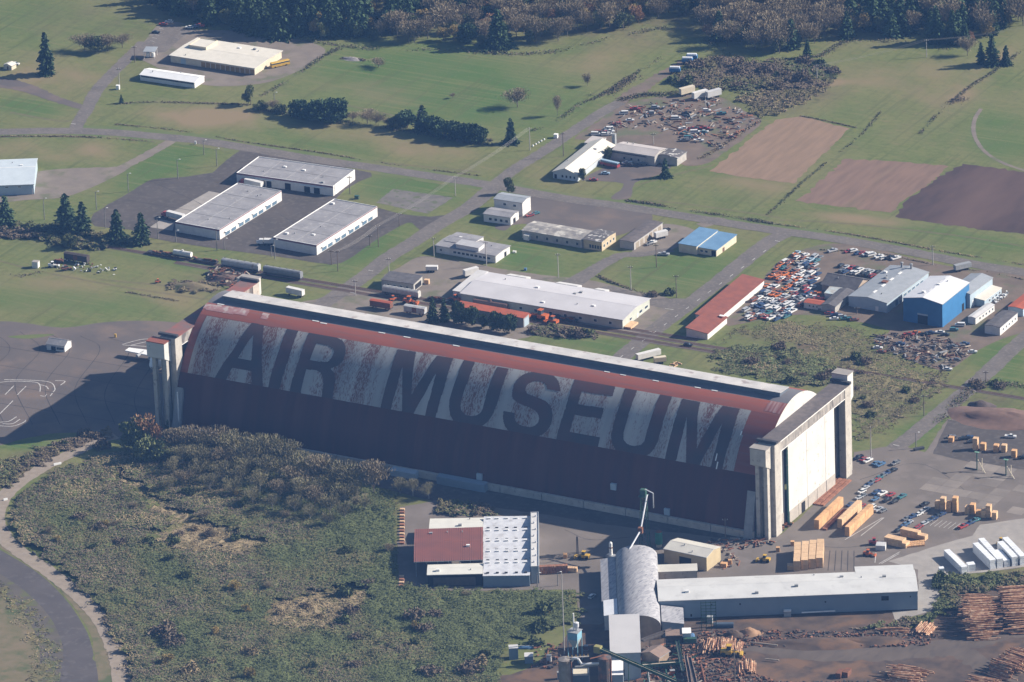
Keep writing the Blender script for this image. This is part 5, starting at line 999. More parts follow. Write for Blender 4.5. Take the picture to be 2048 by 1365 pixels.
def railcar(kind, label, x, y, L, m, off_ang=0.0, group=None):
    g = G(x, y); t = thing({'tank': 'tank_wagon', 'hopper': 'hopper_wagon', 'box': 'boxcar', 'flat': 'flat_wagon'}[kind], label, 'wagon', (g[0], g[1], .3), RANG+off_ang, group)
    obj('underframe', MB().box(-L/2, L/2, -1.3, 1.3, .75, 1.15), dark_metal, t)
    for wx in (-L/2+1.6, -L/2+3.2, L/2-3.2, L/2-1.6): obj('wheelset', MB().tube((wx, -.8, .45), (wx, .8, .45), .45, n=8), rust, t)
    if kind == 'tank':
        obj('tank', MB().tube((-L/2+.6, 0, 2.5), (L/2-.6, 0, 2.5), 1.35, n=14), m, t); obj('dome', MB().tube((0, 0, 3.7), (0, 0, 4.4), .5, n=8), m, t)
    elif kind == 'hopper':
        obj('body', MB().extrude([(-.8, 1.16), (.8, 1.16), (1.5, 2.0), (1.5, 3.9), (.9, 4.4), (-.9, 4.4), (-1.5, 3.9), (-1.5, 2.0)], -L/2+.4, L/2-.4), m, t)
        obj('roof_walk', MB().box(-L/2+.6, L/2-.6, -.35, .35, 4.42, 4.55), steel_gray, t)
        for k in range(6): obj('hatch', MB().box(-L/2+1.4+k*(L-2.8)/5-.4, -L/2+1.4+k*(L-2.8)/5+.4, .4, 1.0, 4.3, 4.6), dark_metal, t)
        for k in range(9): obj('side_rib', MB().box(-L/2+.8+k*(L-1.6)/8-.06, -L/2+.8+k*(L-1.6)/8+.06, -1.62, -1.51, 2.0, 3.9), m, t)
        obj('end_frame', MB().box(L/2-.38, L/2-.1, -1.4, 1.4, 1.16, 3.9), m, t)
    elif kind == 'box':
        obj('body', MB().box(-L/2+.2, L/2-.2, -1.45, 1.45, 1.16, 3.9), m, t); obj('roof', MB().extrude([(-1.55, 3.92), (1.55, 3.92), (0, 4.3)], -L/2+.1, L/2-.1), rust_roof if m is rust else m, t)
        obj('door', MB().box(-1.2, 1.2, -1.55, -1.46, 1.3, 3.6), rust, t)
    else:
        for k in range(9):
            M = Matrix.Translation((random.uniform(-L/2+1, L/2-1), random.uniform(-.9, .9), 1.2)) @ Matrix.Rotation(random.gauss(0, .3), 4, 'Z'); obj('load_item', MB().box(-random.uniform(.5, 2), random.uniform(.5, 2), -.25, .25, 0, random.uniform(.3, 1.0), M), random.choice([rust, lumber_brown, dark_metal]), t)
    return t
pale_car = mat('pale_gray_wagon', (.42, .43, .44), (.34, .35, .36), .8, .7, c3=(.25, .2, .17), s3=.5, lo3=.58, hi3=.7)
railcar('flat', 'flat wagon piled with rusty scrap at the end of the siding', 320, 511, 14, rust)
railcar('tank', 'white tank wagon between two scrap laden flat wagons', 366, 517, 11.5, white_wall); railcar('flat', 'flat wagon with rails on it next to the white tank wagon', 412, 526, 14, rust)
railcar('hopper', 'pale gray covered hopper wagon coupled to the scrap flat wagon', 482, 540, 22, pale_car); railcar('hopper', 'dark weathered covered hopper wagon at the road end of its train', 566, 555, 22, mat('dark_wagon', (.2, .21, .23), (.16, .17, .185), .7, .7))
railcar('hopper', 'pale covered hopper wagon beside the derelict trackside house', 803, 594, 21, mat('cream_gray_wagon', (.50, .49, .46), (.4, .39, .37), .8, .7))
railcar('box', 'rusty boxcar on the ground just behind the hangar ridge', 763, 618, 12, rust); railcar('box', 'pale gray boxcar in front of the young tree row', 831, 629, 12, pale_car)
railcar('flat', 'low flat wagon with a pale load near the long warehouse', 878, 603, 12, rust); railcar('tank', 'long brown tank wagon between the rust roofed shed and the warehouse', 982, 618, 20, mat('brown_tank', (.24, .14, .11), (.2, .12, .1), .7, .7))
railcar('box', 'derelict dark boxcar in the long grass of the rail museum', 154, 524, 14, mat('dark_boxcar', (.07, .055, .05), (.05, .04, .038), .6, .9))
railcar('flat', 'old rusty flat wagon near the derelict dark boxcar', 118, 527, 5, rust, .3); railcar('flat', 'flat wagon with pipes beside the long warehouse wall', 1130, 642, 14, rust)
def machine(label, x, y, ang, m, s=1.0, name='loader', arm=True):
    g = G(x, y); t = thing(name, label, 'machine', (g[0], g[1], .05), math.radians(ang))
    obj('body', MB().box(-2.4*s, .8*s, -1.1*s, 1.1*s, .8*s, 2.0*s), m, t); obj('cab', MB().box(-.6*s, .7*s, -.8*s, .8*s, 2.02*s, 3.3*s), glass, t); obj('cab_roof', MB().box(-.7*s, .8*s, -.9*s, .9*s, 3.32*s, 3.45*s), m, t)
    for wx in (-1.6, 1.5):
        for sy in (-1, 1): obj('wheel', MB().tube((wx*s, sy*1.15*s-.25*s, .75*s), (wx*s, sy*1.15*s+.25*s, .75*s), .75*s, n=10), tyre, t)
    obj('front_frame', MB().box(.82*s, 2.2*s, -.5*s, .5*s, .8*s, 1.4*s), m, t)
    if arm: obj('lift_arm', MB().tube((.9*s, 0, 1.8*s), (3.4*s, 0, 1.0*s), .2*s, n=6), m, t); obj('bucket', MB().extrude([(-1.4*s, .2*s), (1.4*s, .2*s), (1.4*s, 1.1*s), (-1.4*s, 1.1*s)], 3.3*s, 4.1*s), m, t)
    return t
machine('orange crane machine on the siding by the pale hopper wagon', 818, 608, 10, orange_paint, 1.2); machine('orange loader next to the orange crane machine', 786, 602, 60, orange_paint, .8)
machine('orange locomotive crane behind the rust roofed shed', 912, 604, 170, orange_paint, 1.1); machine('big orange snow plough on the track by the warehouse', 1082, 640, 175, orange_paint, 1.6); machine('second orange plough coupled at the warehouse wall', 1106, 648, 172, orange_paint, 1.2)
machine('white wheeled machine by the derelict boxcar', 105, 535, 30, white_trim, .9); machine('rusty tractor in front of the derelict boxcar', 131, 541, 50, rust, .8); machine('small red tractor at the scrap mound', 465, 577, 20, orange_paint, .6); machine('small orange cart on the meadow beside the mound', 316, 566, 50, orange_paint, .6, arm=False)
machine('yellow log loader working at the log heap of the mill', 1458, 1312, 20, yellow_paint, 1.5, 'log_loader'); machine('yellow forklift in the yard by the tan store', 1530, 1062+62, 190, yellow_paint, 1.0, 'forklift'); machine('red forklift beside a white shed in the mill yard', 1748, 1090, 30, PAINT['red'], 1.0, 'forklift'); machine('yellow crane truck in the yard by the kilns', 1168, 1118, 190, yellow_paint, 1.1, 'crane_truck')
machine('dark forklift carrying a pack near the four tall stacks', 1736, 1112, 10, orange_paint, .9, 'forklift'); machine('loader between the white wrapped stacks', 2003, 1090, 80, yellow_paint, 1.0, 'forklift')
g = G(1153, 1114); t = thing('crane_boom', 'thin lattice boom standing by the yellow crane truck', 'crane', (g[0], g[1], 0))
for k in range(4): obj('boom_leg', MB().tube(((k % 2)*.8, (k//2)*.8, 0), ((k % 2)*.4+.2, (k//2)*.4+.2, 10), .12, n=5), dark_metal, t)
g = G(1762, 1099); tag(obj('yard_shed', MB().prism([(-2.2, -1.8), (2.2, -1.8), (2.2, 1.8), (-2.2, 1.8)], 0, [2.5, 2.5, 2.9, 2.9]), mat('pale_gray_box', (.5, .5, .5)), None, (g[0], g[1], .05), .3), 'small white shed beside the red forklift', 'shed')
g = G(1053, 1297); t = thing('boat', 'upturned blue boat hull on the grass by the service huts', 'boat', (g[0], g[1], 0), .4)
mb = MB(); P = [(-4, .9, .2), (-2, 1.2, 1.1), (1, 1.2, 1.2), (3, .7, .9), (4.2, .05, .3)]
vs = []
for (x, w, h) in P: vs += [(x, -w, .05), (x, -w*.8, h*.7), (x, 0, h), (x, w*.8, h*.7), (x, w, .05)]
mb.add(vs, [(j*5+i, j*5+i+1, (j+1)*5+i+1, (j+1)*5+i) for j in range(4) for i in range(4)]+[(4, 3, 2, 1, 0)]); obj('hull', mb, PAINT['blue'], t); obj('keel', MB().box(-3.8, 3.2, -.06, .06, 1.15, 1.3), white_trim, t)
# ---------------------------------------------------------------- lumber packs, one by one
def stack_row(p0, p1, n, levels, width, m, label, group, hp=1.2, name='lumber_pack', skip=()):
    """packs along the ground line p0 -> p1 (photo feet of the side turned to the camera), stacked in levels"""
    a, b = G(*p0)[:2], G(*p1)[:2]; d = (b-a)/np.linalg.norm(b-a); L = np.linalg.norm(b-a)/n; nn = np.array([-d[1], d[0]]); ang = math.atan2(d[1], d[0])
    me = MB().box(-L/2+.06, L/2-.06, -width/2, width/2, 0, hp-.08).mesh(name); me.materials.append(m)
    for k in range(n):
        c = a+d*(k+.5)*L+nn*width/2
        for z in range(levels if not isinstance(levels, (list, tuple)) else levels[k]):
            if (k, z) in skip: continue
            tag(obj(name, me, None, None, (c[0]+random.gauss(0, .03), c[1]+random.gauss(0, .03), .08+z*hp), ang+random.gauss(0, .006)), label, 'lumber pack', group)
stack_row((1638, 1060), (1687, 1013), 9, 2, 2.4, lumber, 'orange lumber pack in the row next to the hangar door', 'orange lumber packs in the row next to the hangar door', 2.35)
stack_row((1653, 1062), (1694, 1022), 12, 1, 2.2, lumber_brown, 'reddish brown lumber pack lying between the orange rows', 'reddish brown packs between the orange rows', .9)
stack_row((1684, 1058), (1724, 1020), 9, 2, 2.3, lumber_end, 'pale orange lumber pack in the middle row by the hangar', 'pale lumber packs in the middle row by the hangar', 2.35)
stack_row((1699, 1074), (1747, 1028), 9, 2, 2.3, lumber, 'orange lumber pack in the row along the white yard line', 'orange lumber packs in the row along the yard line', 2.35)
for r in range(4):
    stack_row((1620+9*r, 1009+1.5*r), (1676+9*r, 958+1.5*r), 11, 1, 1.7, lumber_brown, 'flat reddish brown board pack in front of the hangar door', 'board packs in front of the hangar door', .7)
for i in range(4):
    stack_row((1601+15*i, 1143-2.2*i), (1601+15.2*i+2, 1104-2*i), 5, 2, 3.1, lumber_end if i < 4 else lumber, 'peach coloured lumber pack in the four tall stacks behind the sawmill', 'packs in the four tall stacks behind the sawmill', 2.5)
stack_row((1588, 1142), (1588, 1136), 1, 2, 3.0, lumber_end, 'peach coloured lumber pack in the low pile beside the four tall stacks', 'packs beside the four tall stacks')
stack_row((1768, 1089), (1812, 1098), 6, [3, 3, 3, 3, 3, 2], 4.0, lumber_end, 'cream lumber pack in the block beside the small white shed', 'cream packs beside the small white shed')
stack_row((1800, 1072), (1850, 1083), 7, [3, 3, 3, 3, 3, 2, 2], 3.0, lumber_end, 'cream lumber pack in the block by the parked car rows', 'cream packs by the parked car rows')
for r in range(3): stack_row((1812+2*r, 1097-3.5*r), (1850, 1093-3.5*r), 7, 1, 1.6, lumber, 'small orange bundle lying behind the cream block', 'small orange bundles behind the cream block', .9)
for (x, y, l, m) in [(1901, 885, 2, lumber), (1950, 901, 5, lumber_end), (1965, 902, 3, lumber), (1991, 905, 3, lumber), (2007, 905, 3, lumber_end), (2027, 916, 3, lumber)]:
    stack_row((x-5, y), (x+5, y+1), 1, l, 2.6, m, 'orange lumber pack standing on the dark upper lot', 'lumber packs on the dark upper lot')
for (x, y, l) in [(1874, 1019, 3), (1885, 1021, 5), (1897, 1025, 4), (1909, 1025, 6), (1934, 1029, 3), (1944, 1029, 4), (1956, 1033, 2), (1966, 1036, 3), (1976, 1036, 5), (1988, 1040, 3)]:
    stack_row((x-5, y), (x+5, y+1), 1, l, 3.0, lumber_end if l % 2 else lumber, 'peach lumber pack in the broken line above the car rows', 'lumber packs in the broken line above the car rows')
stack_row((1075, 1150), (1136, 1147), 12, [2]*12, 2.2, lumber_brown, 'brown lumber pack in the row at the kiln gallery foot', 'brown packs at the kiln gallery foot', 1.9)
stack_row((1096, 1144), (1154, 1146), 12, [1]*12, 2.2, lumber_end, 'pale lumber pack in the row behind the kiln gallery', 'pale packs behind the kiln gallery', 2.2)
for k in range(26):
    y = 1022+k*6.1
    if 1092 < y < 1152: continue
    stack_row((799-k*.06, y), (809-k*.06, y+.2), 1, 1, 1.5, lumber_brown if k % 2 else lumber_end, 'small stickered board pack along the thicket edge of the kiln yard', 'board packs along the thicket edge', .8)
for (x, y) in [(1222, 1112), (1575+10, 1093), (1556, 1105), (1460, 1130), (1130, 1118)]:
    stack_row((x-4, y), (x+4, y), 1, 2, 1.8, lumber, 'lone orange pack standing in the middle of the mill yard', 'lone packs in the mill yard', 1.1)
def wrapped(front, back, n, lev, w, lab):
    stack_row(front, back, n, lev, w, wrap, f'white wrapped lumber pack in {lab}', f'white packs in {lab}', 1.15, 'wrapped_pack')
wrapped((1935, 1147), (1899, 1112), 9, 3, 2.8, 'the separate long stack'); wrapped((1951, 1143), (1947, 1137), 1, 3, 3.4, 'the short pile by the separate long stack')
wrapped((1992, 1138), (1957, 1103), 9, 4, 2.8, 'the first stack of the close group'); wrapped((2006, 1136), (1968, 1094), 11, 4, 2.8, 'the second stack of the close group'); wrapped((2020, 1134), (2002, 1112), 5, 3, 2.8, 'the third stack of the close group'); wrapped((2036, 1132), (2006, 1100), 8, 4, 2.8, 'the fourth stack of the close group'); wrapped((2052, 1130), (2016, 1092), 10, 4, 2.8, 'the fifth stack of the close group')
wrapped((1879, 1152), (1889, 1151), 1, 3, 2.4, 'the single pile by the thicket')
for i in range(5): ribbon('bearer_strip', [(1660+12*i, 1102), (1656+13*i, 1142)], .35, .08, mat('dark_bearer', (.05, .045, .045)), .0)
# ---------------------------------------------------------------- logs
LOGS = []
for k in range(5):
    L = [9, 10.5, 12, 11, 8][k]; mb = MB(); mb.tube((-L/2, 0, 0), (L/2, 0, 0), [.34, .3, .36, .26, .3][k], [.24, .2, .26, .18, .22][k], n=7); me = mb.mesh('log'); me.materials.append(log_mat); LOGS.append(me)
nlog = [0]
def log_deck(label, px, ang, depth, h, logs_n, flat=.7, spread=1.2, core=True, Ls=11):
    """a deck of logs: ang = direction of the logs, depth = size across them"""
    g = G(*px); u = np.array([math.cos(math.radians(ang)), math.sin(math.radians(ang))]); w = np.array([-u[1], u[0]])
    prof = lambda s: h*min(1.0, (1-abs(s))/(1-flat)+.05)
    for k in range(logs_n):
        s = -1+2*(k+.5)/logs_n; c = g[:2]+w*s*depth/2+u*random.gauss(0, spread)
        o = obj('log', LOGS[k % 5], None, None, (c[0], c[1], max(.3, prof(s)+random.gauss(0, .28))), math.radians(ang)+random.gauss(0, .05)+(math.pi if random.random() < .5 else 0))
        o.rotation_euler[1] = random.gauss(0, .02)
        tag(o, 'bark covered log '+label, 'log', 'logs '+label); nlog[0] += 1
    if core:
        mb = MB()
        for k in range(int(logs_n*1.6)):
            s = random.uniform(-1, 1); z = random.uniform(.1, .93)*prof(s); c = g[:2]+w*s*depth/2+u*random.gauss(0, spread*1.1); L = Ls*random.uniform(.8, 1.1); a = math.radians(ang)+random.gauss(0, .03); d = np.array([math.cos(a), math.sin(a)])*L/2
            mb.tube((c[0]-d[0], c[1]-d[1], max(.25, z)), (c[0]+d[0], c[1]+d[1], max(.25, z)), .32, .26, n=6)
        o = obj('log_mass', mb, log_mat, kind='stuff'); o['label'] = 'mass of logs inside the deck '+label; o['category'] = 'logs'
log_deck('in the tall deck at the thicket edge', (1958, 1246), 30, 38, 7.5, 74, .72, 1.7); log_deck('in the tall deck behind the thicket edge one', (2036, 1232), 30, 40, 8.0, 70, .72, 1.7)
log_deck('in the low deck beyond the haul track', (2030, 1335), -12, 28, 5.0, 46, .6, 2.0); log_deck('in the round ended deck below the haul track', (1812, 1362), 8, 20, 4.5, 44, .5, 2.2)
log_deck('in the deck at the corner of the haul track', (1960, 1382), 0, 20, 4.0, 24, .6, 1.6)
log_deck('in the loose heap beside the log conveyor', (1440, 1298), 112, 20, 2.6, 40, .5, 1.4); log_deck('in the sorting pile under the yellow loader', (1492, 1338), -62, 9, 1.8, 14, .4, 1.0)
log_deck('in the short pale pile beside the weeds', (1846, 1262), 95, 9, 1.8, 14, .5, .6); log_deck('in the gray pile behind the weeds', (1788, 1264), 22, 3, 1.6, 8, .5, 1.0)
# ---------------------------------------------------------------- mill plant: silos, hopper, conveyors, chip tower
def silo(label, x, y, r, h, m):
    g = G(x, y); t = thing('silo', label, 'silo', (g[0], g[1], 0)); n = 7
    for k in range(n): obj('ring', MB().lathe([(r, h*k/n), (r, h*(k+1)/n-.12), (r+.06, h*(k+1)/n-.1), (r+.06, h*(k+1)/n)], 16), m, t)
    obj('silo_roof', MB().lathe([(r+.15, h+.01), (r+.15, h+.2), (.4, h+1.0), (.1, h+1.05)], 16), m, t); obj('ladder', MB().box(r+.1, r+.4, -.25, .25, 0, h), rust, t)
silo('stained steel silo beside the curved white duct', 1132, 1392, 2.9, 17.5, mat('stained_silo', (.26, .24, .22), (.18, .15, .13), .3, .6)); silo('dark rusty silo under the long conveyor head', 1211, 1388, 2.9, 17.5, mat('dark_silo', (.10, .085, .085), (.07, .06, .06), .3, .6, c3=(.2, .1, .07), s3=.3))
building('boiler_house', 'cream boiler house between the two silos', (1178, 1352), (1145, 1353), (1178, 1336), 9.0, 'flat', 0, 'u', mat('boiler_wall', (.10, .13, .17), (.085, .11, .145), .3, .7), cream_wall, 0)
g = G(1151, 1322); t = thing('chip_hopper', 'pale blue chip hopper with a tapering funnel and railed platform', 'hopper', (g[0], g[1], 0), .05)
hop = mat('hopper_blue', (.22, .42, .52), (.18, .35, .44), .4, .5)
obj('bin', MB().box(-2.4, 2.4, -2.4, 2.4, 11, 14.5), hop, t)
mb = MB(); mb.add([(-2.4, -2.4, 10.98), (2.4, -2.4, 10.98), (2.4, 2.4, 10.98), (-2.4, 2.4, 10.98), (-.5, -.5, 6.5), (.5, -.5, 6.5), (.5, .5, 6.5), (-.5, .5, 6.5)], [(3, 2, 1, 0)[::-1], (4, 5, 6, 7)[::-1], (0, 4, 5, 1), (1, 5, 6, 2), (2, 6, 7, 3), (3, 7, 4, 0)]); obj('funnel', mb, mat('hopper_pale', (.5, .58, .56), (.45, .52, .5), .4, .5), t)
for sx in (-1, 1):
    for sy in (-1, 1): obj('leg', MB().box(sx*2.3-.15, sx*2.3+.15, sy*2.3-.15, sy*2.3+.15, 0, 11), hop, t)
obj('platform', MB().box(-2.7, 2.7, -2.7, 2.7, 14.52, 14.7), steel_gray, t)
for k in range(8): a = (-2.6+k*.74); obj('railing_post', MB().box(a-.06, a+.06, -2.65, -2.53, 14.7, 16.2), steel_gray, t)
obj('railing', MB().box(-2.6, 2.6, -2.65, -2.55, 16.21, 16.35), steel_gray, t); obj('cyclone', MB().lathe([(.3, 14.7), (1.1, 16.5), (1.1, 18.4), (.5, 18.7)], 10, (.8, .6)), silver_roof, t); obj('exhaust_stack', MB().tube((-.3, 0, 14.7), (-.3, 0, 23.0), .35, n=8), white_trim, t)
def upto(px, z): return Vector(G(px[0], px[1], z))
def conveyor(label, a, b, r=.7, m=green_paint, legs=3, name='conveyor'):
    A, B = Vector(a), Vector(b); t = thing(name, label, 'conveyor', (A.x, A.y, 0)); O = Vector((A.x, A.y, 0))
    d = (B-A); ang = math.atan2(d.y, d.x); L = d.length; pit = math.asin(d.z/L)
    M = Matrix.Translation(A-O) @ Matrix.Rotation(ang, 4, 'Z') @ Matrix.Rotation(-pit, 4, 'Y')
    obj('gallery', MB().box(0, L, -r, r, 0, r*.5, M), m, t)
    for s in (-1, 1): obj('side_rail', MB().box(0, L, s*r-.1, s*r+.1, r*.5+.02, r*.5+.8, M), m, t)
    obj('belt', MB().box(.2, L-.2, -r*.7, r*.7, r*.5+.02, r*.5+.2, M), pale_wood if m is green_paint else dark_metal, t)
    for k in range(legs):
        p = A+d*((k+.5)/legs)-O
        for s in (-1, 1): obj('leg', MB().tube((p.x+s*r*math.sin(ang), p.y-s*r*math.cos(ang), 0), (p.x+s*r*.6*math.sin(ang), p.y-s*r*.6*math.cos(ang), p.z), .14, n=5), m, t)
    return t
long_conv = conveyor('long green conveyor climbing over the silos to a yellow head', upto((1352, 1366), 4), upto((1199, 1301), 19), .9, green_paint, 4)
g = upto((1196, 1299), 19)-Vector((long_conv.location.x, long_conv.location.y, 0)); obj('head_box', MB().box(-1.6, 1.6, -1.2, 1.2, -1.5, 1.6), mat('olive_head', (.3, .28, .1), (.25, .23, .09)), long_conv, g)
conveyor('green log deck conveyor beside the brown hut', upto((1285, 1334), 2.5), upto((1362, 1328), 2.5), 1.3, green_paint, 4); conveyor('narrow green transfer conveyor running up to the debarker', upto((1366, 1345), 2), upto((1352, 1275), 6), .7, green_paint, 3)
conveyor('steel log chute running away from the log heap', upto((1381, 1372), 2.2), upto((1371, 1312), 2.2), .7, mat('chute_steel', (.34, .25, .2), (.25, .2, .18)), 2); conveyor('wide steel log chute next to the narrow one', upto((1391, 1372), 2.2), upto((1378, 1318), 2.2), .9, mat('chute_steel', (.34, .25, .2)), 2)
conveyor('dark enclosed conveyor between the debarker and the planer house', upto((1285, 1284), 7), upto((1345, 1262), 8), .9, mat('brown_siding', (.11, .095, .09)), 2)
g = G(1372, 1302); t = thing('debarker', 'green debarker platform with a white cab roof and blue drum', 'machine', (g[0], g[1], 0), .5)
obj('deck', MB().box(-9, 5, -4, 4, 5.0, 5.5), dark_metal, t)
for x in (-8.5, -2, 4.5):
    for y in (-3.6, 3.6): obj('leg', MB().box(x-.2, x+.2, y-.2, y+.2, 0, 4.98), green_paint, t)
obj('house', MB().box(-8.6, -1.6, -2.5, 3.5, 5.52, 8.6), dark_metal, t); obj('house_roof', MB().box(-8.9, -1.3, -2.8, 3.8, 8.62, 8.9), mat('brown_hut_roof', (.24, .17, .135)), t); obj('cab', MB().box(-1.2, 2.2, -1.5, 3, 5.52, 9.2), bluegray_wall, t); obj('cab_roof', MB().box(-1.5, 2.5, -2.2, 3.8, 9.22, 9.5), white_trim, t); obj('drum', MB().tube((3.0, -1.5, 6.4), (3.0, 2.5, 6.4), 1.1, n=12), PAINT['blue'], t); obj('green_housing', MB().box(-1.0, 4.6, -3.8, -1.7, 5.52, 7.4), green_paint, t)
g = G(1403, 1258); t = thing('lattice_frame', 'green lattice frame of the log lift beside the sawmill', 'frame', (g[0], g[1], 0), .5)
for k in range(4):
    for s in (-1, 1): obj('post', MB().box(k*2.2-.12, k*2.2+.12, s*1.6-.12, s*1.6+.12, 0, 12.5), green_paint, t)
for z in (3, 6, 9, 12):
    for s in (-1, 1): obj('beam', MB().box(-.1, 6.7, s*1.6-.1, s*1.6+.1, z-.12, z+.12), green_paint, t)
g = G(1290, 1096); t = thing('chip_tower', 'tall green chip tower with a bent white blower pipe', 'tower', (g[0], g[1], 0), .2); H = 28
for sx in (-1, 1):
    for sy in (-1, 1): obj('leg', MB().tube((sx*2.0, sy*2.0, 0), (sx*1.0, sy*1.0, H), .22, n=5), green_paint, t)
for k in range(7):
    z = 2+k*4; w = 2.0-1.0*z/H
    for (x0, y0, x1, y1) in ((-w, -w, w, -w), (w, -w, w, w), (w, w, -w, w), (-w, w, -w, -w)): obj('brace', MB().tube((x0, y0, z), (x1, y1, z+2.5), .1, n=4), green_paint, t)
obj('head_platform', MB().box(-2, 2, -2, 2, H-2.2, H-1.9), green_paint, t); obj('head_house', MB().box(-1.3, 1.3, -1.3, 1.3, H-1.88, H+1.2), green_paint, t)
L0 = Vector((g[0], g[1], 0)); R_ = Matrix.Rotation(-.2, 4, 'Z')
def loc(p): return R_ @ (Vector(p)-L0)
pA, pB, pC, pD = loc(upto((1294, 990), H-.5)), loc(upto((1281, 1061), 16)), loc(upto((1259, 1099), 11.5)), loc(upto((1257, 1113), 10.0))
for a, b in ((pA, pB), (pB, pC), (pC, pD)): obj('blower_pipe', MB().tube(a, b, .4, n=8), silver_roof, t)
qa, qb, qc = loc(upto((1290, 979), H+3.5)), loc(upto((1306, 987), H+1.8)), loc(upto((1307, 1016), H-8))
for a, b in ((qa, qb), (qb, qc)): obj('return_pipe', MB().tube(a, b, .25, n=8), silver_roof, t)
obj('pipe_joint', MB().box(pB.x-1, pB.x+1, pB.y-1, pB.y+1, pB.z-1.4, pB.z+1.4), rust, t)
g = G(1318, 1094); t = thing('storage_drum', 'upright green storage drum with a rusty lid on a cream leg', 'tank', (g[0], g[1], 0)); obj('drum', MB().lathe([(1.7, 1.6), (1.7, 7.4), (1.5, 7.5)], 14), mat('drum_green', (.05, .22, .16), (.04, .17, .13), .5, .5), t); obj('lid', MB().lathe([(1.6, 7.52), (1.2, 7.9), (.2, 8.0)], 14), rust, t); obj('base', MB().lathe([(1.3, 0), (1.3, 1.58)], 10), cream_wall, t)
g = G(1129, 1309); t = thing('guyed_mast', 'tall thin pale mast at the edge of the thicket', 'mast', (g[0], g[1], 0))
for k in range(5): obj('mast_section', MB().tube((0, 0, 8*k), (0, 0, 8*k+7.95), .34-.03*k, .32-.03*k, n=6), pale_pole, t)
for (x, y, lab) in [(1220, 1092, 'by the mill yard silo'),]:
    g = G(1222, 1115); t = thing('blower_tank', 'red banded white blower tank behind the barrel roofed mill', 'tank', (g[0], g[1], 0)); obj('tank', MB().lathe([(.8, 1.2), (.8, 7.2), (.3, 7.7)], 10), white_trim, t); obj('band', MB().lathe([(.86, 4.6), (.86, 5.2)], 10), rust, t); obj('foot', MB().box(-2, 2, -1.5, 1.5, 0, 1.2), steel_gray, t)
for (x, y, lab, hh) in [(1954, 941, 'light green yard tower with ladders on the concrete slabs', 9), (2012, 952, 'slim green yard post with a beam beside the ladder tower', 8)]:
    g = G(x, y); t = thing('yard_tower', lab, 'tower', (g[0], g[1], .1)); obj('post', MB().tube((0, 0, 0), (0, 0, hh), .3, n=6), green_paint, t); obj('top_plate', MB().box(-1.1, 1.1, -.6, .6, hh, hh+.2), mat('mint_plate', (.16, .30, .22), (.13, .25, .19)), t); obj('stair', MB().tube((.5, 0, hh*.6), (5.2, -2.0, 0), .3, n=5), cream_wall, t); obj('brace', MB().tube((2.4, .4, 0), (2.4, .4, hh*.7), .2, n=5), cream_wall, t)
    obj('ground_beam', MB().box(-6, 0, -.3, .3, 0, .5), dark_metal, t)
g = G(1447, 1255); tag(obj('skid_tank', MB().extrude([(-1.2, 0), (1.2, 0), (1.2, 1.4), (.8, 2.0), (-.8, 2.0), (-1.2, 1.4)], -4.5, 4.5), mat('navy_steel', (.06, .09, .13), (.05, .07, .1)), None, (g[0], g[1], .1), .45), 'long dark blue skid tank on the dirt below the sawmill wall', 'tank')
for (x, y) in [(1680, 1353), (1694, 1351)]:
    g = G(x, y); tag(obj('waste_skip', MB().prism([(-2.6, -1.2), (2.6, -1.2), (2.6, 1.2), (-2.6, 1.2)], 0, 2.4), rust, None, (g[0], g[1], .1), 1.7), 'rusty brown waste skip on the mill ground', 'skip', 'waste skips on the mill ground')
g = G(1678, 1224); t = thing('dust_filter', 'green dust filter against the sawmill wall', 'machine', (g[0], g[1], 0), .45); obj('casing', MB().box(-1.4, 1.4, -1.3, 1.3, 1.5, 5.4), green_paint, t); obj('cone', MB().lathe([(.3, .2), (1.2, 1.48)], 8), green_paint, t); obj('fan', MB().tube((0, -.2, 5.42), (0, -.2, 6.2), .7, n=10), silver_roof, t)
g = G(1575, 1232); t = thing('pump_box', 'gray pump box with twin white vents at the sawmill wall', 'machine', (g[0], g[1], 0), .45); obj('casing', MB().box(-1.6, 1.6, -1.2, 1.2, 0, 2.6), steel_gray, t); obj('casing_lid', MB().box(-1.7, 1.7, -1.3, 1.3, 2.62, 3.0), white_trim, t)
for s in (-.5, .5): obj('vent', MB().tube((s, .8, 3.0), (s, .8, 9.0), .14, n=6), white_trim, t)

# ducts, walkways and clutter among the silos
t = thing('duct_work', 'white curved duct and pipe bridge between the two silos', 'duct')
P = [upto((1141, 1326), 16.0), upto((1147, 1317), 18.5), upto((1156, 1318), 18.5), upto((1163, 1329), 15.5), upto((1198, 1327), 15.5)]
for a, b in zip(P[:-1], P[1:]): obj('duct', MB().tube(a, b, .55, n=8), silver_roof, t)
obj('pipe', MB().tube(upto((1150, 1334), 14), upto((1196, 1331), 14), .35, n=6), steel_gray, t); obj('down_pipe', MB().tube(upto((1136, 1330), 15.5), upto((1137, 1364), 7), .5, n=8), silver_roof, t)
obj('walkway', MB().tube(upto((1133, 1316), 18.3), upto((1178, 1313), 18.3), .35, n=4), pale_pole, t); obj('walkway', MB().tube(upto((1180, 1318), 18.0), upto((1205, 1312), 18.2), .35, n=4), rust, t)
for k in range(6): p = upto((1136+8*k, 1315.5-.5*k), 18.5); obj('handrail_post', MB().box(p.x-.07, p.x+.07, p.y-.07, p.y+.07, p.z, p.z+1.1), yellow_paint, t)
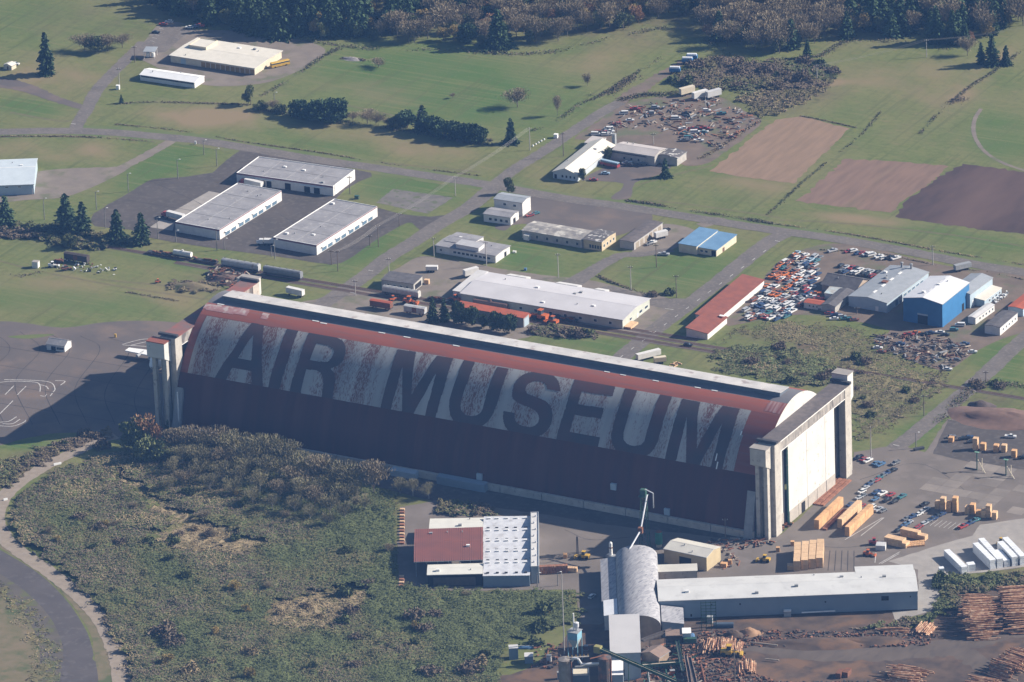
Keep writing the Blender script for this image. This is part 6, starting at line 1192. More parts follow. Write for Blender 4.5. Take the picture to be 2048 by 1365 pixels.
for (x, y, w, h, m, lab) in [(1120, 1358, 2.2, 3.2, blue_shed_wall, 'steel blue equipment cabinet under the stained silo'), (1098, 1322, 2.0, 2.6, white_wall, 'small white pump cabinet beside the mast'), (1172, 1300, 1.8, 2.0, rust, 'rusty bin beside the chip hopper'), (1264, 1352, 3.0, 2.4, rust, 'rusty conveyor drive box below the planer house'), (1330, 1338, 2.6, 2.0, green_paint, 'green hydraulic box by the log deck'), (1345, 1352, 2.0, 2.6, orange_paint, 'orange power unit by the log deck'), (1310, 1352, 3.4, 1.4, lumber_brown, 'brown slab bundle under the log deck conveyor'), (1420, 1245, 2.4, 2.8, steel_gray, 'gray switch cabinet at the log lift')]:
    g = G(x, y); t = thing('plant_cabinet', lab, 'cabinet', (g[0], g[1], 0), random.uniform(0, 1)); obj('body', MB().box(-w/2, w/2, -w*.4, w*.4, .1, h), m, t); obj('lid', MB().box(-w/2-.1, w/2+.1, -w*.4-.1, w*.4+.1, h+.01, h+.2), steel_gray, t); obj('plinth', MB().box(-w/2-.15, w/2+.15, -w*.4-.15, w*.4+.15, 0, .09), concrete, t)
for (a, b, r, m, lab) in [((1296, 1340), (1300, 1372), .3, steel_gray, 'gray steel pipe lying along the planer house'), ((1330, 1330), (1336, 1372), .35, green_paint, 'green rail of the log deck running below the hut'), ((1345, 1330), (1352, 1372), .35, green_paint, 'second green rail of the log deck'), ((1402, 1330), (1412, 1372), .4, rust, 'rusty chain trough beside the log chutes'), ((1500, 1285), (1555, 1291), .3, pale_wood, 'long peeled pole lying on the haul track'), ((1530, 1318), (1558, 1321), .3, pale_wood, 'short peeled pole lying below the long one')]:
    p, q = upto(a, 1.0), upto(b, 1.0); o = Vector((p.x, p.y, 0)); tag(obj('steel_pipe' if m is not pale_wood else 'peeled_pole', MB().tube(p-o, q-o, r, n=6), m, None, o), lab, 'pipe' if m is not pale_wood else 'pole')
debris('mill_debris', 'offcuts and machine scrap under the mill conveyors', [(1285, 1300), (1345, 1290), (1400, 1300), (1420, 1372), (1250, 1372), (1285, 1330)], 260, .5, 3.5, [lumber_brown, rust, dark_metal, green_paint, bark_bits, pale_wood], hmax=.8)
debris('mill_debris', 'scrap and pallets between the huts and the silos', [(1060, 1300), (1120, 1285), (1135, 1310), (1110, 1340), (1060, 1335)], 70, .5, 2.4, [pale_wood, rust, dark_metal, lumber_brown], hmax=.3)
# ================================================================ VEGETATION
def foliage(name, a, b, c=None, rnd=.22):
    m = mat(name, a, b, .35, .95, c3=c, s3=.9, lo3=.5, hi3=.66, spec=.1, obj_random=rnd); return m
conifer_m = foliage('conifer_needles', (.055, .088, .045), (.038, .065, .035), (.085, .12, .055))
bare_m = foliage('leafless_twigs', (.25, .205, .14), (.185, .155, .10), (.30, .245, .165))
alder_m = foliage('alder_twigs', (.235, .205, .125), (.175, .16, .095), (.145, .15, .075))
autumn_m = foliage('autumn_leaves', (.34, .19, .105), (.26, .15, .09), (.38, .25, .13))
ochre_m = foliage('ochre_leaves', (.40, .29, .11), (.29, .225, .095), (.2, .19, .08))
olive_m = foliage('olive_leaves', (.125, .145, .06), (.085, .105, .05), (.17, .165, .08))
green_m = foliage('bramble_green', (.100, .118, .050), (.078, .095, .042), (.13, .145, .068), 0)
dull_m = foliage('bramble_dull', (.145, .128, .066), (.115, .105, .056), (.18, .155, .085), 0)
brown_m = foliage('bramble_brown', (.15, .118, .088), (.115, .093, .07), (.19, .15, .108), 0)
tan_m = foliage('dry_stalks', (.29, .225, .135), (.23, .18, .11), (.19, .165, .095), 0)
def cards(P, size, aspect=1.0, droop=None, rng=RNG, up=None):
    """one quad per point, randomly turned; P (n,3), size (n,)"""
    n = len(P); d = rng.normal(size=(n, 3))
    if droop is not None: d = droop+d*.35
    if up is not None:
        nn = rng.normal(size=(n, 3))*up+np.array([[.12, .05, 1.0]]); nn /= np.linalg.norm(nn, axis=1)[:, None]; d -= nn*(d*nn).sum(1)[:, None]
    d /= np.linalg.norm(d, axis=1)[:, None]
    e = rng.normal(size=(n, 3)) if up is None else np.cross(nn, d); e -= d*(d*e).sum(1)[:, None]; e /= np.linalg.norm(e, axis=1)[:, None]
    s = np.asarray(size)[:, None]*.5; a = d*s; b = e*s*aspect
    V = np.stack([P-a-b, P+a-b*.6, P+a+b*.6, P-a+b], 1).reshape(-1, 3)
    return V
def card_mesh(name, V, m):
    me = bpy.data.meshes.new(name); n = len(V)//4
    me.vertices.add(len(V)); me.vertices.foreach_set('co', V.astype(np.float32).ravel())
    me.loops.add(4*n); me.loops.foreach_set('vertex_index', np.arange(4*n, dtype=np.int32)); me.polygons.add(n); me.polygons.foreach_set('loop_start', np.arange(0, 4*n, 4, dtype=np.int32)); me.update()
    if m is not None: me.materials.append(m)
    return me
def conifer_data(seed, H=20.0, R=4.2, lay=26):
    rng = np.random.default_rng(seed); P, D, S = [], [], []
    for k in range(lay):
        z = H*(.06+.93*k/lay); r = R*(1-z/H)**.85*(1+.25*rng.normal())+.25; nb = max(4, int(4+r*2.2)); ph = rng.uniform(0, 6.28)
        for j in range(nb):
            a = ph+2*math.pi*j/nb+rng.normal()*.18; rr = r*rng.uniform(.6, 1.15)
            for f in np.linspace(.28, 1.0, max(2, int(rr/.8)+1)):
                P.append((rr*f*math.cos(a), rr*f*math.sin(a), z-.28*rr*f+rng.normal()*.12)); D.append((math.cos(a), math.sin(a), -.35)); S.append(.75+.45*rng.random())
    crown = card_mesh('conifer_crown', cards(np.array(P), np.array(S)*1.35, .8, np.array(D), rng), conifer_m)
    trunk = MB().tube((0, 0, 0), (0, 0, H*.93), .32, .05, n=6).mesh('conifer_trunk'); trunk.materials.append(bark)
    return crown, trunk
def broad_data(seed, H=11.0, R=4.2, n=1300, m=bare_m, card=.55, aspect=.3, tm=bark, base=.28, hollow=.35, limb=1.0):
    rng = np.random.default_rng(seed); lobes = []
    for k in range(14):
        a, rr = rng.uniform(0, 6.28), R*rng.uniform(.15, .72); zf = rng.uniform(base+.22, .84); rr *= (1.15-.55*max(0, zf-.5)) if base < .1 else (.35+.95*zf); lobes.append((rr*math.cos(a), rr*math.sin(a), H*zf, R*rng.uniform(.30, .52)))
    lobes.append((0, 0, H*.82, R*.5)); P = []
    for i in range(n):
        x, y, z, r = lobes[rng.integers(len(lobes))]; d = rng.normal(size=3); d /= np.linalg.norm(d); q = np.array([x, y, z])+d*r*(hollow+(1-hollow)*rng.random()**.4)*np.array([1, 1, .85])
        if q[2] > H*.12: P.append(q)
    P = np.array(P); crown = card_mesh('broad_crown', cards(P, card*(.7+.7*rng.random(len(P))), aspect, np.array([[0, 0, 1.0]])+P*np.array([[.12, .12, 0]]), rng), m)
    mb = MB(); mb.tube((0, 0, 0), (0, 0, H*.5), .22*limb, .13*limb, n=6)
    for (x, y, z, r) in lobes:
        f = rng.uniform(.15, .45); mb.tube((0, 0, H*f), (x*.9, y*.9, z), .10*limb, .03*limb, n=4, cap=False)
    tr = mb.mesh('broad_trunk'); tr.materials.append(tm); return crown, tr
def fan_data(seed, H=12.0, R=5.0, n=1500, m=alder_m, card=.8, aspect=.2, tm=pale_bark, low=.3, limb=1.6):
    rng = np.random.default_rng(seed); P, D = [], []; ph = rng.uniform(0, 6.28, 4); limbs = []
    for k in range(13):
        a = rng.uniform(0, 6.28); e = rng.uniform(.75, 1.4); L = H*rng.uniform(.5, .72); z0 = H*rng.uniform(.12, .42)
        tip = np.array([L*math.cos(e)*math.cos(a), L*math.cos(e)*math.sin(a), min(H*.97, z0+L*math.sin(e))]); limbs.append((z0, tip))
    while len(P) < n:
        z0, tip = limbs[rng.integers(len(limbs))]; f = .35+.68*rng.random()**.7; b = np.array([0, 0, z0])*(1-f)+tip*f
        q = b+rng.normal(size=3)*np.array([1, 1, .8])*R*(.10+.17*f); q[2] = min(q[2], H*(1.0-.16*(np.hypot(q[0], q[1])/R)**2))
        if q[2] > H*low*.5: P.append(q); D.append((q[0]*.12, q[1]*.12, 1.0))
    P = np.array(P); crown = card_mesh('fan_crown', cards(P, card*(.6+.8*rng.random(n)), aspect, np.array(D), rng), m)
    mb = MB(); mb.tube((0, 0, 0), (0, 0, H*.45), .2*limb, .12*limb, n=6)
    for z0, tip in limbs: mb.tube((0, 0, z0), tuple(tip), .09*limb, .025*limb, n=4, cap=False)
    tr = mb.mesh('fan_trunk'); tr.materials.append(tm); return crown, tr
def bush_data(seed, R=2.2, H=2.4, n=420, m=brown_m, card=.6, aspect=.7):
    rng = np.random.default_rng(seed); d = rng.normal(size=(n, 3)); d[:, 2] = np.abs(d[:, 2]); d /= np.linalg.norm(d, axis=1)[:, None]
    r = (.45+.55*rng.random(n)**.5)*(1+.18*np.sin(d[:, 0]*5+seed)+.15*np.cos(d[:, 1]*6+seed)); P = d*r[:, None]*np.array([R, R, H])
    return card_mesh('bush_foliage', cards(P, card*(.7+.7*rng.random(n)), aspect, None, rng), m)
CON = [conifer_data(s, 20, r) for s, r in ((1, 5.6), (2, 6.6), (3, 5.0), (4, 6.0))]
BARE = [fan_data(s, 11, 5.0, 1900, bare_m, .7, .26, bark, .12, 1.0) for s in (11, 12, 13, 14)]
ALD = [fan_data(s) for s in (21, 22, 23, 24)]
AUT = [broad_data(s, 10, 4.6, 1500, autumn_m, .6, .5, bark, .05, .2) for s in (31, 32)]
OCH = [broad_data(s, 10, 4.4, 1400, ochre_m, .6, .5, bark, .05, .2) for s in (41, 42)]
OLI = [broad_data(s, 9, 4.4, 1700, olive_m, .7, .7, bark, .0, .2) for s in (51, 52, 53)]
DKB = [broad_data(s, 9, 4.6, 1900, conifer_m, .75, .7, bark, .0, .2) for s in (54, 55, 56)]
KINDT = {'bushy': (DKB, 9, 'evergreen_tree'), 'conifer': (CON, 20, 'conifer'), 'bare': (BARE, 11, 'leafless_tree'), 'alder': (ALD, 12, 'alder_tree'), 'autumn': (AUT, 10, 'autumn_tree'), 'ochre': (OCH, 10, 'ochre_tree'), 'olive': (OLI, 9, 'olive_tree')}
def tree(kind, x, y, h, label, group=None, wide=1.0, world=None):
    V_, H0, nm = KINDT[kind]; cr, tr = random.choice(V_); g = G(x, y) if world is None else world; s = h/H0
    t = thing(nm, label, 'tree', (g[0], g[1], -.05), random.uniform(0, 6.28), group); t.scale = (s*wide, s*wide, s)
    obj('crown', cr, None, t); obj('trunk', tr, None, t); return t
def px_tree(kind, x, y, hp, label, group=None, wide=1.0): return tree(kind, x, y, height(x, y, y-hp), label, group, wide)
# forest beyond the fields
def scatter(poly, step, jit=.42):
    W = np.array([G(*p)[:2] for p in poly]); a, b = W.min(0), W.max(0); out = []
    for gx in np.arange(a[0], b[0], step):
        for gy in np.arange(a[1], b[1], step):
            p = np.array([gx+random.uniform(-jit, jit)*step, gy+random.uniform(-jit, jit)*step])
            if inside(p, W): out.append((p, PX([p[0], p[1], 0])))
    return out
fl = {'bushy': 'dark rounded evergreen', 'conifer': 'dark conifer', 'bare': 'leafless gray brown tree', 'autumn': 'rusty orange leaved tree', 'ochre': 'yellow brown leaved tree', 'olive': 'dull green bushy tree'}
def wood(poly, step, mix, hs, where):
    for p, q in scatter(poly, step):
        k = random.choices(list(mix), [f(q) if callable(f) else f for f in mix.values()])[0]
        h = random.uniform(*hs[k]); tree(k, 0, 0, h, f'{fl[k]} {where}', f'{fl[k]}s {where}', random.uniform(.85, 1.2), world=(p[0], p[1], 0))
wood([(290, -28), (300, 8), (420, 54), (520, 74), (600, 76), (690, 88), (800, 86), (900, 88), (1000, 98), (1100, 92), (1180, 72), (1280, 58), (1390, 28), (1430, -28)], 8.6,
     {'conifer': lambda q: 5 if q[0] < 720 else (.6 if q[0] < 1050 else .2), 'bare': lambda q: .6 if q[0] < 740 else 2.4, 'autumn': lambda q: .1 if q[0] < 740 else .5, 'ochre': .5, 'olive': .7, 'bushy': .35},
     {'conifer': (15, 25), 'bare': (10, 16), 'autumn': (7, 11), 'ochre': (7, 11), 'olive': (6, 10), 'bushy': (8, 13)}, 'in the wood beyond the long meadow')
wood([(1400, -28), (1405, 60), (1425, 85), (1480, 108), (1560, 110), (1640, 104), (1680, 80), (1730, 72), (1830, 76), (1900, 92), (1960, 92), (2060, 48), (2070, -28)], 8.4,
     {'conifer': lambda q: 1.7 if q[0] > 1690 else (.8 if q[1] < 20 else .15), 'bare': lambda q: 3.0 if q[0] < 1690 else 1.2, 'autumn': .25, 'ochre': lambda q: .3 if q[0] < 1690 else .9, 'olive': .4, 'bushy': .4},
     {'conifer': (13, 23), 'bare': (11, 17), 'autumn': (6, 10), 'ochre': (7, 12), 'olive': (6, 10), 'bushy': (8, 13)}, 'in the wood behind the ploughed fields')
for (k, x, y, hp, lab, w) in [
    ('conifer', 93, 149, 86, 'tall lone conifer beside the tiny cream cabin', .85), ('conifer', 243, 207, 18, 'little young conifer at the ditch by the depot drive', 1.0),
    ('conifer', 12, 452, 62, 'broad conifer at the end of the trackside row beside the blue barn', 1.15), ('conifer', 133, 462, 76, 'tallest conifer of the trackside row', 1.1), ('conifer', 166, 470, 68, 'conifer close beside the tallest one of the trackside row', 1.15), ('conifer', 235, 481, 64, 'slim conifer in the trackside row by a lamp post', 1.05), ('conifer', 284, 488, 64, 'slim conifer at the loading bay end of the trackside row', 1.05),
    ('olive', 140, 497, 30, 'round green shrub in front of the trackside conifers', 1.0), ('olive', 502, 210, 38, 'dark bushy tree at the corner of the long meadow', .8), ('conifer', 1022, 287, 52, 'dark conifer alone at the wire pole by the lane', .9), ('olive', 1018, 388, 32, 'small round headed pine at the road junction', .7), ('conifer', 1331, 355, 40, 'dark conifer in front of the board sided farm store', .9), ('olive', 1167, 363, 26, 'round bush at the gable of the farm shop', .7), ('olive', 1217, 319, 26, 'round bush against the farm shed wall', .8),
    ('bare', 1035, 215, 36, 'round brown leafless thorn alone in the long meadow', 1.5), ('bare', 757, 135, 16, 'low purple brown thicket tree near the rubble heap', 2.4), ('bare', 905, 197, 10, 'tiny brown sapling in the long meadow', 1.2), ('conifer', 1615, 116, 38, 'small dark conifer at the edge of the brown wood', .9), ('conifer', 1984, 131, 64, 'tall dark conifer standing forward of the wood by the wire line', .9), ('conifer', 1962, 128, 44, 'shorter conifer beside the one standing forward of the wood', .9), ('bare', 1935, 112, 38, 'leafless tree beside the forward standing conifers', 1.0), ('conifer', 2012, 130, 40, 'small conifer at the hedge beside the forward standing conifers', .9),
    ('olive', 275, 902, 66, 'dense dark green tree at the bend of the gravel road', 1.0), ('autumn', 300, 900, 72, 'orange brown tree next to the hangar pylon', .85), ('olive', 300, 925, 52, 'dull green tree in front of the orange brown tree', 1.1), ('conifer', 337, 884, 46, 'young pale conifer in front of the hangar pylon', .6), ('ochre', 492, 926, 34, 'small golden leaved tree among the gray alders', .9), ('bare', 1115, 232, 40, 'thin leafless tree by the lane fence', .5), ('bare', 1175, 172, 26, 'thin pale leafless tree in the long meadow corner', .8), ('bare', 215, 102, 30, 'leafless brown thicket tree by the depot drive', 1.6), ('bare', 170, 102, 32, 'leafless tree at the meadow end of the depot thicket', 1.7), ('olive', 195, 104, 30, 'dull green tree in the depot thicket', 1.5), ('bare', 245, 96, 26, 'leafless tree at the parking end of the depot thicket', 1.5)]:
    px_tree(k, x, y, hp, lab, None, w)
for (x, y, hp, k) in [(522, 220, 18, 'olive'), (545, 222, 20, 'bare'), (560, 226, 18, 'olive'), (602, 235, 32, 'bushy'), (632, 240, 38, 'bushy'), (650, 242, 42, 'bushy'), (672, 243, 40, 'bushy'), (705, 242, 18, 'bare'), (735, 248, 28, 'bare'), (752, 250, 24, 'bare'), (775, 254, 18, 'bare'), (815, 256, 34, 'bushy'), (800, 256, 28, 'olive'), (845, 263, 54, 'conifer'), (868, 270, 36, 'bushy'), (890, 275, 32, 'bushy'), (908, 278, 34, 'bushy'), (926, 281, 32, 'bushy'), (942, 283, 34, 'bushy'), (955, 285, 28, 'bushy'), (980, 286, 10, 'bare')]:
    px_tree(k, x, y, hp, fl[k]+' in the hedge line along the long meadow', fl[k]+'s in the hedge line', 1.2 if k == 'conifer' else 1.5)
for i, (x, y, hp) in enumerate([(866, 645, 54), (889, 643, 48), (917, 648, 42), (943, 652, 38), (968, 658, 28), (993, 663, 38), (1018, 666, 36)]):
    px_tree('conifer' if i < 2 else 'bushy', x, y, hp, ['tall conifer at the boxcar end of the young tree row', 'second tall conifer of the young tree row'][i] if i < 2 else 'young dark tree in front of the rust roofed shed', None if i < 2 else 'young trees in front of the rust roofed shed', .8)
for (x, y, hp) in [(350, 912, 52), (382, 916, 62), (408, 922, 56), (432, 917, 64), (455, 925, 58), (472, 926, 64), (500, 940, 62), (522, 936, 66), (545, 933, 62), (575, 946, 64), (600, 962, 58), (625, 970, 60), (642, 976, 64), (668, 985, 62), (690, 988, 66), (704, 990, 58), (748, 990, 66), (800, 988, 32), (826, 993, 34), (858, 998, 32), (400, 962, 44), (445, 968, 46), (480, 975, 42), (520, 988, 46), (560, 1002, 42), (600, 1005, 48), (630, 1018, 44), (660, 1030, 44), (560, 965, 50), (420, 945, 46), (350, 950, 36), (690, 1040, 38), (730, 1022, 34), (365, 935, 44), (395, 938, 48), (450, 946, 50), (490, 958, 48), (535, 962, 50), (585, 980, 46), (610, 988, 46), (648, 1000, 46), (370, 975, 36), (420, 985, 38), (465, 992, 38), (505, 1010, 36), (545, 1025, 36), (590, 1030, 38), (620, 1042, 34), (655, 1055, 32), (340, 985, 30), (690, 1010, 46), (715, 1002, 40), (528, 945, 54)]:
    k = 'alder' if random.random() < .8 else 'bare'
    px_tree(k, x, y, hp, ('pale barked leafless alder' if k == 'alder' else 'gray brown leafless tree')+' in the grove beside the hangar', ('alders' if k == 'alder' else 'brown trees')+' in the grove beside the hangar', 1.05)
for _ in range(46):
    q = (random.uniform(60, 1140), random.uniform(960, 1360))
    if inside(np.array(q), [(150, 960), (330, 920), (640, 990), (785, 1010), (785, 1170), (1150, 1195), (1140, 1240), (1000, 1290), (980, 1360), (290, 1360), (240, 1240), (150, 1140), (60, 1075), (60, 1000)]):
        k = random.choice(['olive', 'bare', 'bare', 'olive', 'ochre']); tree(k, *q, random.uniform(3.2, 6.0), fl[k].replace('tree', 'sapling')+' rising from the bramble thicket', fl[k]+' saplings in the bramble thicket', random.uniform(1.0, 1.5))
# thickets: a lumpy mass of stems with leafy faces over it
def thicket(label, poly, step, clumps, hr, rr, ncard, mats, holes=(), card=1.0, seed=1, name='bramble_thicket', floor=.25, drift=0.0):
    rng = np.random.default_rng(seed); W = np.array([G(*p)[:2] for p in poly]); a, b = W.min(0), W.max(0); HL = [np.array([G(*p)[:2] for p in h]) for h in holes]
    def ok(p):
        p = p+np.stack([1.6*np.sin(p[:, 1]*.9)+1.9*np.sin(p[:, 0]*.37+p[:, 1]*.21), 1.6*np.sin(p[:, 0]*.8)+1.9*np.sin(p[:, 1]*.31-p[:, 0]*.17)], -1)
        r = inside(p, W)
        for h in HL: r &= ~inside(p, h)
        return r
    C = a+(b-a)*rng.random((clumps*3, 2)); C = C[ok(C)][:clumps]; cr = rng.uniform(*rr, len(C)); chh = rng.uniform(*hr, len(C))
    def hgt(p):
        out = np.full(len(p), floor)
        for (c, r, h) in zip(C, cr, chh):
            d2 = ((p-c)**2).sum(1)/(r*r); out = np.maximum(out, np.where(d2 < 1, h*np.sqrt(np.clip(1-d2, 0, 1)), 0))
        return out
    n1, n2 = int((b[0]-a[0])/step)+1, int((b[1]-a[1])/step)+1
    X, Y = np.meshgrid(np.linspace(a[0], b[0], n1), np.linspace(a[1], b[1], n2)); P = np.stack([X.ravel(), Y.ravel()], -1); z = hgt(P)*.8-.1; I = ok(P)
    idx = np.arange(n1*n2).reshape(n2, n1); F = np.stack([idx[:-1, :-1], idx[:-1, 1:], idx[1:, 1:], idx[1:, :-1]], -1).reshape(-1, 4); F = F[I[F].all(1)]
    used = np.unique(F); rem = np.full(n1*n2, -1); rem[used] = np.arange(len(used)); z2 = z+rng.normal(size=len(z))*.08
    me = bpy.data.meshes.new(name); me.from_pydata(np.stack([P[used, 0], P[used, 1], z2[used]], -1).tolist(), [], rem[F].tolist()); me.update()
    root = thing(name, label, 'thicket'); root['kind'] = 'stuff'
    o = obj('stems', me, mats[0], root); o['kind'] = 'stuff'
    Q = a+(b-a)*rng.random((int(ncard*2.2), 2)); Q = Q[ok(Q)][:ncard]; h = hgt(Q)
    sel = np.sin(Q[:, 0]*.11+1.3*np.sin(Q[:, 1]*.07))+np.sin(Q[:, 1]*.13+Q[:, 0]*.05+seed)+1.1*np.sin(Q[:, 0]*.031+Q[:, 1]*.047+seed)+rng.normal(size=len(Q))*.45
    dq = Q@RT[:2]; sel = sel-drift*(dq-dq.mean())/dq.std()
    qs = np.quantile(sel, np.cumsum([.40, .32, .22, .06][:len(mats)])[:-1]); grp = np.digitize(sel, qs)
    for k, m in enumerate(mats):
        s = grp == k; pts = np.stack([Q[s, 0], Q[s, 1], h[s]*(.75+.35*rng.random(s.sum()))+.12], -1)
        o = obj('leaves', card_mesh('leaves', cards(pts, card*(.55+.7*rng.random(len(pts))), .75, None, rng, .42), m), None, root); o['kind'] = 'stuff'
    return root
T1 = [(236, 905), (330, 900), (500, 912), (640, 960), (790, 990), (792, 1178), (1158, 1184), (1162, 1250), (1090, 1262), (1030, 1282), (1000, 1330), (995, 1400), (262, 1400), (240, 1300), (196, 1218), (126, 1143), (46, 1088), (12, 1045), (24, 1003), (110, 945)]
clear1 = [(228, 938), (262, 960), (330, 1012), (430, 1055), (520, 1085), (500, 1110), (420, 1098), (340, 1105), (300, 1075), (345, 1050), (300, 1010), (240, 965)]
clear2 = [(520, 1250), (560, 1205), (620, 1190), (700, 1178), (760, 1192), (735, 1205), (690, 1225), (660, 1255), (590, 1262)]
thicket('sprawling green bramble thicket inside the bend of the gravel road', T1, 1.5, 520, (1.6, 2.7), (3, 9), 135000, [green_m, dull_m, brown_m, tan_m], (clear1, clear2), .62, 3, floor=1.3, drift=1.3)
thicket('tan dry weeds in the clearings of the bramble thicket', clear1, 2, 150, (.2, 1.1), (1, 3), 5200, [tan_m, dull_m, tan_m, brown_m], (), .6, 5, 'dry_weeds', .05)
thicket('tan dry weeds in the small clearing below the thicket path', clear2, 2, 110, (.2, 1.1), (1, 3), 4200, [tan_m, dull_m, tan_m, green_m], (), .6, 6, 'dry_weeds', .05)
thicket('olive scrub on the waste ground against the hangar roof end', [(1425, 705), (1480, 690), (1600, 700), (1680, 735), (1690, 770), (1600, 775), (1440, 745)], 1.6, 130, (.4, 1.3), (1.6, 4.5), 8000, [olive_m, dull_m, green_m, tan_m], (), .7, 7, 'scrub_thicket')
thicket('low brown scrub and rough grass behind the hangar tower', [(1600, 690), (1700, 715), (1790, 735), (1900, 752), (1880, 790), (1830, 825), (1745, 880), (1708, 880), (1690, 770), (1680, 735)], 2, 120, (.3, 1.0), (1.2, 3.5), 5200, [dull_m, brown_m, tan_m, olive_m], (), .6, 27, 'rough_weeds', -.2)
thicket('short rough weeds between the red shed and the scrap debris', [(1430, 690), (1470, 655), (1560, 645), (1700, 650), (1770, 690), (1850, 735), (1790, 735), (1600, 690), (1480, 672)], 2, 160, (.2, .7), (1, 3), 4500, [dull_m, olive_m, tan_m], (), .55, 8, 'rough_weeds', -.2)
thicket('dark scrub around the tarped trailers behind the farm', [(1345, 168), (1360, 145), (1395, 118), (1440, 112), (1500, 128), (1560, 122), (1640, 122), (1690, 150), (1655, 172), (1560, 180), (1470, 182), (1400, 178)], 2, 260, (.6, 2.0), (2, 5), 12000, [brown_m, dull_m, green_m, brown_m], (), .9, 9, 'scrub_thicket')
thicket('rough weeds on the slope behind the farm scrapyard', [(1470, 185), (1560, 182), (1655, 174), (1640, 192), (1560, 228), (1520, 240), (1490, 215)], 2, 150, (.3, 1.2), (1.5, 3.5), 4500, [dull_m, brown_m, tan_m, olive_m], (), .8, 10, 'rough_weeds', .05)
thicket('weedy strip between the white stacks and the log decks', [(1880, 1158), (1960, 1152), (2080, 1140), (2080, 1172), (1990, 1180), (1930, 1198), (1890, 1232), (1860, 1252), (1800, 1258), (1720, 1262), (1690, 1256), (1790, 1246), (1868, 1232), (1890, 1190)], 1.5, 260, (.6, 2.6), (1.4, 3.5), 10000, [green_m, dull_m, brown_m, olive_m], (), .9, 11, 'scrub_thicket')
thicket('brown weeds between the gravel road and the airfield apron', [(-20, 932), (60, 905), (140, 880), (205, 872), (228, 876), (160, 893), (105, 917), (55, 945), (15, 975), (-20, 990)], 1.5, 260, (.3, 1.6), (1.2, 3), 8000, [brown_m, dull_m, olive_m, tan_m], (), .8, 12, 'rough_weeds', .05)
thicket('weeds on the bank of the old taxiway', [(-10, 1160), (45, 1196), (90, 1240), (112, 1285), (118, 1400), (40, 1400), (60, 1300), (30, 1230), (-10, 1195)], 2, 110, (.15, .7), (1.2, 3.5), 3500, [dull_m, olive_m, tan_m], (), .7, 13, 'rough_weeds', .03)
thicket('brambles and weeds along the railway in front of the conifers', [(-10, 462), (60, 462), (130, 475), (220, 492), (210, 505), (150, 500), (70, 482), (-10, 478)], 1.5, 150, (.6, 2.2), (1.2, 3), 5000, [brown_m, olive_m, dull_m, green_m], (), .9, 14, 'scrub_thicket')
thicket('dark hedge at the foot of the trackside conifers', [(20, 450), (110, 455), (200, 470), (300, 490), (295, 497), (190, 482), (100, 466), (20, 460)], 1.5, 150, (1.0, 3.0), (1.2, 2.6), 4500, [olive_m, green_m, dull_m], (), .9, 15, 'field_hedge')
thicket('shrubs on the scrap mound behind the hangar', [(330, 572), (370, 560), (430, 566), (440, 578), (400, 585), (340, 582)], 1.5, 60, (.4, 1.4), (1.2, 2.6), 2200, [brown_m, tan_m, dull_m], (), .7, 16, 'rough_weeds', .05)
thicket('shrubs behind the hangar ridge beside the rust roofed shed', [(1060, 655), (1130, 655), (1200, 668), (1190, 680), (1110, 676), (1064, 670)], 1.5, 60, (.4, 2.0), (1.2, 2.8), 2600, [brown_m, olive_m, dull_m], (), .8, 17, 'rough_weeds', .05)
thicket('brambles beside the kiln yard along the hangar shadow', [(870, 1012), (900, 1000), (960, 1010), (1000, 1022), (1010, 1030), (960, 1034), (880, 1030)], 1.5, 60, (.6, 2.4), (1.2, 2.8), 2400, [brown_m, olive_m, dull_m], (), .8, 18, 'scrub_thicket')
def strip(label, pts, width, h, n, mats, name='field_hedge', card=.8, seed=1):
    rng = np.random.default_rng(seed); P = np.array(smooth([G(*p)[:2] for p in pts], 12)); L = np.concatenate([[0], np.cumsum(np.linalg.norm(np.diff(P, axis=0), axis=1))])
    root = thing(name, label, 'hedge'); root['kind'] = 'stuff'
    for k, m in enumerate(mats):
        nn = n//len(mats); s = rng.random(nn)*L[-1]; s = s[np.sin(s*.055+seed*1.7)+.6*np.sin(s*.19+seed)+.5*rng.normal(size=nn) > -.35]; nn = len(s); x = np.interp(s, L, P[:, 0]); y = np.interp(s, L, P[:, 1]); mod = .55+.45*np.sin(s*.21+seed)*np.sin(s*.083+k)
        off = rng.normal(size=(nn, 2))*width*.33; z = np.abs(rng.random(nn)*h*.8*mod*np.exp(-(off**2).sum(1)/(width*width*.3)))+.1
        o = obj('leaves', card_mesh('leaves', cards(np.stack([x+off[:, 0], y+off[:, 1], z], -1), card*(.5+.6*rng.random(nn)), .7, None, rng, .7), m), None, root); o['kind'] = 'stuff'
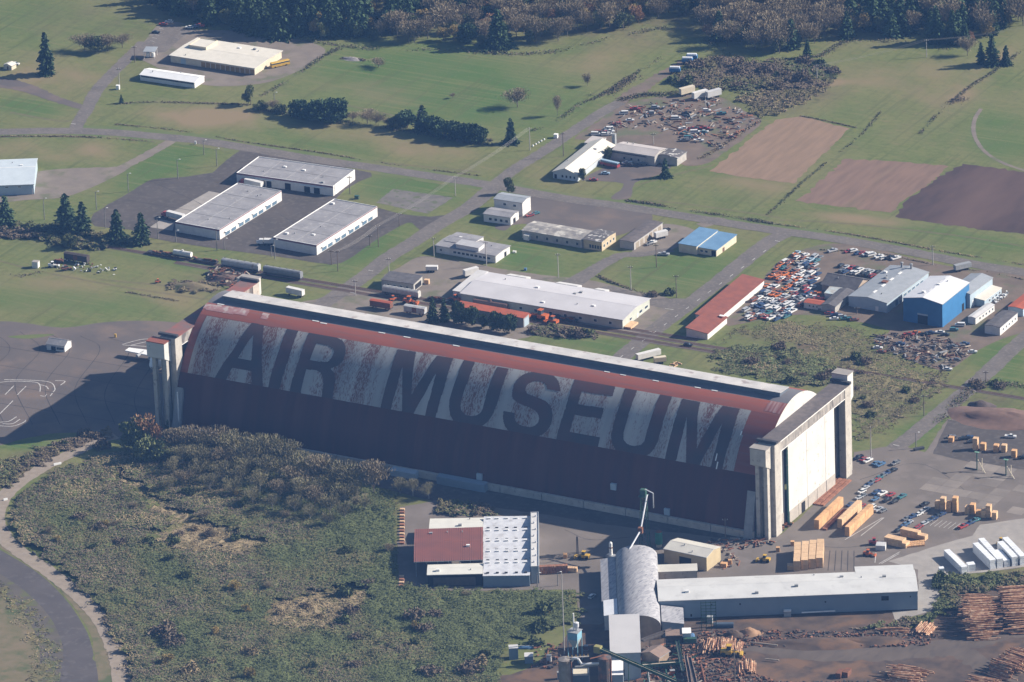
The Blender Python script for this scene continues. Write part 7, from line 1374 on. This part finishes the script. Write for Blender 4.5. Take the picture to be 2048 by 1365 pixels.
for i, (lab, pts, w, h, n, ms) in enumerate([
    ('dark leafy hedge filling between the conifers along the long meadow', [(515, 216), (560, 226), (610, 236), (680, 246), (760, 256), (840, 266), (920, 282), (985, 290)], 4, 3.4, 3600, [conifer_m, brown_m, olive_m]),
    ('weedy fence line beside the gravel lot of the depot', [(520, 195), (580, 160), (640, 118), (680, 96)], 3, 2.4, 1500, [brown_m, olive_m]), ('low ditch weeds between the depot and the road', [(210, 210), (300, 205), (400, 207), (500, 210)], 2, 1.0, 900, [brown_m, dull_m]),
    ('brown weeds along the road below the ditch', [(0, 274), (100, 273), (200, 276), (310, 284)], 1.6, .7, 1200, [brown_m, tan_m]), ('ditch weeds along the road shoulder in the long verge', [(230, 249), (360, 262), (480, 283), (640, 306), (800, 332), (960, 352)], 1.2, .6, 1800, [brown_m, dull_m]),
    ('fence line hedge up the lane from the farm', [(1065, 262), (1110, 245), (1160, 210), (1200, 192), (1260, 155), (1320, 118)], 2.6, 2.2, 1800, [brown_m, olive_m]), ('dense hedge beside the dirt track', [(1180, 190), (1215, 190), (1250, 165), (1270, 155)], 5, 3.0, 1500, [brown_m, dull_m]), ('low bank weeds at the lane end', [(1240, 200), (1290, 190), (1330, 190), (1360, 185)], 5, 2.2, 1300, [brown_m, olive_m]),
    ('roadside hedge below the stubble field', [(1252, 402), (1300, 408), (1400, 425), (1500, 440), (1545, 448)], 2.6, 1.8, 2200, [brown_m, olive_m]), ('ditch weeds along the road past the ploughed field', [(1545, 448), (1680, 466), (1800, 487), (1900, 506), (2048, 530)], 1.5, .8, 1500, [brown_m, tan_m]),
    ('ditch between the tan and brown fields', [(1535, 430), (1600, 370), (1660, 320), (1720, 272), (1760, 225)], 1.6, .8, 1300, [dull_m, olive_m]), ('short dark ditch at the head of the tan field', [(1600, 232), (1650, 242), (1712, 256)], 1.0, .6, 400, [dull_m, brown_m]),
    ('hedge climbing from the ploughed field to the wire line', [(1840, 268), (1885, 220), (1940, 175), (1985, 145), (2040, 105)], 2.2, 1.6, 1500, [brown_m, olive_m]), ('dark round hedge bush on the climbing hedge', [(1885, 222), (1900, 208), (1925, 198)], 5, 3.5, 900, [brown_m, brown_m]),
    ('fence weeds around the salvage yard on the road side', [(1640, 500), (1760, 508), (1860, 528), (1990, 548), (2048, 560)], 1.0, .8, 900, [brown_m, dull_m]), ('weeds along the lawn bank by the warehouse', [(1196, 552), (1215, 562), (1260, 578), (1300, 590), (1345, 590)], 2.0, 1.6, 900, [dull_m, brown_m]),
    ('weeds down the hangar side of the airfield road', [(1705, 880), (1780, 835), (1850, 775), (1930, 705)], 2.5, 1.0, 900, [dull_m, brown_m]), ('weeds on the far side of the airfield road', [(1880, 845), (1920, 800), (1960, 770), (2010, 768), (2060, 775)], 6, 2.0, 1300, [brown_m, olive_m]),
    ('dead weeds along the fence below the farm field', [(1400, 318), (1440, 295), (1500, 255), (1520, 243)], 2.5, 1.6, 900, [brown_m, tan_m]), ('low weeds on the meadow track behind the hangar', [(255, 585), (330, 598), (410, 612)], 1.5, .7, 500, [dull_m, brown_m]), ('meadow weeds around the rail museum', [(0, 545), (40, 552), (80, 545)], 3, .8, 350, [brown_m, dull_m]), ('rubble and thorns beside the long meadow corner', [(680, 118), (705, 118), (730, 122)], 2, 1.2, 500, [brown_m, dull_m]), ('edge scrub under the wood', [(600, 80), (760, 100), (900, 100), (1000, 108), (1100, 105), (1200, 82), (1330, 55)], 4, 3.0, 2600, [brown_m, olive_m]), ('scrub under the brown wood edge', [(1410, 80), (1480, 118), (1560, 120), (1640, 112), (1690, 85), (1760, 82), (1900, 100)], 4, 3.0, 2200, [brown_m, olive_m])]):
    strip(lab, pts, w, h, n, ms, seed=60+i)
BUSH = {'green': [bush_data(s, 2.2, 2.2, 420, green_m) for s in (71, 72)], 'brown': [bush_data(s, 2.4, 2.2, 420, brown_m, .55, .5) for s in (73, 74)], 'golden': [bush_data(75, 2.2, 2.0, 380, tan_m, .5, .5)]}
def bush(k, x, y, s, where):
    g = G(x, y); o = obj({'green': 'leafy_bush', 'brown': 'twiggy_bush', 'golden': 'golden_bush'}[k], random.choice(BUSH[k]), None, None, (g[0], g[1], 0), random.uniform(0, 6.28)); o.scale = (s, s, s*random.uniform(.8, 1.1))
    return tag(o, {'green': 'rounded green bush ', 'brown': 'twiggy brown bush ', 'golden': 'golden dry bush '}[k]+where, 'bush', k+' bushes '+where)
for (x, y, k, s) in [(300, 1090, 'green', 1.7), (345, 1086, 'green', 1.6), (250, 1110, 'golden', 1.2), (262, 1118, 'golden', 1.0), (420, 1070, 'brown', 1.2), (470, 1080, 'green', 1.1), (390, 1060, 'golden', 1.0), (360, 1070, 'brown', 1.0), (690, 1190, 'green', 1.8), (688, 1248, 'green', 1.7), (705, 1228, 'brown', 1.8), (712, 1280, 'brown', 1.4), (560, 1228, 'golden', 1.2), (610, 1215, 'brown', 1.0), (640, 1235, 'golden', 1.0), (735, 1172, 'brown', 1.6), (830, 1240, 'brown', 2.2), (850, 1265, 'brown', 1.9), (870, 1235, 'brown', 1.6), (330, 1270, 'brown', 2.8), (345, 1290, 'brown', 2.6), (380, 1345, 'golden', 2.2), (420, 1330, 'golden', 1.8), (500, 1310, 'golden', 2.0), (710, 1335, 'brown', 1.6), (860, 1350, 'brown', 2.2), (940, 1345, 'brown', 2.4), (960, 1330, 'golden', 2.0), (1090, 1230, 'green', 2.4), (1080, 1260, 'green', 2.0), (1070, 1290, 'green', 1.8), (240, 1090, 'brown', 1.5), (200, 1060, 'brown', 1.8), (160, 1040, 'brown', 1.6)]:
    bush(k, x, y, s, 'in the bramble thicket')
for _ in range(34):
    q = (random.uniform(1440, 1860), random.uniform(690, 870))
    if inside(np.array(q), [(1425, 705), (1480, 680), (1600, 690), (1790, 735), (1880, 770), (1745, 875), (1708, 870), (1690, 770), (1600, 775)]): bush(random.choice(['green', 'brown', 'brown']), *q, random.uniform(.8, 1.6), 'on the waste ground behind the hangar end')
for _ in range(26):
    q = (random.uniform(1340, 1690), random.uniform(112, 180))
    if inside(np.array(q), [(1345, 165), (1400, 118), (1500, 128), (1640, 122), (1690, 150), (1560, 180), (1400, 178)]): bush(random.choice(['brown', 'brown', 'green']), *q, random.uniform(1.2, 2.4), 'around the tarped trailers')
for (x, y, k, s) in [(1950, 770, 'brown', 1.4), (1960, 776, 'brown', 1.2), (2000, 775, 'brown', 1.3), (1990, 768, 'green', 1.0), (1885, 1165, 'green', 2.2), (1880, 1172, 'green', 1.8), (1130, 668, 'brown', 1.6), (1160, 672, 'brown', 1.8), (1176, 670, 'green', 1.6), (1065, 665, 'brown', 1.2), (170, 872, 'brown', 1.6), (190, 876, 'brown', 1.4), (212, 868, 'golden', 1.4), (205, 895, 'brown', 1.8), (130, 892, 'green', 1.0), (80, 915, 'brown', 1.1), (1340, 588, 'green', 1.4), (1305, 592, 'brown', 1.2)]:
    bush(k, x, y, s, 'at the edge of a yard or verge')
# mounds
def mound(name, label, px, a, b, h, ang, m, cat='mound'):
    g = G(*px); mb = MB(); n, k = 18, 7; vs = [(0, 0, h)]
    for j in range(1, k+1):
        for i in range(n):
            t = 2*math.pi*i/n; f = j/k; r = f*(1+.12*math.sin(3*t+j)+random.gauss(0, .04)); vs.append((a*r*math.cos(t), b*r*math.sin(t), h*math.cos(f*math.pi/2)**1.3*(1+random.gauss(0, .08))-.02))
    fs = [(0, 1+i, 1+(i+1) % n) for i in range(n)]+[(1+(j-1)*n+i, 1+j*n+i, 1+j*n+(i+1) % n, 1+(j-1)*n+(i+1) % n) for j in range(1, k) for i in range(n)]
    tag(obj(name, mb.add(vs, fs).mesh(name, True), m, None, (g[0], g[1], 0), math.radians(ang)), label, cat)
scrap_m = mat('scrap_heap', (.15, .10, .08), (.10, .075, .065), .5, .95)
mound('earth_mound', 'brown weedy earth mound behind the hangar', (385, 575), 14, 6, 2.2, 10, bank_mat); mound('scrap_mound', 'rusty scrap mound behind the hangar end', (456, 562), 14, 7, 3.0, 0, scrap_m)
mound('chip_berm', 'long bark chip berm behind the upper lot', (2010, 838), 32, 13, 4.0, 8, mat('bark_chips', (.19, .12, .095), (.15, .1, .08), .3, .95)); mound('chip_pile', 'dark chip pile at the end of the bark berm', (1962, 812), 7, 5, 2.5, 8, mat('dark_chips', (.09, .07, .065), (.07, .055, .05), .3, .95))
mound('sawdust_pile', 'orange brown sawdust pile below the sawmill', (1498, 1268), 6, 4, 2.8, 20, mat('sawdust', (.32, .2, .12), (.26, .16, .1), .4, .95)); mound('sawdust_pile', 'dark bark pile next to the orange brown sawdust pile', (1468, 1272), 6, 4, 2.6, 20, mill_dirt)
mound('bark_heap', 'heap of dark bark waste along the haul track', (1640, 1288), 30, 7, 2.2, 24, mill_dirt); mound('bark_heap', 'low bark heap below the weedy strip', (1740, 1284), 22, 6, 2.0, 24, mill_dirt); mound('rubble_heap', 'pale rubble heap in the corner of the long meadow', (705, 119), 7, 3, 1.2, 5, mat('rubble', (.3, .28, .27), (.2, .18, .17), .8, .95))
# ================================================================ POLES, WIRES, SMALL THINGS
POLES = {}
def pole(x, y0, y1, kind, label, group=None):
    h = height(x, y0, y1); g = G(x, y0)
    t = thing('utility_pole' if kind != 'lamp' else 'lamp_post', label, 'pole' if kind != 'lamp' else 'lamp post', (g[0], g[1], 0), RANG+.5, group)
    m = wood_pole if kind == 'wood' else (pale_pole if kind == 'pale' else mat('gray_lamp_post', (.22, .215, .21), (.18, .175, .17), .9, .6))
    obj('shaft', MB().tube((0, 0, 0), (0, 0, h), .24, .16, n=6), m, t)
    if kind == 'lamp':
        obj('arm', MB().tube((0, 0, h-.1), (1.2, 0, h+.2), .08, n=5), pale_pole, t); obj('lamp_head', MB().box(1.0, 1.9, -.25, .25, h+.1, h+.32), white_trim, t)
    else:
        obj('crossarm', MB().box(-1.3, 1.3, -.1, .1, h-1.0, h-.75), wood_pole, t)
        for s in (-1.1, 0, 1.1): obj('insulator', MB().tube((s, 0, h-.74), (s, 0, h-.35), .09, n=5), white_trim, t)
    POLES[(x, y0)] = Vector((g[0], g[1], h)); return t
for (x, y0, y1, k, lab) in [
    (676, 543, 501, 'wood', 'wire pole at the corner of the paired window trade unit'), (663, 530, 500, 'wood', 'short wire pole in front of the paired window trade unit'), (757, 494, 450, 'wood', 'wire pole on the grass strip along the shopfronts'), (740, 492, 470, 'wood', 'low pole beside the grass strip pole'), (799, 453, 426, 'wood', 'short dark pole at the rounded end of the grass strip'), (911, 392, 353, 'pale', 'pale wire pole at the old concrete pad'), (1060, 301, 255, 'pale', 'tall wire pole by the lane where the wires climb away'), (1127, 313, 265, 'wood', 'transformer pole opposite the farm shop'), (1117, 556, 507, 'pale', 'white transformer pole on the lawn below the barracks'), (1262, 581, 532, 'pale', 'white transformer pole at the lawn bank'), (1353, 596, 550, 'wood', 'wooden pole at the corner of the oval lawn'), (1313, 535, 488, 'wood', 'thin dark pole in the middle of the oval lawn'), (778, 548, 516, 'pale', 'pale crossarm pole beside the airfield road'), (711, 591, 560, 'pale', 'pale crossarm pole at the level crossing'), (868, 513, 475, 'pale', 'pale pole at the end of the white office'), (973, 532, 483, 'pale', 'pale pole in front of the white office corner'), (239, 172, 136, 'pale', 'pale pole beside the depot drive'), (270, 125, 92, 'wood', 'dark pole behind the fuel canopy'), (1853, 115, 79, 'pale', 'pale wire pole in the meadow below the wood'), (1634, 162, 130, 'pale', 'pale wire pole in the scrub behind the farm'), (1866, 530, 491, 'pale', 'pale pole at the road edge of the salvage yard'), (1742, 916, 853, 'pale', 'tall pale pole beside the hangar car park'), (1848, 832, 790, 'wood', 'wire pole on the grass of the airfield road'), (1972, 767, 742, 'wood', 'far wire pole on the airfield road'), (1451, 1080, 1037, 'wood', 'dark pole with guy wire at the hangar corner'), (1470, 1375, 1298, 'wood', 'tall lamp topped pole among the logs'), (1233, 271, 244, 'wood', 'pole at the entrance of the farm scrapyard'), (1411, 216, 192, 'pale', 'pole among the farm box trailers'), (1307, 289, 266, 'pale', 'pole behind the long pale barn wing'), (700, 388, 352, 'wood', 'thin pole at the end of the roadside trade unit'), (1714, 628, 614, 'wood', 'short pole beside the gray roofed workshop')]:
    pole(x, y0, y1, k, lab)
for (x, y0, y1, lab) in [(257, 384, 348, 'by the bend of the dark car park'), (193, 420, 384, 'on the bank of the dark car park'), (89, 440, 398, 'behind the trackside hedge beside the blue barn'), (211, 457, 417, 'behind the slim trackside conifer'), (316, 478, 436, 'at the loading bay of the dark car park'), (352, 485, 462, 'at the corner of the truck side trade unit'), (434, 501, 458, 'in front of the truck side trade unit'), (449, 500, 478, 'beside the corner lamp of the truck side trade unit'), (408, 310, 281, 'on the verge of the main road'), (434, 333, 298, 'on the lawn above the dark car park'), (356, 358, 320, 'in the middle of the lawn above the dark car park'), (837, 265, 223, 'in the hedge line along the long meadow'), (549, 208, 186, 'at the meadow corner fence'), (550, 518, 480, 'at the van corner of the paired window trade unit'), (543, 514, 492, 'just beside the van corner lamp'), (1832, 897, 866, 'at the entrance to the upper lot'), (1075, 1180, 1147, 'at the kiln gallery foot'), (1116, 1172, 1145, 'beyond the brown packs of the kiln yard')]:
    pole(x, y0, y1, 'lamp', 'pale lamp post '+lab)
def wire(a, b, label, group, sag=1.2, n=10, r=.05):
    mb = MB(); P = [a.lerp(b, k/n)+Vector((0, 0, -4*sag*(k/n)*(1-k/n))) for k in range(n+1)]
    for p, q in zip(P[:-1], P[1:]): mb.tube(p, q, r, n=4, cap=False)
    tag(obj('overhead_wire', mb, wire_mat), label, 'wire', group)
for a, b in [((1060, 301), (911, 392)), ((911, 392), (757, 494)), ((757, 494), (676, 543))]:
    for s in (-1.1, 0, 1.1):
        d = Vector((s*math.cos(RANG+.5), s*math.sin(RANG+.5), -.35)); wire(POLES[a]+d, POLES[b]+d, 'overhead wire strung past the shopfronts from the lane', 'overhead wires past the shopfronts', r=.04)
far = Vector(G(2060, 86)); far.z = 10
for s in (-1, 1):
    d = Vector((s, 0, -.3)); wire(POLES[(1853, 115)]+d, far+d, 'overhead wire running from the meadow pole towards the wood', 'overhead wires at the wood', r=.045); wire(POLES[(1853, 115)]+d, POLES[(1634, 162)]+d, 'overhead wire across the scrub behind the farm', 'overhead wires behind the farm', r=.04)
wire(POLES[(1714, 628)], Vector(G(1757, 609, 5)), 'service wire looping to the gray roofed workshop', 'service wires', .8, r=.04)
# barriers along the gravel road
for (x, y, a) in [(14, 1060, -45), (36, 1084, -40), (68, 1109, -38), (140, 1161, -38), (178, 1194, -48), (199, 1220, -55), (227, 1260, -68), (245, 1299, -74), (253, 1330, -80), (258, 1362, -82)]:
    p, q = G(x-3*math.cos(math.radians(a)), y+3*math.sin(math.radians(a))), G(x+3*math.cos(math.radians(a)), y-3*math.sin(math.radians(a))); g = G(x, y); an = math.atan2(G(x+3, y+3*math.tan(math.radians(-a)))[1]-g[1], G(x+3, y+3*math.tan(math.radians(-a)))[0]-g[0])
    tag(obj('barrier_block', MB().extrude([(-.45, 0), (.45, 0), (.25, .5), (.2, .95), (-.2, .95), (-.25, .5)], -1.7, 1.7), dark_metal, None, (g[0], g[1], .05), an), 'dark concrete barrier block on the verge of the gravel road', 'barrier', 'barrier blocks along the gravel road')
for (x, y, l) in [(115, 930, 1.9), (11, 1001, 1.0)]:
    g = G(x, y); tag(obj('white_barrier', MB().extrude([(-.4, 0), (.4, 0), (.2, .9), (-.2, .9)], -l, l), white_trim, None, (g[0], g[1], .1), math.radians(52)), 'white painted barrier block beside the gravel road bend', 'barrier', 'white barriers beside the gravel road')
for k in range(5):
    g = G(1066+5.6*k, 293-3.2*k); tag(obj('marker_stone', MB().lathe([(.5, 0), (.55, .4), (.3, .8), (.05, .9)], 7), white_trim, None, (g[0], g[1], 0)), 'white painted stone in the row beside the lane', 'stone', 'white stones beside the lane')
def smallbox(name, label, cat, x, y, w, d, h, m, ang=.2, roof=None):
    g = G(x, y); t = thing(name, label, cat, (g[0], g[1], .03), ang); obj('body', MB().prism([(-w/2, -d/2), (w/2, -d/2), (w/2, d/2), (-w/2, d/2)], 0, h), m, t); obj('lid', MB().box(-w/2-.08, w/2+.08, -d/2-.08, d/2+.08, h+.01, h+.14), roof or m, t)
smallbox('meter_cabinet', 'green meter cabinet on the lawn behind the roadside trade unit', 'cabinet', 714, 398, 2.2, 1.4, 1.6, green_paint); smallbox('tool_hut', 'small white hut by the lane transformer pole', 'hut', 1112, 276, 2.0, 2.0, 2.0, white_trim); smallbox('signal_hut', 'small white signal hut in the rail museum grass', 'hut', 72, 535, 3.2, 2.8, 3.2, white_wall, .2, concrete_pale); smallbox('water_tank_box', 'white water tank beside the pole on the depot drive', 'tank', 236, 179, 1.8, 1.6, 2.2, white_trim); smallbox('notice_board', 'small white board at the road by the dark car park', 'sign', 391, 289, .9, .3, 1.6, white_trim)
smallbox('oil_drum', 'tan tank beside the derelict trackside house', 'tank', 854, 568, 2.4, 2.0, 2.2, lumber_end); smallbox('planter_box', 'white crate on the concrete pad of the barracks lawn', 'crate', 1029, 506, 1.6, 1.0, .8, white_trim); smallbox('fire_hydrant_box', 'yellow marker box on the airfield apron', 'marker', 231, 675, .8, .6, 1.6, yellow_paint); smallbox('blue_bin', 'small blue bin by the warehouse lawn', 'bin', 1051, 541, 1.2, 1.2, 1.0, PAINT['blue'])
smallbox('lumber_crate', 'orange crate on the gravel beside the tan store', 'crate', 1448, 1134, 2.8, 2.2, 1.8, lumber); smallbox('jersey_row', 'long dark pile of rails at the entrance of the upper lot', 'rails', 1838, 900, 5, 1.6, 1.0, dark_metal, .9)
for i in range(9):
    g = G(1345+random.uniform(-4, 15), 728+random.uniform(-2, 9)); tag(obj('timber_offcut', MB().box(-random.uniform(.8, 2.2), random.uniform(.8, 2.2), -.2, .2, .05, .5), lumber_end, None, (g[0], g[1], 0), random.uniform(0, 3)), 'pale timber offcut lying on the grass behind the hangar', 'timber', 'timber offcuts behind the hangar')
# ================================================================ THE AIR
hz = MB().box(-4200, 4200, -4200, 4200, -1.0, 1330.0)
hm = bpy.data.materials.new('thin_haze'); hm.use_nodes = True; t = hm.node_tree
t.nodes.remove(t.nodes['Principled BSDF'])
pv = t.nodes.new('ShaderNodeVolumePrincipled'); pv.inputs['Color'].default_value = (.20, .44, 1.0, 1); pv.inputs['Density'].default_value = HAZE; pv.inputs['Anisotropy'].default_value = 0.0
t.links.new(pv.outputs[0], t.nodes['Material Output'].inputs['Volume'])
ho = obj('haze', hz.mesh('haze'), hm, kind='stuff'); ho.display_type = 'WIRE'
